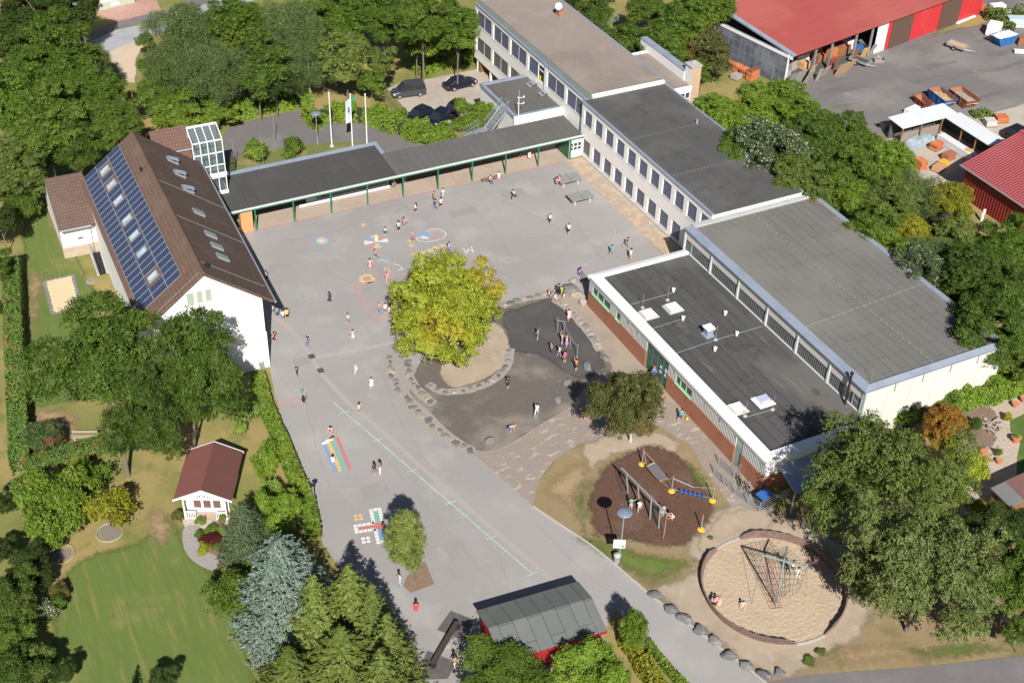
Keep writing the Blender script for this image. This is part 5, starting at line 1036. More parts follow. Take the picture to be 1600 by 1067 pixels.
# --- cars
def loft(b, secs, m=0, cap=True):
    n = len(secs[0]); base = len(b.v)
    for s in secs: b.v += s
    for i in range(len(secs)-1):
        for k in range(n): b.f.append((base+i*n+k, base+i*n+(k+1)%n, base+(i+1)*n+(k+1)%n, base+(i+1)*n+k)); b.m.append(m)
    if cap: b.f.append(tuple(base+k for k in range(n-1,-1,-1))); b.m.append(m); e = base+(len(secs)-1)*n; b.f.append(tuple(e+k for k in range(n))); b.m.append(m)
def car(p, rz, label, col, style='sedan', group='cars in the school car park'):
    t = thing('parked_car', label, 'car', p, rz, group); L, wd = 4.8, .92
    paint = M('car_paint_'+label.split()[0]+style, col, (), .25, None, .2, .6)
    sec = lambda x, w, z0, z1, r=.12: [(x,-w+.06,z0),(x,w-.06,z0),(x,w,z0+.15),(x,w,(z0+z1)/2+.05),(x,w-r*.5,z1-.06),(x,w-r*2,z1),(x,-w+r*2,z1),(x,-w+r*.5,z1-.06),(x,-w,(z0+z1)/2+.05),(x,-w,z0+.15)]
    if style == 'van': prof = [(-2.3,.80,.32,.9),(-2.22,.90,.25,1.05),(-1.2,wd,.22,1.08),(.6,wd,.22,1.06),(1.3,wd,.22,1.0),(2.0,.86,.25,.88),(2.3,.68,.34,.72)]; cab = [(-2.2,.80,1.06),(-2.05,.84,1.78),(.1,.80,1.84),(.55,.76,1.74),(1.35,.80,1.0)]
    elif style == 'hatch': prof = [(-2.1,.74,.34,.86),(-1.95,.86,.25,.98),(-1.0,wd,.22,1.0),(.7,wd,.22,.98),(1.6,.88,.24,.86),(2.1,.62,.36,.66)]; cab = [(-1.95,.76,.98),(-1.45,.74,1.48),(.0,.72,1.54),(.35,.70,1.48),(1.2,.78,.95)]
    else: prof = [(-2.4,.72,.36,.82),(-2.25,.84,.26,.95),(-1.2,wd,.22,.97),(.8,wd,.22,.95),(1.8,.88,.24,.86),(2.4,.62,.36,.64)]; cab = [(-1.85,.74,.95),(-1.15,.70,1.40),(.0,.69,1.46),(.35,.68,1.42),(1.15,.78,.92)]
    b = MB(); loft(b, [sec(*q) for q in prof]); b.build('body', paint, t, smooth=False, bevel=.03)
    b = MB(); rf = cab[1:-1]
    cs_ = [[(x,-w,z0),(x,w,z0)] for x, w, z0 in cab]; base = prof[2][3]-.02
    v = []
    for x, w, z in cab: v += [(x,-w,z),(x,w,z)]
    low = [(cab[0][0]-.05,-.82,base-.02),(cab[0][0]-.05,.82,base-.02),(cab[-1][0]+.05,.82,base-.1),(cab[-1][0]+.05,-.82,base-.1)]
    b.v = v+low; k = len(cab)
    for i in range(k-1): b.f.append((2*i,2*i+1,2*i+3,2*i+2)); b.m.append(0)
    n0 = 2*k
    b.f.append(tuple([n0]+[2*i for i in range(k)]+[n0+3])); b.m.append(0); b.f.append(tuple([n0+2]+[2*i+1 for i in range(k-1,-1,-1)]+[n0+1])); b.m.append(0); b.f.append((n0,n0+1,1,0)); b.m.append(0); b.f.append((2*k-2,2*k-1,n0+2,n0+3)); b.m.append(0)
    b.build('windows', flat('car_glass', (.02,.024,.03), .08, 0, .6), t)
    b = MB(); 
    for i in range(1, k-2):
        (x0,w0,z0),(x1,w1,z1) = cab[i], cab[i+1]; b.slab([(x0,-w0-.01,z0+.03),(x1,-w1-.01,z1+.03),(x1,w1+.01,z1+.03),(x0,w0+.01,z0+.03)], .05)
    for s in (-1, 1):
        for (x0,w0,z0),(x1,w1,z1) in ((cab[0],cab[1]),(cab[-2],cab[-1])): b.tube([(x0,s*w0,z0),(x1,s*w1,z1)], .045, 5)
        xm = (cab[1][0]+cab[-2][0])/2; b.tube([(xm,s*.86,base),(xm,s*(cab[2][1]+.0),cab[2][2])], .04, 4)
    b.build('roof', paint, t)
    for x in (-1.4, 1.42):
        for s in (-1, 1):
            o = MB().lathe([(.20,-.10),(.31,-.10),(.335,-.06),(.335,.06),(.31,.10),(.20,.10)], 18).build('wheel', flat('tyre', (.02,.02,.02), .9), t, (x, s*.83, .335)); o.rotation_euler = (R(90)*-s,0,0); o.rotation_euler.x = R(-90)*s if s > 0 else R(90)
            MB().lathe([(.05,.085),(.19,.08),(.2,.105),(.06,.115)], 12).build('rim', flat('rim', (.45,.45,.46), .35, .6), o)
    for s in (-1, 1):
        x = prof[-2][0]; z = prof[-2][3]-.16; b = MB(); b.box(x-.02,s*.70-.14,z-.09,x+.22,s*.70+.14,z+.06); b.build('headlight', flat('headlight', (.72,.74,.76), .15), t)
        x = prof[1][0]; z = prof[1][3]-.22; b = MB(); b.box(x-.10,s*.74-.1,z-.13,x+.05,s*.74+.1,z+.12); b.build('tail_light', flat('tail_light', (.45,.02,.02), .2), t)
        b = MB(); b.box(.85,s*.98-.06,base-.02,1.0,s*.98+.06,base+.12); b.build('mirror', paint, t)
    return t
gzp = lambda x, y: at(x, y, -2.38)
hd = lambda a, c2: math.atan2(c2.y-a.y, c2.x-a.x)
car(gzp(638,149), hd(gzp(656,148), gzp(626,152)), 'dark grey high-roofed van with silver headlights parked by the trees', (.062,.063,.07), 'van')
car(gzp(719,136), hd(gzp(700,138), gzp(741,128)), 'black saloon car parked by the upper wing, red tail light showing', (.014,.018,.032), 'sedan')
car(gzp(710,178), hd(gzp(725,176), gzp(706,190)), 'black hatchback parked behind the hedge nearer the annex', (.012,.012,.014), 'hatch')
car(gzp(686,191), hd(gzp(702,188), gzp(684,200)), 'dark blue hatchback half hidden by the hedge leaves', (.012,.018,.04), 'hatch')
car(gzp(655,187), hd(gzp(668,186), gzp(648,197)), 'dark car almost hidden behind the hedge below the van', (.02,.02,.022), 'hatch')
car(at(1590,214), hd(at(1566,220), at(1600,206)), 'black estate car at the builder yard beside the white shed roof', (.012,.013,.016), 'hatch', 'cars in the builder yard')
car(at(212,-2), hd(at(200,0), at(216,-4)), 'dark car on the pink driveway at the top edge', (.014,.014,.016), 'hatch', 'cars by the street')
# ---------------------------------------------------------------- builder yard
ba = thing('builders_barn', 'long red-roofed open barn of the builder yard with grey glazed gable', 'barn', (106.8, 125.9, 0), R(11.5))
m_redr = ribmat('red_roof_sheet', (0.352,0.075,0.066), 'x', .35, .02, .55, [(.08,(0.414,0.113,0.092),.45,.65,.7), (.5,(0.317,0.063,0.056),.5,.7,.5,(.3,2,1))])
m_redw = ribmat('red_wall_sheet', (.50,.035,.04), 'x', 1.2, .012, .5, [(.3,(.56,.06,.06),.5,.7,.5)])
b = MB(); b.slab([(-.3,-.9,4.75),(42,-.9,4.75),(42,13.2,6.5),(-.3,13.2,6.5)], .14); b.build('roof', m_redr, ba)
b = MB(); b.slab([(-.95,-.9,4.8),(-.29,-.9,4.86),(-.29,13.2,6.6),(-.95,13.2,6.54)], .2, 0); b.box(-1.0,-.9,4.2,-.94,13.2,4.62,1); b.build('verge', [m_zinc, m_frame], ba)
b = MB(); b.box(-.9,-.1,0,-.8,12.8,4.7); b.build('gable_glazing', brickmat('polycarbonate', (.085,.10,.13), (.13,.15,.18), (.22,.22,.23), 1.05, 1.1, .04, 'yz', .25, layers=[(.25,(.20,.22,.25),.45,.62,.8,(1,1.4,1)), (.7,(.06,.08,.12),.55,.75,.6)], off=0), ba)
b = MB(); b.box(-1.02,-.25,0,-.78,-.101,4.7); b.build('gable_post', m_frame, ba)
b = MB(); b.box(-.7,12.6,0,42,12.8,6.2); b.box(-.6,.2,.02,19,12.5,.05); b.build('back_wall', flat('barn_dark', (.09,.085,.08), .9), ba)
for x in (4.6, 7.9, 12.9, 16.3):
    b = MB(); b.box(-.12,-.1,0,-.02,.1,4.75); b.box(.06,-.1,0,.16,.1,4.75)
    for k in range(9): b.box(-.02,-.06,.3+k*.5,.06,.06,.36+k*.5)
    b.build('post', m_alu, ba, (x, -.15, 0))
b = MB(); b.box(17.4,-.25,0,19.6,-.15,4.75); b.build('white_panel', ribmat('white_sheet', (.72,.73,.74), 'x', .3, .03, .5), ba)
b = MB(); b.box(19.61,-.3,0,42,-.1,4.75); b.build('red_wall', m_redw, ba)
for x0, x1 in ((20.4,25.0),(31.6,36.3)): b = MB(); b.box(x0,-.42,.05,x1,-.31,4.3); b.build('sliding_door', ribmat('brown_door', (.115,.07,.055), 'x', .25, .02, .6), ba)
b = MB(); b.box(24.9,-.5,4.32,36.5,-.305,4.42); b.build('door_track', m_dark, ba)
def stack(name, label, cat, p, rz, w, d, h, mat, group=None, base=True, detail=None):
    t = thing(name, label, cat, p, rz, group); z = .14 if base else 0
    b = MB(); n = max(2, int(h/.25)); 
    for i in range(n):
        j = rnd.uniform(-.03,.03); b.box(-w/2+j,-d/2-j,z+h*i/n,w/2+j,d/2-j,z+h*(i+.94)/n)
    b.build('load', mat, t, bevel=.015)
    if base:
        b = MB(); b.box(-w/2-.03,-d/2-.03,.09,w/2+.03,d/2+.03,.135)
        for y in (-d/2,-.05,d/2-.1): b.box(-w/2,y,0,w/2,y+.1,.089)
        b.build('pallet', m_wood, t)
    return t
m_or = brickmat('orange_clay', (.50,.14,.05), (.62,.22,.085), (.20,.07,.035), .3, .22, .02, 'xz', layers=[(1.5,(.44,.12,.045),.5,.7,.5), (5,(.60,.26,.13),.55,.75,.5)]); m_rst = M('rusty_steel', (.28,.115,.055), [(1.3,(.20,.08,.045),.45,.65,.8), (5,(.36,.17,.085),.5,.7,.6)], .85)
m_wt = M('white_bags', (.70,.69,.70), [(1.2,(.55,.54,.55),.5,.7,.6), (1.0,(.35,.18,.09),.7,.75,.9)], .8)
m_ply = M('plywood', (.50,.33,.16), [(1.5,(.42,.27,.13),.5,.7,.6)], .85); m_gryb = M('grey_boards', (.34,.31,.28), [(2,(.26,.24,.22),.5,.7,.7)], .9); m_blue = M('skip_blue', (.03,.13,.36), [(1,(.05,.17,.42),.5,.7,.6), (3,(.12,.14,.18),.62,.8,.7)], .6)
def at_b(x, y, z=0): v = Matrix.Rotation(R(11.5), 4, 'Z') @ Vector((x, y, z)); return Vector((106.8+v.x, 125.9+v.y, v.z))
for i, (x, y, lb, w, h) in enumerate(((1133,101,'orange clay brick stack farthest left along the glazed barn wall',1.1,.7),(1144,107,'low orange brick stack second along the glazed barn wall',1.2,.6),(1152,112,'orange brick stack third along the glazed barn wall',1.1,.9),(1163,119,'orange brick stack fourth along the glazed barn wall',1.2,1.0),(1175,125,'tall orange brick stack at the near end by the glazed barn wall',1.5,1.4))):
    stack('brick_stack', lb, 'brick stack', at(x, y), R(11), w, 1.0, h, m_or, 'brick stacks along the glazed barn wall')
stack('covered_pallet', 'grey stone pallet with blue and white cover before the orange bricks', 'pallet', at(1150,124), R(20), 1.2, 1.2, .6, m_gryb)
# things stored in the open barn
def leaner(label, name, x, y, w, h, mat, tilt=18, n=1, group='boards leaning at the barn', rz=11.5):
    t = thing(name, label, 'boards', at(x, y), R(rz), group)
    for k in range(n):
        b = MB(); b.box(k*w/n-w/2,-.03,0,k*w/n-w/2+w/n*.86,.03,h*rnd.uniform(.85,1)); o = b.build('board', mat, t, (0,-.02*k,0)); o.rotation_euler = (R(tilt),0,R(rnd.uniform(-3,3)) if n > 1 else 0)
leaner('grey lattice shuttering panels leaning at the barn corner','shuttering_panel',1243,131,1.8,2.6,m_gryb,22,5)
leaner('pale grey slab panel leaning right of the lattice shuttering','slab_panel',1258,130,1.2,2.8,m_gryb,24,1)
leaner('thin steel rods leaning at the outer corner of the barn','steel_rods',1232,134,.9,2.4,m_alu,20,7)
leaner('grey sheets leaning beside the second barn post','grey_sheets',1276,126,.8,2.2,m_gryb,16,2)
leaner('fresh timber boards fanned against the third barn post','timber_boards',1312,116,2.4,2.3,M('pale_timber', (.46,.30,.18), [(3,(.56,.40,.26),.5,.7,.6)], .8),24,6)
leaner('bright yellow planks leaning by the last barn posts','yellow_planks',1345,93,1.3,2.3,M('yellow_timber', (.62,.38,.10), rough=.7),20,3)
leaner('red and white striped barrier boards beside the third post','barrier_boards',1294,112,.3,2.6,flat('barrier_red', (.55,.05,.04)),12,2)
leaner('grey mesh gate leaning on the white barn panel','mesh_gate',1374,74,2.2,1.9,m_gryb,20,1)
for i, (x, y, w, d, h, mat, lb) in enumerate(((2.6,5.0,3.2,3,.9,m_gryb,'grey stacked scaffold parts inside the left barn bay'),(6.3,4.5,2.4,3,1.4,m_frame,'white wrapped load inside the second barn bay'),(10.0,5.5,3.2,3,1.7,m_ply,'brown timber stack inside the third barn bay'),(14.2,6.0,3.4,3,2.0,m_or,'orange clay tile stack deep inside the right barn bay'),(13.6,2.6,2.6,1.6,1.1,m_rst,'rust-orange rack at the front of the right barn bay'),(16.6,1.6,1.4,1.2,.6,m_blue,'blue machine frame beside the white barn panel'))):
    stack('stored_load', lb, 'stored load', at_b(x, y), R(11.5), w, d, h, mat)
for x, y, w, h, m_, n_, ti, lb in ((1262,124,.8,2.6,m_ply,3,18,'brown planks leaning just right of the grey slab panel'),(1285,118,1.2,2.0,m_gryb,5,26,'weathered laths leaning before the second barn bay'),(1303,110,.7,2.5,m_wood,3,14,'dark brown beams leaning left of the fresh timber boards'),(1325,108,.9,2.1,m_ply,4,28,'plywood offcuts leaning right of the fresh timber boards'),(1333,96,.6,2.4,m_rst,3,12,'rusty steel beams leaning behind the flat trailer'),(1360,84,.9,1.8,m_gryb,3,20,'grey planks leaning left of the mesh gate')):
    leaner(lb, 'leaning_boards', x, y, w, h, m_, ti, n_)
for i, (x, y, w, d, h, m_, lb) in enumerate(((1.6,2.0,1.4,1.0,.7,m_gryb,'low grey pallet at the outer left of the barn'),(5.6,2.2,1.3,1.1,1.0,m_ply,'plywood crate just inside the second barn post'),(9.2,2.6,1.6,1.1,.9,m_rst,'rusty metal crate behind the leaning timber boards'),(11.6,2.4,1.3,1.1,1.3,m_or,'orange brick pallet behind the flat trailer'),(15.3,2.9,1.4,1.1,1.5,m_wt,'white sacks pallet in the last open barn bay'),(3.9,3.0,1.2,1.2,1.6,m_gryb,'tall grey pallet in the first barn bay'))):
    stack('pallet', lb, 'pallet', at_b(x, y), R(11.5+rnd.uniform(-9, 9)), w, d, h, m_)
def trailer(p, rz, label, mat):
    t = thing('trailer', label, 'trailer', p, rz, 'trailers in the builder yard')
    b = MB(); b.box(-1.3,-.75,.5,1.3,.75,.58); b.build('bed', mat, t); b = MB(); b.box(-1.33,-.8,.45,1.33,-.75,.78); b.box(-1.33,.75,.45,1.33,.8,.78); b.box(-1.38,-.8,.45,-1.33,.8,.9); b.box(1.33,-.8,.45,1.38,.8,.78); b.build('side_board', m_alu, t)
    b = MB(); b.tube([(1.38,-.5,.48),(2.5,0,.45),(1.38,.5,.48)], .04, 5); b.tube([(2.5,0,.45),(2.75,0,.45)], .05, 5); b.build('drawbar', m_alu, t)
    for s in (-1,1): o = MB().lathe([(.1,-.09),(.3,-.09),(.32,0),(.3,.09),(.1,.09)], 14).build('wheel', flat('tyre', (.02,.02,.02)), t, (-.1,s*.92,.32)); o.rotation_euler.x = R(90); MB().lathe([(.03,-.1),(.15,-.1),(.15,.1),(.03,.1)], 10).build('rim', m_alu, o)
trailer(at(1495,77), hd(at(1488,72), at(1512,80)), 'small grey trailer with wooden bed alone on the yard asphalt', m_ply); trailer(at(1343,100), hd(at(1330,96), at(1358,106)), 'dark flat trailer before the open barn', flat('dark_bed', (.08,.065,.055)))
b = MB(); b.lathe([(.5,.02),(.55,.1),(.5,.12)], 8)
t = thing('metal_bucket', 'grey digger bucket lying before the mesh gate', 'digger bucket', at(1372,97), R(-20)); b = MB(); b.add([(-.7,-.4,0),(.7,-.4,0),(.7,.5,0),(-.7,.5,0),(-.7,-.55,.5),(.7,-.55,.5),(.7,.3,.62),(-.7,.3,.62)], [(3,2,1,0),(0,1,5,4),(1,2,6,5),(2,3,7,6),(3,0,4,7)]); b.build('shell', m_gryb, t); b = MB(); b.box(-.2,.2,.5,.2,.5,.75); b.build('bracket', m_gryb, t)
def skip(p, rz, label, mat, inner, load=None, s=1.0, tarp=False):
    t = thing('skip', label, 'skip', p, rz, 'skips in the builder yard'); L, w, h = 1.9*s, .95*s, 1.25*s
    lo, hi = (L*.62, w*.92), (L, w); b = MB(); th = .06
    q = lambda a, z, k: [(-a[0]+k,-a[1]+k,z),(a[0]-k,-a[1]+k,z),(a[0]-k,a[1]-k,z),(-a[0]+k,a[1]-k,z)]
    b.add(q(lo,.08,0)+q(hi,h,0), [(3,2,1,0),(0,1,5,4),(1,2,6,5),(2,3,7,6),(3,0,4,7)], 0); b.add(q(lo,.16,th)+q(hi,h,th), [(0,1,2,3),(4,5,1,0),(5,6,2,1),(6,7,3,2),(7,4,0,3)], 1)
    b.add(q(hi,h,0)+q(hi,h,th), [(0,1,5,4),(1,2,6,5),(2,3,7,6),(3,0,4,7)], 0); b.build('container', [mat, inner], t)
    b = MB()
    for x in (-.55*s,.55*s): b.box(x-.05,-w-.06,.5*s,x+.05,-w+.0,h+.02); b.box(x-.05,w,.5*s,x+.05,w+.06,h+.02)
    b.box(-L,-w-.05,h-.08,L,-w-.005,h+.02); b.box(-L,w+.005,h-.08,L,w+.05,h+.02); b.build('rib', mat, t)
    if load: b = MB(); 
    if load:
        r = random.Random(p.x); n, k = 10, 6
        for i in range(n+1):
            for j in range(k+1): u, v = i/n*2-1, j/k*2-1; b.v.append((u*(L-.12), v*(w-.1), (h*.62+(.45 if tarp else .2)*(1-u*u)*(1-v*v)+r.uniform(-.09,.09)) if not tarp else h+.02+.3*(1-u**4)*(1-v**4)+r.uniform(-.05,.05)))
        b.f = [(i*(k+1)+j,(i+1)*(k+1)+j,(i+1)*(k+1)+j+1,i*(k+1)+j+1) for i in range(n) for j in range(k)]; b.m = [0]*len(b.f); b.build('tarpaulin' if tarp else 'rubble', load, t)
    return t
m_rub = M('rubble_fill', (.33,.27,.22), [(2,(.22,.17,.14),.5,.7,.8), (5,(.48,.42,.36),.52,.72,.8)], .95)
skip(at(1566,68), hd(at(1555,72), at(1580,66)), 'blue skip heaped with white bags near the top right', m_blue, m_rst, m_wt, 1.05, True)
skip(at(1470,161), hd(at(1489,151), at(1516,171)), 'blue skip with rusty sides and sand inside, between two others', m_blue, m_rst, M('sand_fill', (.42,.30,.17), [(3,(.34,.24,.14),.5,.7,.6)], .95), 1.05)
skip(at(1504,162), hd(at(1489,151), at(1516,171)), 'rusty skip full of grey rubble at the right of the three', m_rst, m_rst, m_rub, 1.1)
skip(at(1440,164), hd(at(1489,151), at(1516,171)), 'small dark red skip at the left of the three', M('skip_red', (.22,.05,.035), [(2,(.30,.09,.06),.5,.7,.6)], .7), m_rst, None, .7)
stack('bag_pile', 'white bulk bags piled beside the blue skip', 'bulk bags', at(1551,54), R(35), 2.4, 1.8, 1.5, m_wt)
stack('panel_stack', 'stack of pale blue panels at the right edge of the yard', 'panel stack', at(1590,42), R(-28), 3.4, 1.6, 1.3, flat('pale_blue_panel', (.45,.54,.60)))
stack('steel_stack', 'dark steel frames at the right edge below the panels', 'steel frames', at(1598,70), R(-28), 1.8, 1.2, 1.0, m_rst); stack('slab_stack', 'white flat slabs lying at the right edge below the skip', 'slab stack', at(1597,84), R(-32), 2.4, .8, .35, m_frame)
t = thing('white_board', 'long white panel lying before the red barn wall', 'panel', at(1507,31), R(14)); MB().box(-2.3,-.45,0,2.3,.45,.16).build('panel', m_frame, t); MB().box(-2.2,-.4,-.1,2.2,.4,-.01).build('batten', m_wood, t)
stack('orange_heap', 'orange bricks dumped at the far end of the barn', 'brick stack', at(1530,16), R(20), 1.8, 1.2, .7, m_or); stack('scrap_pile', 'white scrap frame in the weeds beyond the barn end', 'scrap frame', at(1558,13), R(-10), 2.2, 1.2, .5, m_frame); stack('white_sacks', 'white sacks at the top right in the weeds', 'sacks', at(1570,23), R(10), 1.4, 1.0, .6, m_wt)
# L-shaped white-roofed store
ls = thing('open_store', 'L-shaped open store with white corrugated roof in the builder yard', 'store shed', (0,0,0))
m_wr = ribmat('white_roof_sheet', (.63,.66,.66), 'x', .3, .02, .45, [(.4,(.56,.59,.59),.5,.7,.6)]); m_wr2 = ribmat('white_roof_sheet_y', (.63,.66,.66), 'y', .3, .02, .45, [(.4,(.56,.59,.59),.5,.7,.6)])
q = [(109.2,109.0,2.9),(118.2,109.2,2.9),(118.5,106.5,2.6),(109.4,106.3,2.6)]
b = MB(); b.slab(q, .08); b.build('roof', m_wr, ls); b = MB(); b.slab([(116.2,106.4,2.63),(118.6,106.48,2.85),(118.7,98.3,2.85),(116.2,98.6,2.6)], .08); b.build('roof', m_wr2, ls)
b = MB(); b.box(109.9,106.75,0,116.0,106.85,1.6); b.build('board_wall', ribmat('weathered_boards', (.25,.205,.165), 'x', .4, .02, .9, [(2,(.31,.26,.21),.5,.7,.6,(4,1,.5))]), ls)
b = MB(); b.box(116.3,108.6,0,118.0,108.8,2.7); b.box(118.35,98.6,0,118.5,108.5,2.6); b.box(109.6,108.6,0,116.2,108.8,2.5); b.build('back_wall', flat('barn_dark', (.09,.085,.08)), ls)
for x, y in ((109.6,106.5),(112.6,106.5),(115.9,106.5),(116.4,103.5),(116.4,101),(116.4,98.8),(118.4,98.5)): MB().box(-.07,-.07,0,.07,.07,2.55).build('post', m_wood, ls, (x, y, 0))
t = thing('tarp_pile', 'heap of stone under grey-blue plastic sheeting before the open store', 'covered heap', at(1432,222), R(8)); b = MB(); n, k = 18, 8; r = random.Random(3)
for i in range(n+1):
    for j in range(k+1): u, v = i/n*2-1, j/k*2-1; b.v.append((u*3.2, v*1.25, max(.0, .9*(1-abs(u)**3)*(1-v*v)+r.uniform(-.13,.13))))
b.f = [(i*(k+1)+j,(i+1)*(k+1)+j,(i+1)*(k+1)+j+1,i*(k+1)+j+1) for i in range(n) for j in range(k)]; b.m = [0]*len(b.f); b.build('sheeting', M('grey_plastic', (.24,.29,.32), [(1.5,(.36,.41,.44),.5,.68,.8),(2.5,(.45,.22,.14),.68,.74,.7)], .45), t)
for i, (x, y, rz, w, d, h, m, nm, lb, base) in enumerate(((1462,233,15,1.5,1.1,.8,m_or,'crate','orange crate before the plastic-covered heap',True),(1481,249,10,1.6,1.0,.8,M('brown_red_clay', (.34,.13,.08), rough=.9),'crate','brown-red crate with grey top, lower on the concrete',True),(1473,258,12,1.1,.8,.6,flat('bright_yellow', (.75,.42,.02)),'crate','bright yellow crate between two brick crates',False),(1466,266,20,1.6,1.1,.6,M('orange_bricks', (.48,.26,.15), rough=.9),'crate','pale brick crate lowest on the concrete by the tree',True),(1437,263,0,1.0,1.3,1.2,m_or,'mixer','orange site mixer half hidden by the tree',False),(1563,190,-20,1.6,1.3,.7,m_or,'crate','orange crate with beige cover right of the open store',True),(1546,196,-20,1.4,1.3,.7,flat('grey_pallet_load', (.50,.48,.46), .9),'pallet_load','light grey block pallet right of the open store',True),(1512,246,38,.9,.9,.9,flat('tan_crate', (.55,.36,.14)),'crate','tan crate at the end of the long wrapped load',True),(1424,176,12,2.2,.9,.7,m_wt,'wrapped_load','pink-white wrapped load behind the left store roof',False),(1382,202,0,1.0,1.0,.9,m_gryb,'crate','grey barred crate at the left end of the open store',False),(1540,240,30,1.6,.8,.6,m_rst,'scrap_heap','rust-brown scrap by the dark red shed',False))):
    stack(nm, lb, nm.replace('_',' '), at(x, y), R(rz), w, d, h, m, None, base)
t = thing('wrapped_load', 'long white wrapped timber load inside the L-shaped store', 'wrapped load', at(1494,236), hd(at(1480,220), at(1515,242))); MB().box(-3.0,-.55,.1,3.0,.55,.95).build('wrapping', M('printed_wrap', (.66,.66,.68), [(1.6,(.35,.22,.35),.66,.7,.8)], .5), t); MB().box(-2.9,-.5,0,2.9,.5,.09).build('battens', m_wood, t)
# dark red shed at the right edge
rs = thing('red_shed', 'dark red corrugated shed with red roof at the right edge', 'shed', (0,0,0))
b = MB(); b.extrude([(108.4,0),(124.4,0),(124.4,4.0),(116.4,6.4),(108.4,4.0)], 'y', 66, 94.4); b.build('wall', ribmat('dark_red_sheet', (.20,.018,.02), 'y', .42, .05, .55, [(.4,(.23,.03,.03),.5,.7,.5)]), rs)
b = MB(); b.slab([(107.9,65.6,3.92),(116.4,65.6,6.5),(116.4,94.9,6.5),(107.9,94.9,3.92)], .12); b.slab([(116.4,65.6,6.5),(124.9,65.6,3.92),(124.9,94.9,3.92),(116.4,94.9,6.5)], .12); b.build('roof', ribmat('red_roof_ribs', (.33,.075,.08), 'y', .36, .05, .5, [(.3,(.38,.10,.10),.5,.7,.5)]), rs)
b = MB(); b.tube([(107.85,65.6,3.85),(107.85,94.9,3.85)], .09, 6); b.build('gutter', m_alu, rs); b = MB(); b.slab([(116.1,65.6,6.52),(116.7,65.6,6.52),(116.7,94.95,6.52),(116.1,94.95,6.52)], .03); b.build('ridge_cap', m_redr, rs)
stack('white_post', 'white board standing in the bushes by the dark red shed', 'board', at(1533,346), R(0), .3, .2, 1.6, m_frame, None, False)
# green fence and the white house at the top left
fe = thing('mesh_fence', 'green mesh fence on the grass behind the gravel-roofed wing', 'fence', (0,0,0)); P = [at(933,48), at(965,36), at(1000,28), at(1030,14)]
for a, c2 in zip(P[:-1], P[1:]): net('mesh_panel', Z(a,1.6), Z(c2,1.6), Z(c2,.05), Z(a,.05), 14, 5, .02, flat('fence_teal', (.04,.22,.17)), fe)
for q in P: MB().box(-.05,-.05,0,.05,.05,1.7).build('post', m_alu, fe, q)
wh = thing('white_house', 'white house wall with pale green plinth at the top left', 'house', at(157,17), hd(at(140,22), at(190,10)))
MB().box(-4,.0,1.0,5.2,8,6).build('wall', m_white, wh); MB().box(-4,-.1,0,5.25,8,.99).build('plinth', flat('pale_green_plinth', (.42,.47,.36)), wh); b = MB(); b.box(1.6,-.16,.3,2.9,-.101,.75); b.build('cellar_window', m_frame, wh)
b = MB(); b.slab([(-4.4,-.6,5.9),(5.6,-.6,5.9),(5.6,4,8.6),(-4.4,4,8.6)], .2); b.slab([(-4.4,4,8.6),(5.6,4,8.6),(5.6,8.6,5.9),(-4.4,8.6,5.9)], .2); b.build('roof', m_tile, wh)
# ---------------------------------------------------------------- gardens
g1, g2 = at(290,808), at(355,810)
shw = thing('summer_house', 'small white summer house with red-brown roof on the garden lawn', 'summer house', (14.25,79.55,0), R(-26.7))
b = MB(); b.extrude([(-1.7,.05),(1.8,.05),(1.8,2.35),(.05,3.1),(-1.7,2.35)], 'y', .75, 5.1); b.build('wall', m_frame, shw)
b = MB(); b.slab([(-2.35,-.35,2.42),(0,-.35,3.5),(0,5.55,3.5),(-2.35,5.55,2.42)], .09); b.build('roof', M('red_shingle', (.195,.075,.06), [(.6,(.23,.09,.07),.5,.7,.6), (14,(.16,.062,.05),.5,.7,.5)], .9), shw); b = MB(); b.slab([(0,-.35,3.5),(2.35,-.35,2.42),(2.35,5.55,2.42),(0,5.55,3.5)], .09); b.build('roof', M('shaded_slope_shingle', (.125,.05,.042), [(.6,(.15,.06,.05),.5,.7,.6), (14,(.10,.04,.035),.5,.7,.5)], .9), shw)  # right slope takes a darker copy of the shingle, its shade in the colour
b = MB()
for y in (-.42, 5.56):
    for s in (-1, 1): b.add([(0,y,3.53),(s*2.4,y,2.42),(s*2.4,y,2.24),(0,y,3.30),(0,y+.06,3.53),(s*2.4,y+.06,2.42),(s*2.4,y+.06,2.24),(0,y+.06,3.30)], [(0,1,2,3),(7,6,5,4),(0,4,5,1),(3,2,6,7),(1,5,6,2)])
b.build('barge_board', m_frame, shw)
b = MB(); b.extrude([(-1.75,2.25),(1.85,2.25),(.05,3.2)], 'y', -.2, -.1); b.build('gable_panel', m_frame, shw); b = MB()
for k in range(7): x = -.6+.2*k; b.box(x-.03,-.23,2.62-.22*abs(x)+.0,x+.03,-.205,2.9-.35*abs(x))
b.build('cutout_shade_strips', m_dark, shw)  # raised near-black strips; the shade inside the openings is painted, nothing is cut
for x in (-.75,.05,.85):
    f = MB(); f.box(x-.36,.66,.5,x+.36,.74,.56); f.box(x-.36,.66,2.05,x+.36,.74,2.1); f.box(x-.36,.66,.56,x-.3,.74,2.05); f.box(x+.3,.66,.56,x+.36,.74,2.05); f.box(x-.3,.67,1.5,x+.3,.73,1.55); w = f.build('window', m_frame, shw); MB().box(x-.3,.69,.56,x+.3,.71,2.05).build('pane', flat('brown_glass', (.16,.10,.075), .2), w)
b = MB()
for x in (-1.35,1.45): b.box(x-.12,.72,1.75,x+.12,.745,2.0)
b.build('vent', m_dark, shw)
for x in (-1.65,1.75): MB().box(x-.06,-.2,0,x+.06,-.08,2.3).build('porch_post', m_frame, shw)
b = MB()
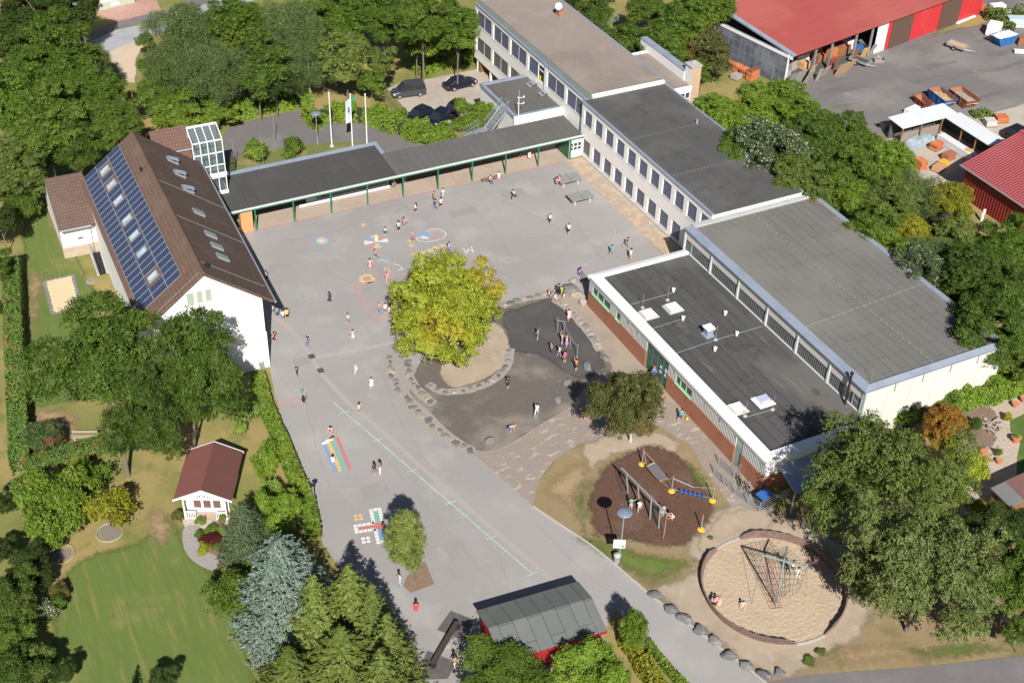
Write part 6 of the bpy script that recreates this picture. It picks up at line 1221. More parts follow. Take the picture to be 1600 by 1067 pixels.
for x0, x1 in ((-1.6,-.75),(.85,1.7)):
    b.box(x0,-.18,.85,x1,-.12,.93); b.box(x0,-.18,.1,x1,-.12,.17)
    k = x0+.06
    while k < x1: b.box(k,-.17,.17,k+.05,-.13,.85); k += .14
b.build('porch_rail', m_frame, shw); MB().box(-1.75,-.3,.0,1.85,.74,.045).build('porch_floor', M('deck_boards', (.42,.33,.26), [(2,(.36,.28,.22),.5,.7,.6,(.3,6,1))], .85), shw)
t = thing('plant_pot', 'brown clay pot with a plant on the summer house terrace', 'plant pot', at(347,818)); MB().lathe([(.2,0),(.3,.4),(.33,.42),(.26,.43)], 12).build('pot', flat('brown_pot', (.18,.11,.08)), t)
b = MB(); 
sbx = [at(69,440), at(114,430), at(127,480), at(82,491)]
zone('sandbox', [tuple(p[:2]) for p in sbx], .03, m_sand if False else M('pale_sand', (.62,.49,.31), [(1.5,(.56,.43,.26),.5,.7,.6)], .95), uv=True)
t = thing('sandbox_edge', 'stone rim around the rectangular sandbox on the house lawn', 'sandbox rim', (0,0,0)); b = MB()
for i in range(4):
    a, c2 = sbx[i], sbx[(i+1)%4]; d = (c2-a); n = int(d.length/.45)
    for k in range(n): q = a.lerp(c2, (k+.5)/n); s = rnd.uniform(.14,.2); MB().box(q.x-s,q.y-s,0,q.x+s,q.y+s,rnd.uniform(.1,.2)).build('rim_stone', m_stone_g, t, bevel=.04)
t = thing('manhole_cover', 'round grey manhole cover on the house lawn', 'manhole cover', at(141,440)); MB().lathe([(.42,0),(.42,.03),(.36,.035)], 18).build('ring', m_curb, t); MB().lathe([(.35,.01),(.35,.05),(.1,.055)], 18).build('lid', flat('lid_grey', (.22,.20,.19)), t)
for x, y, r_, lb in ((171.5,832,1.05,'pale stone ring edging the bed of the small lime-coloured tree'),(94,866,1.1,'pale stone ring edging the bed of the apple tree')):
    p = at(x, y); b = MB(); n = 26; b.tube([(r_*math.cos(2*math.pi*k/n), r_*math.sin(2*math.pi*k/n), .04) for k in range(n+1)], .075, 6); tag(b.build('bed_edging', m_stone_t, None, p), lb, 'bed edging')
# right garden: shed corner, wood pile, pots
gs = thing('garden_shed', 'garden shed with red-brown and grey felt roof at the right edge', 'garden shed', (0,0,0)); A_ = [(73.6,52.9),(73.6,50.2),(80,50.2),(80,52.9)]
P4 = [at(1548,762,2.6), at(1578,791,2.6), at(1680,745,2.6), at(1650,716,2.6)]; b = MB(); b.slab(P4, .12); b.build('roof', M('grey_felt_plain', (.17,.17,.165), [(1.5,(.21,.21,.20),.5,.7,.6)], .9), gs); b = MB(); b.slab([P4[0].lerp(P4[3],.22)+Vector((0,0,.06)), P4[1].lerp(P4[2],.22)+Vector((0,0,.06)), P4[2]+Vector((0,0,.06)), P4[3]+Vector((0,0,.06))], .05); b.build('roof_panel', flat('red_brown_felt', (.19,.095,.085), .9), gs)
c = (P4[0]+P4[2])/2; b = MB(); b.prism([(c.x+(q.x-c.x)*.92, c.y+(q.y-c.y)*.9) for q in P4], 0, 2.46); b.build('wall', m_wood, gs)
t = thing('log_pile', 'stack of split firewood below the garden shed roof', 'log pile', at(1580,815), hd(at(1560,822), at(1600,800))); b = MB()
for k in range(26): b.tube([(-.9+rnd.uniform(-.1,.1),-.6+.13*(k % 9),.15+.13*(k//9)),(.9+rnd.uniform(-.1,.1),-.6+.13*(k % 9),.15+.13*(k//9))], .065, 6)
b.build('logs', M('firewood', (.42,.33,.26), [(3,(.55,.45,.38),.5,.7,.7), (2,(.24,.17,.13),.5,.7,.6)], .9), t); b = MB(); b.box(-1,-.7,0,-.92,.7,.6); b.box(.92,-.7,0,1,.7,.6); b.build('rack', m_wood, t)
m_terra = flat('terracotta', (.52,.20,.10), .85)
for i, (x, y, lb, s) in enumerate(((1586,691,'terracotta pot with greenery at the lawn edge right of the gravel',.42),(1536,712,'round terracotta jar lying by the rock bed',.36),(1538,742,'small terracotta planter low on the gravel by the orange tree',.3),(1585,636,'terracotta planter on a stand at the upper gravel edge',.32),(1598,628,'terracotta pot at the far right of the upper gravel',.3),(1560,724,'spiky plant pot on the gravel by the lawn edge',.28),(1500,664,'pale stone pot left of the round bushes',.24))):
    t = thing('plant_pot', lb, 'plant pot', at(x, y), 0, 'pots in the gravel garden'); MB().lathe([(s*.6,0),(s,s*1.5),(s*1.1,s*1.55),(s*.85,s*1.56)], 12).build('pot', m_terra if i not in (6,) else m_frame, t); MB().lathe([(s*.84,s*1.3),(s*.84,s*1.5),(s*.2,s*1.55)], 10).build('soil', m_dark, t)
t = thing('driftwood', 'tangle of grey driftwood logs beside the rock bed', 'driftwood', at(1552,668)); b = MB()
for k in range(9): a = rnd.uniform(0,6); x, y = rnd.uniform(-.8,.8), rnd.uniform(-.6,.6); b.tube([(x-.8*math.cos(a),y-.8*math.sin(a),.12),(x,y,.3),(x+.8*math.cos(a+.2),y+.8*math.sin(a+.2),.15)], .09, 6, r2=.05)
b.build('branches', flat('grey_wood', (.33,.28,.24), .9), t)
for i, (x, y, s) in enumerate(((1556,690,.35),(1560,700,.3),(1550,698,.28),(1548,712,.3),(1555,680,.3),(1542,700,.26),(1538,655,.4))): rock('rock', 'small garden rock around the raised bed of the gravel garden', at(x, y), s, s*.8, s*.8, i, m_stone_t, 'rocks in the gravel garden', 'rock', k=i)
for i, (p, mat, lb) in enumerate((((472,612),flat('ball_teal', (.04,.25,.33)),'teal ball on the asphalt above the child in orange shorts'),((1073,656),flat('ball_yellow', (.60,.42,.03)),'yellow ball on the path by the brick hall'))):
    b = MB(); b.lathe([(.02,0),(.12,.05),(.16,.16),(.12,.27),(.02,.32)], 12); tag(b.build('ball', mat, None, at(*p), smooth=True), lb, 'ball')
# ---------------------------------------------------------------- vegetation
def cards_mesh(name, P, N, S, asp=.55, axis=None, rng=None):
    """one bent diamond leaf cluster per point: P centres, N facing, S half length"""
    n = len(P); N = N/np.linalg.norm(N, axis=1, keepdims=True)
    A = rng.normal(size=(n, 3)) if axis is None else axis+rng.normal(size=(n, 3))*.25
    A -= N*(A*N).sum(1, keepdims=True); A /= np.linalg.norm(A, axis=1, keepdims=True)+1e-9; B = np.cross(N, A); S = S[:, None]
    V = np.stack([P-A*S, P+B*S*asp+N*S*.18, P+A*S, P-B*S*asp+N*S*.18], 1).reshape(-1, 3)
    me = bpy.data.meshes.new(name); me.vertices.add(4*n); me.loops.add(4*n); me.polygons.add(n)
    me.vertices.foreach_set('co', V.astype(np.float32).ravel()); me.loops.foreach_set('vertex_index', np.arange(4*n, dtype=np.int32))
    me.polygons.foreach_set('loop_start', np.arange(0, 4*n, 4, dtype=np.int32)); me.polygons.foreach_set('loop_total', np.full(n, 4, dtype=np.int32))
    me.update(calc_edges=True); return me
def unit(r, n): d = r.normal(size=(n, 3)); return d/np.linalg.norm(d, axis=1, keepdims=True)
def crown_mesh(name, nl, lr, n, size, seed, zmin=-.55, taper=0.0, droop=0.0, jit=.85, irr=.12):
    r = np.random.default_rng(seed); d = unit(r, nl*6); d = d[d[:, 2] > zmin][:nl]
    rad = r.uniform(.48, .90, len(d)); C = d*rad[:, None]
    if irr: G = unit(r, 14); hh = r.uniform(-1, 1, 14); C *= 1+irr*(np.exp(-6*(1-d@G.T))@hh)[:, None]
    C *= (1+irr*np.sin(3*d[:, :1]+seed)+irr*np.cos(2.3*d[:, 1:2]*2+seed*.7))
    if taper: C[:, :2] *= (1-taper*(C[:, 2:3]*.5+.5))
    Rl = lr*r.uniform(.65, 1.35, len(d)); w = Rl**2; # sprigs on the clumps, leaves on the sprigs
    ns = n//13; k = r.choice(len(d), ns, p=w/w.sum()); e = unit(r, ns); e[:, 2] = np.where(e[:, 2] < -.3, -e[:, 2], e[:, 2])
    q = r.uniform(.45, 1.22, ns)**.7; Ps = C[k]+e*(Rl[k]*q)[:, None]*np.array([1, 1, .85]); es = e+r.normal(size=(ns, 3))*.55
    j = r.integers(0, ns, n); sp = size*1.5; P = Ps[j]+r.normal(size=(n, 3))*np.array([sp, sp, sp*.7]); e = es[j]
    N = e+r.normal(size=(n, 3))*jit*.55+np.array([0, 0, .3]); S = size*r.uniform(.6, 1.4, n); ax = None
    if droop:
        P[:, 2] -= droop*r.uniform(0, 1, n)**1.5*.5; ax = np.tile(np.array([0, 0, -1.]), (n, 1)); N = e+r.normal(size=(n, 3))*.8
    return cards_mesh(name, P, N, S, .62 if not droop else .38, ax, r)
def conifer_mesh(name, levels, per, n_c, size, seed, rad=.34, droop=.25, up=.35, expo=.85):
    r = np.random.default_rng(seed); P = []; N = []; AX = []
    for i in range(levels):
        t = (i+.3)/levels; z = .04+.95*t; L = rad*(1-t)**expo+.012; m = max(4, int(per*(1-.6*t)))
        a0 = r.uniform(0, 6)
        for j in range(m):
            a = a0+2*math.pi*j/m+r.uniform(-.25, .25); Lb = L*r.uniform(.75, 1.15); c, s = math.cos(a), math.sin(a); k = max(4, int(n_c*(Lb/rad)))
            t_ = r.uniform(.12, 1, k); w = (1-t_*.75)*Lb*.30*r.uniform(-1, 1, k)
            x = Lb*t_; zz = z-droop*Lb*t_+up*Lb*t_**3*.5+r.normal(size=k)*.006
            P.append(np.stack([c*x-s*w, s*x+c*w, zz], 1)); sg = np.sign(w)
            AX.append(np.stack([c*1.-s*sg*.6, s*1.+c*sg*.6, np.full(k, -.15)], 1)); N.append(np.stack([c*.35+r.normal(size=k)*.35, s*.35+r.normal(size=k)*.35, np.full(k, .8)], 1))
    P = np.concatenate(P); N = np.concatenate(N); AX = np.concatenate(AX)
    return cards_mesh(name, P, N, size*r.uniform(.6, 1.4, len(P)), .34, AX, r)
TM = dict(
    big1=crown_mesh('crown', 105, .195, 80000, .020, 1, irr=.2), big2=crown_mesh('crown', 80, .222, 80000, .020, 2, irr=.28), big3=crown_mesh('crown', 150, .158, 80000, .019, 3, irr=.2),
    fine=crown_mesh('crown', 230, .172, 95000, .0155, 4, irr=.2), fine2=crown_mesh('crown', 200, .18, 90000, .0165, 14, irr=.28),
    birch=crown_mesh('crown', 100, .21, 60000, .022, 5, zmin=-.8, taper=.35, droop=.5, irr=.22),
    mid1=crown_mesh('crown', 46, .265, 28000, .036, 6, irr=.2), mid2=crown_mesh('crown', 60, .222, 28000, .034, 7, irr=.28), egg=crown_mesh('crown', 130, .19, 40000, .026, 8, zmin=-.9, taper=.35, irr=.06),
    small1=crown_mesh('crown', 20, .40, 6500, .075, 9, irr=.2), small2=crown_mesh('crown', 30, .34, 7500, .07, 10, irr=.3), ball=crown_mesh('crown', 240, .16, 22000, .034, 11, zmin=-.9, irr=.0),
    spruce=conifer_mesh('crown', 32, 18, 84, .013, 12, expo=.48), cyp=conifer_mesh('crown', 28, 15, 84, .014, 13, .30, .10, .6, 1.0), spruce2=conifer_mesh('crown', 20, 12, 34, .026, 15, .30))
def flatrad(): pass
LM = dict(
    green=leafmat('leaf_mid_green', (0.065,0.114,0.013), (0.122,0.181,0.025), (0.158,0.208,0.025), .5),
    dark=leafmat('leaf_dark_green', (0.044,0.085,0.012), (0.097,0.148,0.021), (0.132,0.171,0.025), .4),
    deep=leafmat('leaf_deep_green', (0.027,0.050,0.009), (0.059,0.089,0.015), (0.090,0.108,0.020), .4),
    oak=leafmat('leaf_forest', (0.056,0.111,0.012), (0.121,0.192,0.022), (0.186,0.232,0.027), .5),
    lime=leafmat('leaf_lime', (0.138,0.222,0.038), (0.229,0.318,0.062), (0.290,0.341,0.070), .4),
    bright=leafmat('leaf_bright', (0.099,0.180,0.017), (0.183,0.261,0.029), (0.241,0.291,0.034), .5),
    yellow=leafmat('leaf_yellow_green', (0.202,0.259,0.022), (0.373,0.409,0.039), (0.528,0.316,0.022), .38, 1.0),
    orange=leafmat('leaf_orange', (0.231,0.118,0.020), (0.347,0.179,0.029), (0.278,0.247,0.029), .8, .5),
    olive=leafmat('leaf_olive', (0.095,0.136,0.027), (0.164,0.214,0.045), (0.203,0.223,0.052), .5),
    grey=leafmat('leaf_birch', (0.087,0.133,0.039), (0.153,0.209,0.066), (0.112,0.164,0.041), .5),
    chest=leafmat('leaf_chestnut', (0.065,0.078,0.022), (0.128,0.127,0.034), (0.202,0.120,0.037), .75, .6),
    blue=leafmat('needle_blue', (0.112,0.158,0.120), (0.195,0.252,0.198), (0.151,0.195,0.148), .4, .35, .1),
    gold=leafmat('needle_gold', (0.094,0.130,0.024), (0.175,0.208,0.046), (0.120,0.139,0.028), .5, .35, .12),
    spr=leafmat('needle_green', (0.051,0.079,0.037), (0.102,0.133,0.063), None, .3, .35, .1),
    white=leafmat('leaf_white_blossom', (.055,.095,.025), (.11,.155,.05), (.15,.17,.07), .5, 1.2, .25, (.50,.50,.40,.84)),
    red=leafmat('leaf_red', (0.066,0.010,0.011), (0.124,0.020,0.020)),
    yel=leafmat('leaf_acid', (0.199,0.211,0.015), (0.308,0.299,0.030), (0.182,0.185,0.022), .5),
    egg=leafmat('leaf_egg_lime', (0.170,0.217,0.045), (0.259,0.311,0.077), (0.209,0.235,0.054), .5),
    pale=leafmat('leaf_pale_olive', (0.082,0.113,0.029), (0.158,0.195,0.059), (0.143,0.152,0.048), .5),
    redtop=leafmat('leaf_red_green', (.06,.105,.03), (.10,.15,.045), (.30,.11,.06), .85, 1.1),
    twig=leafmat('leaf_dry_dark', (.03,.028,.02), (.065,.06,.045)),
    bicolor=leafmat('leaf_clipped', (0.088,0.169,0.031), (0.153,0.239,0.042), (0.338,0.214,0.066), .7, .8),
    rose=leafmat('leaf_rose', (0.058,0.096,0.020), (0.124,0.136,0.034), (0.330,0.048,0.034), .8, 2.0))
for k_, me in TM.items(): me.materials.append(LM['green'])
m_bark2 = M('tree_bark', (.17,.135,.105), [(2,(.11,.09,.07),.45,.65,.7,(1,1,.25)), (6,(.24,.20,.165),.5,.7,.5)], .95); m_birch = M('birch_bark', (.62,.59,.55), [(3,(.16,.14,.13),.6,.7,.9,(.6,.6,1.6))], .9)
def trunk_mesh(seed, limbs=5):
    r = random.Random(seed); b = MB(); b.tube([(0,0,-.02),(.01,.0,.1),(.02,.01,.45),(.0,.0,1.0)], .055, 8, r2=.022)
    for k in range(limbs):
        a = k*2.4+r.uniform(-.3,.3); z = .42+.1*k; b.tube([(.01,0,z),(.16*math.cos(a),.16*math.sin(a),z+.17),(.33*math.cos(a),.33*math.sin(a),z+.28)], .022, 5, r2=.006)
    me = bpy.data.meshes.new('trunk'); me.from_pydata(b.v, [], b.f); me.materials.append(m_bark2); me.update(); return me
TR = [trunk_mesh(s) for s in range(3)]
def bind(o, m): o.material_slots[0].link = 'OBJECT'; o.material_slots[0].material = m
tcount = 0
def tree(tmpl, leaf, cx, cy, w, label, zc=None, h=None, base=None, name='tree', cat='tree', group=None, trunk=True, bark=None, rz=None, tr=.9, extra=()):
    """crown of photo width w seen at (cx, cy), its centre zc above the ground; trunk under it"""
    global tcount; tcount += 1
    if zc is None: zc = max(.5, w/14*.9)
    p = px(cx, cy, zc); k = mpp(p); r = w/2*k; dep = math.asin((H-p.z)/(p-Vector((0, 0, H))).length)
    rv = r*tr
    if h: a = h/2*k; rv = math.sqrt(max(a*a-(r*math.sin(dep))**2, (.3*r)**2))/math.cos(dep)
    g = gz(p.x, p.y) if zc > 3 else 0.0
    t = thing(name, label, cat, (p.x, p.y, g), 0, group)
    c = bpy.data.objects.new('crown', TM[tmpl]); COL.objects.link(c); c.parent = t; bind(c, LM[leaf]); c.location = (0, 0, p.z-g); c.scale = (r/1.02, r/1.02, rv/1.02); c.rotation_euler = (0, 0, rz if rz is not None else tcount*1.7)
    for ex, ey, ew, eh, ez in extra:
        p2 = px(ex, ey, ez); k2 = mpp(p2); r2 = ew/2*k2; dep2 = math.asin((H-ez)/(p2-Vector((0, 0, H))).length); a2 = eh/2*k2
        c = bpy.data.objects.new('crown', TM[tmpl]); COL.objects.link(c); c.parent = t; bind(c, LM[leaf]); c.location = (p2.x-p.x, p2.y-p.y, ez-g); c.scale = (r2/1.02, r2/1.02, math.sqrt(max(a2*a2-(r2*math.sin(dep2))**2, (.3*r2)**2))/math.cos(dep2)/1.02); c.rotation_euler = (0, 0, tcount*.9+1)
    if trunk:
        q = bpy.data.objects.new('trunk', TR[tcount % 3]); COL.objects.link(q); q.parent = t; bind(q, bark or m_bark2); hh = p.z-g+rv*.35; s = max(.6, min(r, hh)*.62)
        q.scale = (s*1.15, s*1.15, hh)
        if base:
            bpt = px(*base); q.location = (bpt.x-p.x, bpt.y-p.y, 0); d = Vector((p.x-bpt.x, p.y-bpt.y)); q.rotation_euler = (math.atan2(-d.y, hh), math.atan2(d.x, hh), 0)
    return t
def conifer(tmpl, leaf, bx, by, tx, ty, w, label, group=None, name='conifer'):
    global tcount; tcount += 1
    g = px(bx, by); d = ray(tx, ty); L = math.hypot(g.x, g.y)/math.hypot(d.x, d.y); hh = max(1.0, H+d.z*L); k = mpp(g); r = w/2*k
    t = thing(name, label, 'conifer', g, 0, group); c = bpy.data.objects.new('crown', TM[tmpl]); COL.objects.link(c); c.parent = t; bind(c, LM[leaf]); rr = dict(spruce=.34, cyp=.30, spruce2=.30)[tmpl]; c.scale = (r/rr, r/rr, hh); c.rotation_euler.z = tcount
    MB().tube([(0,0,0),(0,0,hh*.93)], .16, 7, r2=.03).build('trunk', m_bark2, t); return t
def hedge(pts, w, h, leaf, label, size=.16, dens=70, zf=0.0, name='hedge', uv=False, ragged=.06, group=None):
    r = np.random.default_rng(int(h*100+len(pts)*7+pts[0][0])); P = [Vector((*p, 0)) if uv else px(*p, zf) for p in pts]; dens = max(dens, 120); size = min(size, .14); PP = []; NN = []
    for a, b in zip(P[:-1], P[1:]):
        d = np.array(b-a); L = np.linalg.norm(d); d /= L; q = np.array([-d[1], d[0], 0]); n = int(L*(w+2*h)*dens)
        s = r.uniform(0, L+w*.3, n); f = r.uniform(0, w+2*h, n); top = f < w; u = np.where(top, f-w/2, np.where(f < w+h, -w/2, w/2)); z = np.where(top, h, np.where(f < w+h, f-w, f-w-h)); hv = 1+ragged*(np.sin(s*1.9+a.x)+np.sin(s*.83+a.y)+.8*np.sin(s*4.3+u))
        bul = 1-.10*np.abs(z/h-.45); PP.append(np.array(a)[None]+d[None]*s[:, None]+q[None]*(u*bul*hv)[:, None]+np.array([0, 0, 1])[None]*(z*hv)[:, None]+r.normal(size=(n, 3))*.05)
        NN.append(np.where(top[:, None], np.array([0, 0, 1.])[None], q[None]*np.sign(u)[:, None])+r.normal(size=(n, 3))*.55+np.array([0, 0, .2]))
    for e, o in ((P[0], P[0]-P[1]), (P[-1], P[-1]-P[-2])):          # leafy ends
        d = np.array(o.normalized()); q = np.array([-d[1], d[0], 0]); n = int(w*h*dens*1.3)
        PP.append(np.array(e)[None]+q[None]*r.uniform(-w/2, w/2, n)[:, None]+np.array([0, 0, 1.])[None]*r.uniform(0, h, n)[:, None]+d[None]*r.normal(0, .07, n)[:, None]); NN.append(d[None]+r.normal(size=(n, 3))*.55)
    PP = np.concatenate(PP); NN = np.concatenate(NN); me = cards_mesh('foliage', PP, NN, size*r.uniform(.6, 1.4, len(PP)), .65, None, r); me.materials.append(LM[leaf])
    c0 = P[0]; t = thing(name, label, 'hedge', (0, 0, 0), 0, group); o = bpy.data.objects.new('foliage', me); COL.objects.link(o); o.parent = t
    b = MB()
    for a, c2 in zip(P[:-1], P[1:]):
        d = (c2-a).normalized(); q = Vector((-d.y, d.x, 0))*(w*.36); b.prism([(a-q)[:2], (a+q)[:2], (c2+q)[:2], (c2-q)[:2]], zf, zf+h*.8)
    b.build('inner_twigs', M('hedge_twigs', (.045,.042,.028), [(4,(.03,.04,.018),.45,.65,.7)], .95), t)
    return t
# --- the trees standing in and round the yard
tree('big1', 'dark', 162, 566, 212, 'large dark green broadleaf tree with leaning grey trunk in the left garden', 10.0, 186, (200,745), extra=[(232,662,128,150,7.2)])
tree('big2', 'dark', 306, 600, 156, 'second broadleaf tree between the gable wall and the large left tree', 7.6, 214, (303,706))
tree('big3', 'yellow', 695, 497, 172, 'round yellow-green tree turning orange in the sandy patch of the yard', 5.6, 198, (712,560))
tree('big2', 'chest', 984, 636, 122, 'dark olive chestnut with browning leaves in front of the brick hall', 5.8, 132, (985,690), bark=m_birch)
tree('fine', 'olive', 1384, 757, 232, 'wide olive-green fine-leaved tree at the near end of the low hall', 8.0, 232)
tree('fine2', 'pale', 1440, 908, 204, 'wide airy fine-leaved tree right of the round sandpit', 5.6, 226)
tree('big2', 'orange', 1478, 672, 82, 'orange-brown tree between the fine-leaved tree and the gravel garden', 4.0, 90)
tree('mid2', 'yellow', 1502, 738, 72, 'yellow-green shrub tree below the orange one beside the gravel garden', 2.6, 88)
tree('egg', 'egg', 633, 846, 84, 'slim egg-shaped lime tree in a square soil bed on the yard', 5.2, 106, (650,905))
tree('ball', 'bright', 990, 983, 48, 'clipped dome-shaped bush at the roadside behind the red shed', 2.9, 66, trunk=False, name='bush', cat='bush')
# --- conifers at the bottom
conifer('spruce', 'blue', 450, 990, 478, 832, 168, 'large blue-grey spruce at the edge of the lawn')
conifer('spruce', 'spr', 388, 880, 396, 782, 88, 'dark grey-green spruce right of the summer house')
gg = 'golden conifers at the bottom edge'
for bx, by, tx, ty, w, lb in ((552,1010,564,878,150,'tallest golden conifer tip, beside the blue spruce'),(585,1030,603,908,120,'golden conifer right of the tallest tip, overhanging the yard'),(500,1030,545,890,130,'golden conifer left of the tallest tip, touching the blue spruce'),(610,1085,632,955,130,'golden conifer leaning farthest right over the asphalt'),(540,1090,560,975,190,'broad golden conifer in front at the bottom edge'),(460,1110,475,1005,150,'low golden conifer at the bottom edge below the blue spruce'),(600,1140,600,1010,150,'grey-green tinged golden conifer at the bottom edge by the rubber mats')):
    conifer('cyp', 'gold', bx, by, tx, ty, w, lb, gg)
tree('mid1', 'green', 795, 1056, 126, 'mid green bush tree in front of the red shed at the bottom edge', 3.0, 100)
tree('mid2', 'bright', 925, 1046, 114, 'yellow-green leafy bush between red shed and clipped dome bush', 2.4, 104)
hedge([(975,1003),(1000,1040),(1030,1085)], 1.1, 1.1, 'yel', 'bright yellow-green low hedge running down from the clipped dome bush', .10, 120)
hedge([(1012,1012),(1040,1045),(1075,1085)], .5, .7, 'bright', 'narrow green hedge along the lower road edge', .10, 130)
# --- gardens on the left
hedge([(22,428),(27,560),(36,735)], 1.6, 2.0, 'bicolor', 'long tall clipped hedge on the far left beside the house lawn', .10, 130, ragged=.02)
hedge([(45,735),(110,718),(192,694)], 1.3, 1.3, 'bicolor', 'lower clipped hedge crossing the garden below the round bush', .10, 130, ragged=.03)
hedge([(404,596),(415,640),(446,712),(482,800),(490,838)], 1.2, 1.2, 'bright', 'long light green hedge between garden and asphalt yard', .12, 130, ragged=.02)
tree('ball', 'redtop', 69, 683, 66, 'round clipped bush with reddish top by the tall left hedge', 1.8, 60, trunk=False, name='bush', cat='bush')
tree('mid1', 'bright', 82, 802, 114, 'bright green apple tree with round bed at the left lawn', 2.6, 124)
tree('small2', 'yel', 166, 793, 62, 'small lime-coloured tree with ringed bed on the lawn', 2.2, 60)
tree('small2', 'bright', 138, 752, 62, 'small fruit tree below the cross hedge and the large tree', 2.0, 58)
tree('small1', 'white', 113, 745, 28, 'white flowering shrub beside the small fruit tree', .7, 22, trunk=False, name='bush', cat='bush')
tree('mid2', 'bright', 438, 806, 70, 'bright green bush beside the garden hedge above the blue spruce', 2.4, 86, trunk=False, name='bush', cat='bush')
tree('mid1', 'green', 378, 935, 82, 'rounded green bush on the lawn edge left of the blue spruce', 1.8, 106, trunk=False, name='bush', cat='bush')
tree('small1', 'bright', 388, 897, 62, 'yellow-green bush under the dark grey-green spruce', 1.2, 36, trunk=False, name='bush', cat='bush')
tree('small2', 'bright', 418, 720, 38, 'leafy shrub in the bed inside the garden hedge', 1.0, 60, trunk=False, name='bush', cat='bush')
tree('small2', 'lime', 424, 770, 30, 'small shrub lower in the bed inside the garden hedge', .8, 44, trunk=False, name='bush', cat='bush')
tree('small1', 'lime', 383, 640, 46, 'pale yellow-green shrub at the corner under the second large tree', 1.0, 44, trunk=False, name='bush', cat='bush')
tree('small2', 'lime', 376, 670, 18, 'tiny sapling on the lawn behind the summer house', .9, 26)
tree('small1', 'red', 331, 842, 32, 'dark red bush in the summer house flower bed', .5, 22, trunk=False, name='bush', cat='bush')
for x, y, w, lf, lb in ((310,835,13,'green','small round green bush left of the dark red bush'),(341,856,16,'green','round green bush below the dark red bush'),(320,857,22,'yel','acid yellow-green bush in the lower flower bed'),(330,828,20,'bright','green plant above the dark red bush'),(348,831,16,'lime','light green plant at the right of the flower bed'),(313,815,16,'lime','potted green plant left on the summer house terrace'),(349,808,12,'bright','leafy plant in the clay pot'),(276,806,18,'rose','red-flowering shrub at the left side of the summer house'),(72,955,38,'white','cream flowering shrub at the dark left border'),(92,925,30,'rose','red rose bush at the dark left border'),(88,940,30,'dark','dark shrub below the red rose bush'),(20,760,20,'white','white flowers by the end of the tall hedge')):
    tree('small1', lf, x, y, w, lb, .45 if w < 25 else .9, None, trunk=False, name='bush', cat='bush')
for x, y, w, z, lf, tm, lb in ((48,880,66,2.2,'deep','mid1','dark bush at the top of the left border'),(20,930,90,2.8,'dark','mid2','dark green bush at the left edge beside the lawn'),(62,905,44,1.6,'deep','mid1','dark reed-like shrub beside the lawn border'),(14,1000,74,2.4,'green','mid1','green bush at the left edge lower down'),(60,1030,60,1.6,'olive','mid2','olive-green low bush in the bottom left border'),(18,1062,90,2.4,'dark','mid1','dark bush in the bottom left corner'),(100,1050,40,2.0,'deep','mid2','dark bush at the bottom left beside the lawn'),(0,860,50,3.0,'deep','mid1','dark bush at the left edge below the hedge shadow'),(255,1060,50,1.4,'deep','mid2','dark sparse shrub at the bottom of the lawn'),(-5,790,50,2.4,'deep','mid2','dark bush at the left edge beside the apple tree')):
    tree(tm, lf, x, y, w, lb, z, None, trunk=False, name='bush', cat='bush')
conifer('spruce2', 'deep', 205, 1120, 208, 1062, 46, 'dark conifer tip rising at the bottom of the lawn')
for x, y, w, z, lf, tm, lb in ((0,350,60,4,'deep','mid1','dark tree at the left edge above the tall hedge'),(-4,415,52,3,'dark','mid2','dark green tree at the left edge beside the hedge top'),(2,480,26,1.2,'deep','mid1','dark bush leaning over the hedge at the left edge')):
    tree(tm, lf, x, y, w, lb, z)
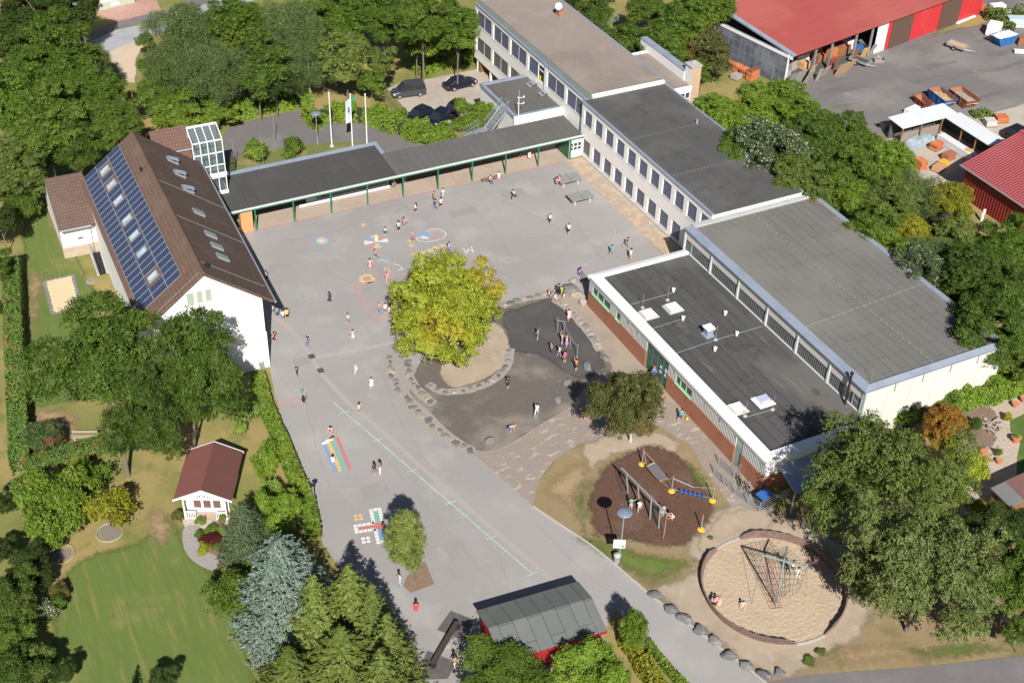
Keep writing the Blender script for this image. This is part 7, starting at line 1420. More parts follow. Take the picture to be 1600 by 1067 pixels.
# --- woodland behind the house and the car park
wood = [(55,20,110,7,'big1','deep','dark tree at the top left corner'),(5,75,100,7,'big2','dark','blue-green tree at the left edge near the top'),(125,20,90,6,'big2','deep','dark tree left of the white house'),(95,95,140,9,'big1','oak','broad forest tree below the top left corner'),(25,175,150,9,'big2','oak','broad forest tree at the left edge'),(140,160,110,8,'big3','oak','forest tree left of the gravel path'),(70,200,140,9,'big1','green','forest tree in the middle of the left wood'),(178,205,100,7.5,'big2','green','forest tree behind the ridge of the white house'),(12,268,110,6.5,'big3','olive','yellowish forest tree at the left edge above the lawn'),(112,232,96,6.5,'big1','dark','forest tree behind the rear wing roof'),(30,325,60,2.5,'mid1','green','low tree left of the rear wing'),(146,88,58,7,'birch','grey','grey-green birch beside the shaded street'),(230,290,60,4,'mid1','dark','dark tree between the wood and the cross gable'),(278,185,84,4,'mid2','bright','light green bush tree behind the cross gable'),(252,125,70,5,'mid2','green','tree right of the gravel path'),(290,45,110,9,'birch','grey','birch with white trunk right of the street'),(268,100,100,7,'birch','grey','drooping birch below the white-trunked one'),(330,110,110,8,'birch','grey','broad birch above the loop road'),(245,160,70,4,'mid1','green','tree between gravel path and cross gable'),(229,64,28,3,'mid2','green','small tree at the street edge'),(375,45,110,9,'big2','oak','tall green tree right of the white-trunked birch'),(400,110,110,7,'big1','dark','dark tree above the pink clearing'),(455,40,110,9,'birch','grey','birch near the top edge left of centre'),(480,90,100,6,'birch','grey','birch with pale trunk standing by the loop road'),(540,95,108,6,'big2','olive','olive many-stemmed tree behind the flagpoles'),(530,25,110,8,'big1','oak','forest tree at the top above the flagpoles'),(598,36,116,8,'big2','oak','forest tree at the top above the van'),(660,28,112,8,'big1','green','forest tree at the top above the saloon car'),(715,50,90,6,'big2','oak','forest tree left of the gravel-roofed wing'),(650,60,80,4,'mid1','bright','yellowish tree directly behind the van'),(712,70,60,2.6,'mid2','green','bushes behind the saloon car'),(594,98,54,4,'mid2','olive','thin tree left of the van'),(335,180,60,2.5,'mid2','bright','light shrub beside the glazed stair tower'),(300,140,70,4,'mid1','dark','dark tree below the drooping birch'),(430,140,70,4,'mid1','deep','dark tree over the pink clearing'),(580,130,50,3,'mid2','green','shrub between olive tree and van')]
for x, y, w, z, tm, lf, lb in wood: tree(tm, lf, x, y, w, lb, z, group='trees of the wood behind the school', bark=m_birch if lf == 'grey' else None)
hedge([(372,182),(430,170),(478,163)], 2.4, 1.4, 'bright', 'low leafy hedge left along the upper loop road', .2, 45, ragged=.16)
hedge([(482,196),(530,183),(590,190),(640,210),(690,226)], 2.8, 1.4, 'bright', 'bright green overgrown hedge between loop road and car park', .2, 50, ragged=.18)
tree('mid2', 'bright', 741, 186, 66, 'leafy bush against the white annex wall by the escape stair', 1.6, 60, trunk=False, name='bush', cat='bush')
tree('small2', 'bright', 682, 213, 50, 'bright bush at the foot of the escape stair', .8, 40, trunk=False, name='bush', cat='bush')
tree('small2', 'bright', 402, 238, 34, 'young tree with loose crown on the flag lawn', 1.4, 36); tree('small1', 'green', 459, 231, 34, 'bushy young tree right on the flag lawn', 1.0, 32)
hedge([(655,118),(690,104),(748,88)], 2.4, 1.3, 'bright', 'green undergrowth along the car park below the wood', .2, 40, zf=-2.4, ragged=.2)
# --- behind the wings and down the right side
back = [(1160,235,78,5.5,'big2','green','rounded green tree over the middle of the classroom roof edge'),(1255,282,84,6,'big3','olive','olive tree at the corner where gym and classroom roofs meet'),(1368,352,84,5.5,'big1','green','green tree leaning over the middle of the gym roof edge'),(1412,395,70,4.5,'mid2','bright','light green tree just below the yellow-leaved tree'),(1468,400,84,5.5,'birch','grey','loose grey-green tree right of the yellow-leaved tree'),(1560,430,90,5.5,'big3','oak','green tree in the right belt above the broad dark one'),(880,12,80,5,'big2','deep','dark tree behind the gravel roof at the top edge'),(930,20,70,5,'big1','dark','tree with pale trunk behind the gravel roof'),(985,70,80,4,'mid1','dark','bush tree below the green mesh fence'),(1010,22,70,5,'big2','green','tree at the end of the green mesh fence'),(1055,45,100,6,'big1','oak','green tree left of the red barn roof'),(1035,95,80,4,'mid2','green','bushy tree behind the boiler house parapet'),(1108,85,78,4,'mid2','chest','brownish tree before the barn gable'),(1120,20,90,6,'big2','oak','tree at the top edge left of the red barn roof'),(1085,10,70,6,'big1','green','tall tree at the top edge above the brownish tree'),(1170,8,60,5,'spruce','x','x'),(1080,120,60,3,'mid1','green','green tree right of the boiler house chimney'),(1128,182,84,4.5,'big2','bright','rounded green tree nearest the classroom roof corner'),(1178,176,84,4,'big1','bright','rounded tree below the orange brick stacks'),(1228,166,84,4,'big2','bright','light green tree at the left corner of the builder yard'),(1265,180,70,4,'big1','bright','light green tree beside the builder yard asphalt'),(1216,238,112,6.2,'big3','white','pale blossoming tree over the classroom roof edge'),(1275,225,90,6,'big1','dark','blue-green tree right of the pale blossoming tree'),(1330,220,90,5.5,'big2','green','green tree before the builder yard asphalt'),(1320,275,110,6,'big1','green','green tree at the far corner of the gym roof'),(1385,260,100,5.5,'big2','bright','bright green tree before the open store'),(1390,318,90,5,'big3','olive','grey-green tree halfway down the gym roof edge'),(1345,315,70,5,'big2','bright','bright green tree touching the gym roof edge'),(1435,300,90,5,'birch','grey','loose grey-green tree left of the dark red shed'),(1418,365,74,4.5,'big2','yel','yellow-leaved tree beside the gym roof'),(1490,320,74,5,'big2','yel','yellow-green tree before the dark red shed'),(1485,352,50,4,'mid2','twig','bare dark bush among the green trees'),(1448,420,86,5,'big3','white','silvery white-tipped tree on the gym roof edge'),(1500,385,84,5,'big1','olive','olive tree below the dark red shed'),(1475,455,70,4,'big2','deep','dark tree behind the silvery tree'),(1535,430,110,6,'big2','dark','dark tree in the right belt below the red shed'),(1575,380,90,5,'big1','oak','green tree at the right edge below the red shed'),(1555,500,120,6,'big3','dark','broad dark tree at the far gym corner'),(1600,455,90,6,'big1','dark','dark tree at the right edge beside the far gym corner'),(1598,545,80,4,'mid1','green','green tree at the right edge behind the gym end')]
for x, y, w, z, tm, lf, lb in back:
    if y > 120 and lf != 'x': x, y, w, z = x-9, y+6, w*1.14, z+.5
    if lf == 'x': conifer('spruce2', 'spr', 1180, 40, 1185, -15, 60, 'spruce at the top edge above the red barn roof'); continue
    tree(tm, lf, x, y, w, lb, z, group='trees behind the gym and wings')
conifer('spruce2', 'spr', 1210, 30, 1222, -20, 50, 'second spruce at the top edge behind the red barn')
hedge([(1330,668),(1400,655),(1470,642)], 2.0, 1.8, 'green', 'green bushes along the gym end wall, left half', .2, 60, ragged=.2)
hedge([(1470,640),(1540,622),(1640,590)], 2.2, 2.4, 'bright', 'tall bright hedge along the gravel garden behind the gym end', .18, 70, ragged=.12)
tree('small2', 'olive', 1478, 627, 44, 'grey twiggy bush before the gym end wall', 1.0, 40, trunk=False, name='bush', cat='bush'); tree('small2', 'green', 1408, 640, 60, 'bush at the gym wall above the olive tree', 1.6, 40, trunk=False, name='bush', cat='bush')
tree('ball', 'dark', 1525, 662, 21, 'dark round clipped bush in the rock bed', .7, 23, trunk=False, name='bush', cat='bush'); tree('ball', 'dark', 1510, 673, 14, 'smaller round bush left of the dark clipped one', .5, 14, trunk=False, name='bush', cat='bush')
for x, y, w, lf, lb in ((1575,652,14,'yel','yellow-green plant at the upper lawn edge'),(1588,684,12,'bright','green plant in the terracotta lawn pot'),(1561,706,12,'olive','spiky plant in the pot by the lawn edge'),(1527,792,24,'yel','bright yellow-green shrub by the shed shadow'),(1510,785,16,'bright','small green shrub left of the bright shrub'),(1538,736,10,'bright','plant in the small planter by the orange tree')):
    tree('small1', lf, x, y, w, lb, .5, None, trunk=False, name='bush', cat='bush')
for x, y, w, h, z, lf, tm, lb in ((1592,905,120,150,5,'green','big2','green tree at the right edge below the garden shed'),(1598,830,90,70,3,'deep','mid1','dark bush at the right edge by the firewood'),(1600,985,50,60,2.5,'dark','mid2','dark bush at the right edge behind the walking children'),(1530,815,50,40,2,'deep','mid2','dark bush between fine-leaved tree and garden shed')):
    tree(tm, lf, x, y, w, lb, z, h)
hedge([(1550,24),(1570,45),(1600,30)], 2.5, 1.0, 'olive', 'overgrown weeds at the far end of the builder yard', .2, 35, ragged=.25)
hedge([(1520,182),(1545,180)], 1.4, .5, 'olive', 'weeds on the concrete edge beside the open store', .16, 50, ragged=.25)
for x, y, w, lb in ((1110,839,8,'small weed tuft on the sandy ground above the sandpit'),(1264,1032,20,'low weed patch below the sandpit rim'),(1282,1018,16,'second weed patch below the sandpit rim')): tree('small1', 'olive', x, y, w, lb, .12, 6, trunk=False, name='weed_tuft', cat='weeds')
# ---------------------------------------------------------------- people
# joints of a figure of height 1, facing +y; each pose lists pelvis, chest, head and the limbs (elbow, hand, knee, ankle of each side)
def V3(*a): return Vector(a)
POSES = {}
def pose(name, pel=(0,0,.50), chest=(0,.0,.73), head=(0,.012,.915), L=None, Rr=None, KL=None, KR=None):
    POSES[name] = (V3(*pel), V3(*chest), V3(*head), L, Rr, KL, KR)
pose('stand', L=((-.145,-.01,.62),(-.15,.04,.47)), Rr=((.145,-.01,.62),(.15,.04,.47)), KL=((-.062,.01,.27),(-.065,-.01,.045)), KR=((.062,.01,.27),(.07,-.01,.045)))
pose('walk', chest=(0,.02,.73), head=(0,.035,.915), L=((-.14,.06,.63),(-.12,.17,.53)), Rr=((.14,-.08,.62),(.14,-.12,.49)), KL=((-.06,-.03,.28),(-.065,-.17,.09)), KR=((.06,.10,.28),(.065,.15,.045)))
pose('run', pel=(0,0,.52), chest=(0,.07,.735), head=(0,.12,.905), L=((-.15,.14,.68),(-.11,.24,.76)), Rr=((.16,-.09,.66),(.16,-.06,.53)), KL=((-.06,-.10,.33),(-.065,-.30,.26)), KR=((.06,.17,.36),(.065,.19,.08)))
pose('armsout', L=((-.23,.0,.77),(-.37,.02,.79)), Rr=((.23,.0,.76),(.37,.03,.75)), KL=((-.07,.01,.27),(-.09,-.01,.045)), KR=((.07,.04,.27),(.09,.02,.045)))
pose('reach', L=((-.15,.06,.90),(-.12,.12,1.05)), Rr=((.15,.06,.90),(.12,.12,1.05)), KL=((-.06,.02,.27),(-.06,-.03,.045)), KR=((.06,.02,.27),(.06,-.02,.045)))
pose('point', L=((-.145,-.01,.62),(-.15,.05,.48)), Rr=((.19,.10,.78),(.21,.25,.80)), KL=((-.062,.01,.27),(-.065,-.01,.045)), KR=((.062,.01,.27),(.07,-.01,.045)))
pose('talk', chest=(0,.015,.73), head=(.01,.04,.905), L=((-.145,.0,.62),(-.08,.13,.60)), Rr=((.145,.0,.62),(.07,.13,.63)), KL=((-.062,.01,.27),(-.065,-.01,.045)), KR=((.07,.03,.27),(.08,.02,.045)))
pose('sit', pel=(0,0,.10), chest=(0,.03,.33), head=(0,.06,.52), L=((-.15,.05,.23),(-.10,.20,.22)), Rr=((.15,.05,.23),(.10,.20,.24)), KL=((-.08,.23,.17),(-.08,.25,-.05)), KR=((.08,.23,.17),(.09,.27,-.05)))
pose('floor', pel=(0,0,.085), chest=(0,.03,.31), head=(0,.07,.49), L=((-.15,.07,.20),(-.14,.20,.06)), Rr=((.15,.07,.20),(.12,.22,.08)), KL=((-.13,.20,.09),(-.02,.30,.05)), KR=((.13,.20,.10),(.05,.36,.05)))
pose('squat', pel=(0,-.05,.20), chest=(0,.06,.41), head=(0,.13,.57), L=((-.14,.16,.33),(-.08,.27,.24)), Rr=((.14,.16,.33),(.08,.28,.22)), KL=((-.09,.16,.26),(-.08,.0,.045)), KR=((.09,.16,.26),(.08,.0,.045)))
pose('bend', pel=(0,-.06,.50), chest=(0,.13,.60), head=(0,.29,.63), L=((-.12,.22,.48),(-.09,.27,.34)), Rr=((.12,.22,.48),(.09,.27,.34)), KL=((-.065,.0,.27),(-.07,-.03,.045)), KR=((.065,.02,.27),(.08,.0,.045)))
pose('lie', pel=(0,0,.07), chest=(0,.23,.09), head=(0,.42,.13), L=((-.15,.30,.06),(-.13,.44,.04)), Rr=((.15,.30,.06),(.12,.45,.04)), KL=((-.06,-.23,.05),(-.06,-.45,.04)), KR=((.06,-.23,.05),(.07,-.45,.04)))
SEG = 0
def body_mesh(name):
    pel, ch, hd_, L, Rr, KL, KR = POSES[name]
    vs, rad, ed, seg = [], [], [], []
    def nv(p, r, par=None, lab=None):
        vs.append(Vector(p)); rad.append(r); i = len(vs)-1
        if par is not None: ed.append((par, i)); seg.append((vs[par], vs[i], lab))
        return i
    up = (ch-pel).normalized(); fw = Vector((1,0,0)).cross(up)*-1; fw = up.cross(Vector((1,0,0)))*-1
    if fw.y < 0 and abs(up.y) < .9: fw = -fw
    nk = ch+(hd_-ch)*.55
    p0 = nv(pel, (.078,.06)); b1 = nv(pel.lerp(ch,.45), (.072,.054), p0, 1); c1 = nv(ch, (.085,.06), b1, 1); n1 = nv(nk, (.034,.034), c1, 0)
    h0 = nv(hd_-(hd_-nk).normalized()*.035, (.056,.058), n1, 0); h1 = nv(hd_+up*.0, (.070,.076), h0, 0); h2 = nv(hd_+(hd_-nk).normalized()*.045, (.056,.062), h1, 0)
    hf = Vector((0, 1, 0)) if abs((hd_-nk).normalized().y) < .8 else Vector((0, 0, -1))
    nv(hd_+hf*.082+Vector((0,0,-.008)), (.012,.012), h1, 0)
    for s in (-1, 1): nv(hd_+Vector((s*.078,-.005,-.005)), (.011,.016), h1, 0)
    for s, arm, leg in ((-1, L, KL), (1, Rr, KR)):
        sh = nv(ch+Vector((s*.098,0,0))+up*.035, (.036,.036), c1, 1); el, ha_ = Vector(arm[0]), Vector(arm[1])
        m1 = nv((vs[sh]).lerp(el,.6), (.031,.031), sh, 1); e = nv(el, (.026,.026), m1, 0); w = nv(el.lerp(ha_,.92), (.019,.018), e, 0); d = (ha_-el).normalized()
        pm = nv(ha_+d*.015, (.021,.012), w, 0); sd = Vector((s,0,0)); sd = (sd-d*sd.dot(d)); sd = sd.normalized() if sd.length > .1 else Vector((0,1,0)); fl_ = d.cross(sd)*.35
        for k, (o, ln) in enumerate(((-.014,.030),(-.005,.036),(.005,.034),(.013,.026))):
            q = nv(vs[pm]+d*.018+sd*o, (.0062,.0062), pm, 0); nv(vs[q]+d*ln*.6+fl_*ln, (.0055,.0055), q, 0)
        nv(vs[pm]-sd*s*.028*s+d*.004+fl_*.02, (.0065,.0065), pm, 0)
        hp = nv(pel+Vector((s*.055,0,0))-up*.03, (.06,.058), p0, 2); kn, an = Vector(leg[0]), Vector(leg[1])
        t1 = nv(vs[hp].lerp(kn,.55), (.052,.052), hp, 2); k1 = nv(kn, (.038,.038), t1, 2); cf_ = nv(kn.lerp(an,.35), (.036,.036), k1, 3); a1 = nv(an, (.023,.025), cf_, 3)
        fd = Vector((0,1,-.12)) if name != 'lie' else Vector((0,-.6,-.2)); nv(an+fd.normalized()*.085+Vector((0,0,-.012)), (.024,.018), a1, 4); nv(an+Vector((0,-.018,-.016)) if name != 'lie' else an+Vector((0,0,-.01)), (.022,.02), a1, 4)
    me = bpy.data.meshes.new('p'); me.from_pydata([v[:] for v in vs], ed, []); o = bpy.data.objects.new('p', me); COL.objects.link(o)
    o.modifiers.new('s', 'SKIN'); sl_ = me.skin_vertices[0].data
    for i, r in enumerate(rad): sl_[i].radius = r; sl_[i].use_root = (i == 0)
    sb = o.modifiers.new('u', 'SUBSURF'); sb.levels = 1; sb.render_levels = 1
    dg = bpy.context.evaluated_depsgraph_get(); out = bpy.data.meshes.new_from_object(o.evaluated_get(dg)); bpy.data.objects.remove(o); out.name = 'person'
    A = np.array([s[0][:] for s in seg]); B = np.array([s[1][:] for s in seg]); LB = np.array([s[2] for s in seg]); AB = B-A; l2 = (AB**2).sum(1)+1e-9
    C = np.zeros(len(out.polygons)*3); out.polygons.foreach_get('center', C); C = C.reshape(-1, 3)
    T_ = np.clip(((C[:, None]-A)*AB).sum(2)/l2, 0, 1); D = np.linalg.norm(C[:, None]-(A+AB*T_[..., None]), axis=2); idx = LB[D.argmin(1)]
    hc = np.array(hd_); HF = np.array(hf)
    for e in (np.array([-.028,.0,.012]), np.array([.028,.0,.012]), np.array([0,.0,-.035])):
        q = hc+e+HF*.074; idx[np.linalg.norm(C-q, axis=1).argmin()] = 5
    out.materials.clear()
    for k in range(6): out.materials.append(m_white)
    out.polygons.foreach_set('material_index', idx.astype(np.int32)); out.polygons.foreach_set('use_smooth', [True]*len(out.polygons)); out.update()
    return out, hd_, (hd_-nk).normalized(), hf, pel, up
def hair_mesh(hd_, up, hf, long_):
    b = MB(); n, m = 12, 6; side = Vector((1,0,0)); back = -hf; up = (up-hf*up.dot(hf)*.0).normalized()
    for i in range(m+1):
        t = i/m*1.75
        for k in range(n):
            a = 2*math.pi*k/n; d = side*(math.sin(t)*math.cos(a))+back*(math.sin(t)*math.sin(a))+up*math.cos(t)
            fr = d.dot(hf); r = .088 if fr < .35 else .079; dd = d*r; dd += back*.010
            if t > 1.1 and fr > .1: dd = dd*.86+up*.03
            b.v.append(hd_+up*.012+dd)
    for i in range(m):
        for k in range(n): b.f.append((i*n+k, i*n+(k+1)%n, (i+1)*n+(k+1)%n, (i+1)*n+k)); b.m.append(0)
    if long_:
        p0 = hd_+back*.07+up*.02; dn = Vector((0,0,-1)) if abs(up.z) > .5 else -up; pts = [p0, p0+dn*.09+back*.025, p0+dn*.20+back*.02, p0+dn*.30+back*.01]
        b.tube([q-side*.026 for q in pts], .046, 7, r2=.022); b.tube([q+side*.026 for q in pts], .046, 7, r2=.022)
    me = bpy.data.meshes.new('hair'); me.from_pydata([tuple(v) for v in b.v], [], b.f); me.materials.append(m_white); me.polygons.foreach_set('use_smooth', [True]*len(b.f)); me.update(); return me
BODY = {k: body_mesh(k) for k in POSES}
HAIR = {}
for k, (bm_, hd_, up, hf, pel, tu) in BODY.items():
    for l in (0, 1): HAIR[k, l] = hair_mesh(hd_, up, hf, l)
skb = MB(); skb.lathe([(.086,.06),(.10,.0),(.135,-.12),(.15,-.17),(.14,-.17)], 14); sk_me = bpy.data.meshes.new('skirt'); sk_me.from_pydata(skb.v, [], skb.f); sk_me.materials.append(m_white); sk_me.update()
CM = {}
PAL = dict(white=(.72,.72,.72), lgrey=(.48,.47,.52), navy=(.035,.045,.11), black=(.02,.02,.022), blue=(.08,.17,.42), lblue=(.32,.46,.62), denim=(.13,.19,.32), pink=(.68,.27,.33), lpink=(.70,.46,.46), magenta=(.68,.05,.24), purple=(.40,.18,.46), cyan=(.03,.34,.47), teal=(.10,.38,.38), mint=(.42,.62,.60), lime=(.36,.55,.14), yellow=(.66,.58,.16), pyellow=(.62,.58,.35), orange=(.75,.20,.025), peach=(.72,.38,.25), red=(.62,.06,.05), tan=(.50,.36,.18), khaki=(.26,.22,.11), green=(.06,.38,.18), grey=(.17,.165,.18), mustard=(.55,.30,.05), royal=(.04,.14,.50),
    brown=(.075,.04,.022), dbrown=(.03,.018,.012), blond=(.42,.27,.11), rust=(.34,.12,.05), skin=(.56,.33,.22), skin2=(.32,.17,.10))
def cmat(c):
    if c not in CM: CM[c] = M('cloth_'+c, PAL[c], [(9, tuple(q*.78 for q in PAL[c]), .45, .75, .6)], .8)
    return CM[c]
def person(x, y, label, ps, top, bot, hair='dbrown', lng=0, h=1.42, a=0, leg='skin', z=0.0, skirt=None, shoe='grey', skin='skin'):
    p = px(x, y, z); me, hd_, up, hf, pel, tu = BODY[ps]
    o = bpy.data.objects.new('person', me); COL.objects.link(o)
    for i, c in enumerate((skin, top, bot, skin if leg == 'skin' else leg, shoe, 'dbrown')): s = o.material_slots[i]; s.link = 'OBJECT'; s.material = cmat(c)
    o.location = p; o.scale = (h,)*3; o.rotation_euler.z = R(a); tag(o, label, 'person', 'children in the school grounds')
    q = bpy.data.objects.new('hair', HAIR[ps, lng]); COL.objects.link(q); q.parent = o; q.material_slots[0].link = 'OBJECT'; q.material_slots[0].material = cmat(hair)
    if skirt: k = bpy.data.objects.new('skirt', sk_me); COL.objects.link(k); k.parent = o; k.location = pel; k.material_slots[0].link = 'OBJECT'; k.material_slots[0].material = cmat(skirt)
    return o
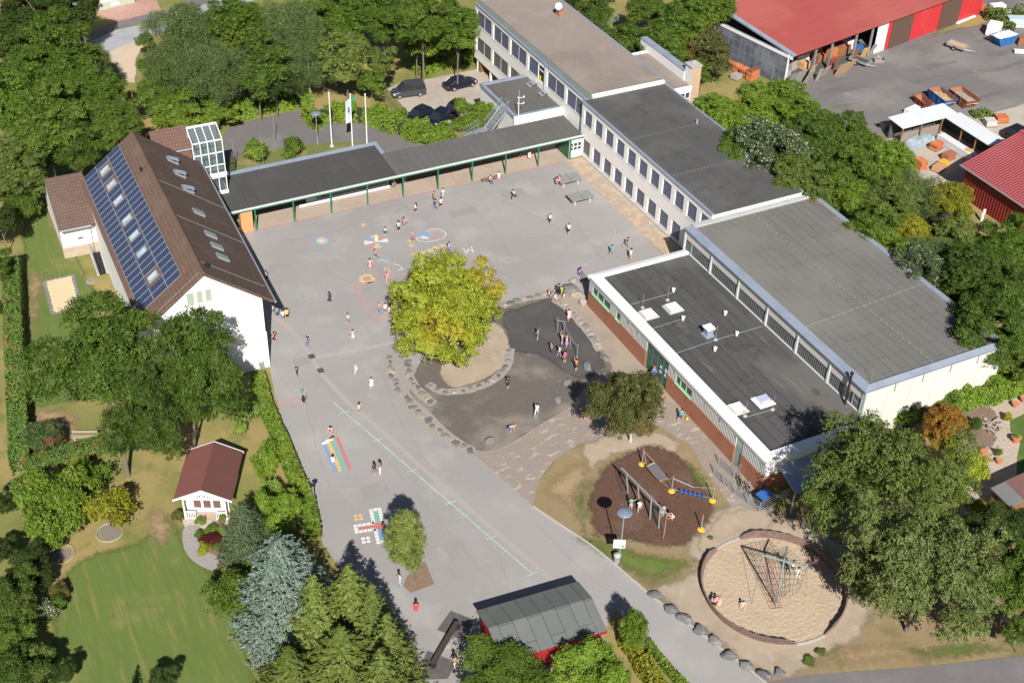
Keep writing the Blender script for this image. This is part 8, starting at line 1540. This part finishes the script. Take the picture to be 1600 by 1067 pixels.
PP_ = [
(650,334,'girl with long brown hair in white top and dark shorts, alone below the canopy','stand','white','navy','brown',1,1.45,20),
(680,329,'child in navy top and jeans in the group of four below the canopy','walk','navy','denim','dbrown',0,1.5,-60,'denim'),
(689,326,'child in white tee and dark shorts in the group of four below the canopy','stand','white','navy','dbrown',0,1.5,20),
(692,311,'child in pale top behind the group of four below the canopy','talk','white','lgrey','dbrown',0,1.5,200),
(678,316,'child mostly hidden at the back of the group of four below the canopy','stand','rust','navy','brown',0,1.4,90),
(631,358,'child in pink tee and denim shorts with arm out, beside the boat painting','point','pink','denim','dbrown',0,1.55,-90),
(622.5,364,'child in grey-white tee and navy shorts, in the pair by the boat painting','talk','lgrey','navy','dbrown',0,1.6,-60),
(602,369,'child in pale cyan tee running past the colour wheel','run','mint','black','dbrown',0,1.3,150),
(588.5,381,'blond child in white dress standing on the colour wheel','stand','white','white','blond',1,1.3,170,'skin',0,'white'),
(645,380,'child in pink top and pink cap with patterned shorts beside the boat painting','stand','magenta','grey','pink',0,1.4,190),
(702,395,'child in light blue denim outfit left of the chalk letter','walk','lblue','denim','dbrown',0,1.45,60,'denim'),
(588,405,'child in pink tee and dark shorts running below the colour wheel','run','pink','grey','brown',0,1.35,80),
(578.5,422,'girl with long dark hair in pale pink dress left of the yellow grid','walk','lpink','pink','dbrown',1,1.5,190,'skin',0,'pink'),
(605,442,'child all in pink walking above the red court corner','walk','pink','pink','brown',1,1.4,170,'skin',0),
(515,475,'girl with very long dark hair in navy dress alone on the left of the yard','stand','navy','navy','dbrown',1,1.5,30,'skin',0,'navy'),
(544,506,'child in white and grey top walking on the left half of the yard','walk','lgrey','grey','dbrown',0,1.35,150),
(552,532,'child in pale pink with arms spread near the seam line','armsout','lpink','lpink','brown',1,1.35,180,'skin',0,'lpink'),
(593,490,'red-haired child in pink top and jeans left of the pair by the big tree','walk','pink','denim','rust',1,1.45,200,'denim'),
(602.5,491,'child in white tee and blue shorts of the pair by the big tree','stand','white','denim','dbrown',0,1.45,170),
(608,490,'dark-haired child in navy of the pair by the big tree','talk','navy','lpink','dbrown',1,1.45,90),
(417,441,'child in light blue tee at the edge of the house shadow','talk','lblue','navy','dbrown',0,1.5,100),
(427,492,'child in grey-lilac top, leftmost of four by the white gable','talk','lgrey','grey','dbrown',0,1.45,-90),
(434,497,'child in teal shirt, second of four by the white gable','stand','cyan','navy','dbrown',0,1.45,20),
(443,502,'child in white tee, third of four by the white gable','walk','white','denim','dbrown',0,1.45,20),
(449,500,'child in yellow tee, rightmost of four by the white gable','stand','yellow','black','dbrown',0,1.5,10),
(427,537,'child in orange shirt running beside the white gable wall','run','orange','black','dbrown',0,1.45,-100),
(481,543,'child in blue top and jeans near the drain strip','walk','blue','denim','dbrown',0,1.4,60,'denim'),
(616,297,'child in khaki camouflage standing at the canopy floor edge','stand','khaki','denim','blond',0,1.5,180),
(766,283,'child in light blue sitting on the dark bench by the canopy','sit','lblue','denim','dbrown',0,1.4,190,'denim',.42),
(779,284,'child in white standing at the end of the dark bench','stand','white','lpink','dbrown',0,1.4,170),
(632,288,'child in red in the shade behind a green canopy post','stand','red','grey','dbrown',0,1.4,170),
(813,247,'child with pink legs sitting in the canopy shade','floor','navy','pink','dbrown',0,1.4,180,'pink'),
(827,250,'brown-haired child in white dress in the canopy shade','stand','white','white','brown',1,1.35,180,'skin',0,'white'),
(803,312,'child in white tee and dark trousers running right of centre','run','white','black','dbrown',0,1.45,110,'black'),
(859,350,'child in white tee walking in the upper right yard','walk','white','black','dbrown',0,1.4,200),
(888,366,'child in white tee and dark shorts, right of the chalk circle','walk','white','black','dbrown',0,1.45,170),
(955,399,'child in teal tee playing near the hall edge','walk','cyan','teal','brown',0,1.35,-60),
(978,388,'child in navy striding before the coloured paving','run','navy','grey','dbrown',0,1.45,-110),
(985,406,'child in white tee and tan shorts near the hall edge','stand','white','tan','dbrown',0,1.5,20),
(905,430,'long-haired child in purple crouching near the hall corner','squat','purple','navy','brown',1,1.45,-60),
(869,287,'child in light blue sitting at the far table tennis table','sit','lblue','denim','dbrown',0,1.4,-60,'skin',.3),
(874,283,'child in pink with brown hair at the far table tennis table','sit','pink','pink','brown',1,1.4,100,'skin',.8),
(872,462,'child in black standing tallest in the group by the pit corner','talk','black','black','dbrown',0,1.5,-20,'black'),
(878,464,'child in lime green in the group by the pit corner','talk','lime','peach','dbrown',0,1.4,-40),
(880.5,468,'child in black top and white shorts in the group by the pit corner','stand','black','white','dbrown',0,1.4,60),
(857.5,462,'child in pink sitting on the pit wall, leftmost of three','sit','pink','grey','rust',1,1.4,200,'skin',.2),
(862,465,'child in blue sitting on the pit wall, middle of three','sit','cyan','denim','dbrown',0,1.4,190,'skin',.2),
(867,467,'child in white sitting on the pit wall, rightmost of three','sit','white','lpink','brown',0,1.35,200,'skin',.2),
(888.5,501,'child in pale pink dress on the border stones by the hall path','walk','lpink','lpink','brown',0,1.45,-20,'skin',0,'lpink'),
(840,531,'child in teal top with arms wide in the dark pit','armsout','teal','denim','brown',0,1.45,40),
(861,552,'child in pink top and black leggings in the dark pit','stand','purple','black','dbrown',0,1.4,80,'black'),
(874,558,'child in white top and denim shorts in the dark pit','walk','white','denim','dbrown',0,1.45,60),
(882,567,'child in magenta tee seen from behind by the turning bars','stand','magenta','grey','dbrown',0,1.5,10),
(878,538,'child in pink shirt reaching for the turning bars','reach','lpink','denim','brown',0,1.4,40),
(885,543,'child in white top and purple skirt at the turning bars','point','white','purple','blond',0,1.45,60,'skin',0,'purple'),
(900,579,'child in bright orange tee reaching up at the last turning bar','reach','orange','black','dbrown',0,1.45,20),
(464,592,'child in black tee with white print and denim shorts','armsout','black','denim','dbrown',0,1.45,-120),
(475,637,'child in navy top and orange shorts below the teal ball','reach','navy','mustard','dbrown',1,1.4,-20),
(557,587,'child in white with white cap between seam and green line','run','white','lgrey','white',0,1.4,150),
(580.5,607,'child in white dress right of the green line start','walk','white','white','brown',1,1.4,160,'skin',0,'white'),
(561.5,648,'child in pale yellow tee and denim shorts near the green line','armsout','pyellow','denim','dbrown',0,1.45,30),
(518,676,'child in white sitting at the top of the coloured dots','squat','white','red','dbrown',1,1.4,130),
(512,690,'child in white lying across the coloured dots','lie','white','white','dbrown',1,1.4,-75,'white'),
(520,722,'child in white sitting on the lower coloured dots','floor','white','lgrey','dbrown',0,1.4,-30),
(585,743,'girl with long black hair in black top and grey skirt','stand','black','grey','dbrown',1,1.5,20,'skin',0,'grey','red'),
(594.5,740,'child in brown-black top and white trousers beside the black-haired girl','talk','khaki','white','dbrown',1,1.5,60,'white',0,None,'white'),
(794,607,'child in black tee standing on the brown pit paving','talk','black','black','dbrown',0,1.45,40),
(797,676,'child in yellow bending over a boulder in the pit','bend','peach','royal','blond',0,1.4,-120,'skin',.2),
(838,649,'child in white tee running over a pit boulder','run','white','white','dbrown',0,1.35,-40,'white',.3),
(911.5,659,'child in green and pink walking out of the tree shadow','run','lime','pink','dbrown',0,1.4,60),
(927,630,'child in blue half hidden in the tree shadow','stand','royal','blue','dbrown',0,1.4,40),
(1020,596,'adult in blue top and blue trousers at the green entrance door','talk','royal','royal','rust',0,1.8,-20,'royal'),
(1033,632,'child in blue cap and orange shirt behind the olive tree','stand','orange','royal','royal',0,1.35,-160),
(1062.5,658,'child in cyan tee playing with the yellow ball on the hall path','run','cyan','navy','brown',0,1.4,-60),
(985,796,'child in teal top pointing beside the climbing beam','point','teal','lpink','brown',0,1.45,-60),
(998,800,'child in white top and pale shorts beside the climbing beam','walk','white','lblue','brown',0,1.4,-30),
(1035,807,'child in white and blue behind the last post of the climbing beam','stand','mint','lblue','dbrown',0,1.4,180),
(1050,811,'child in pink-white shirt leaning near the end of the climbing beam','squat','lpink','lpink','brown',0,1.6,90),
(1115,950,'child in pink top and black shorts climbing over the palisade','bend','pink','black','brown',0,1.4,-60,'skin',.25),
(1122,947,'child in peach swimsuit on the palisade edge','squat','peach','peach','blond',0,1.4,-70,'skin',.35),
(1160,947,'child in white-mint hat and shirt sitting in the sandpit','floor','mint','peach','brown',0,1.35,140),
(1273,883,'child in pink sitting inside the palisade under the tree','stand','pink','lpink','brown',1,1.35,-60),
(1237,893,'child in white and navy hanging in the rope net','reach','white','navy','dbrown',0,1.35,120,'skin',1.4),
(1246,896,'child in white sitting in the rope net','sit','white','white','dbrown',0,1.4,150,'white',1.5),
(1282,820,'child in pink half hidden under the fine-leaved tree','stand','pink','pink','dbrown',0,1.35,60),
(1563,977,'child in dark top and grey shorts walking at the right edge','walk','grey','lgrey','brown',0,1.4,-30),
(1585,1003,'child in navy top and green trousers running at the right edge','run','navy','green','red',0,1.4,-40,'green'),
(711,1045,'child with grey backpack walking by the rubber mats','walk','khaki','lpink','brown',0,1.5,10),
(650,955,'child in red crouching in front of the golden conifer','squat','red','red','dbrown',0,1.45,-30,'red'),
(625,914,'child in white and blue in the shade of the egg-shaped lime tree','talk','white','lblue','dbrown',0,1.4,90,'lblue'),
]
for e in PP_: person(*e)
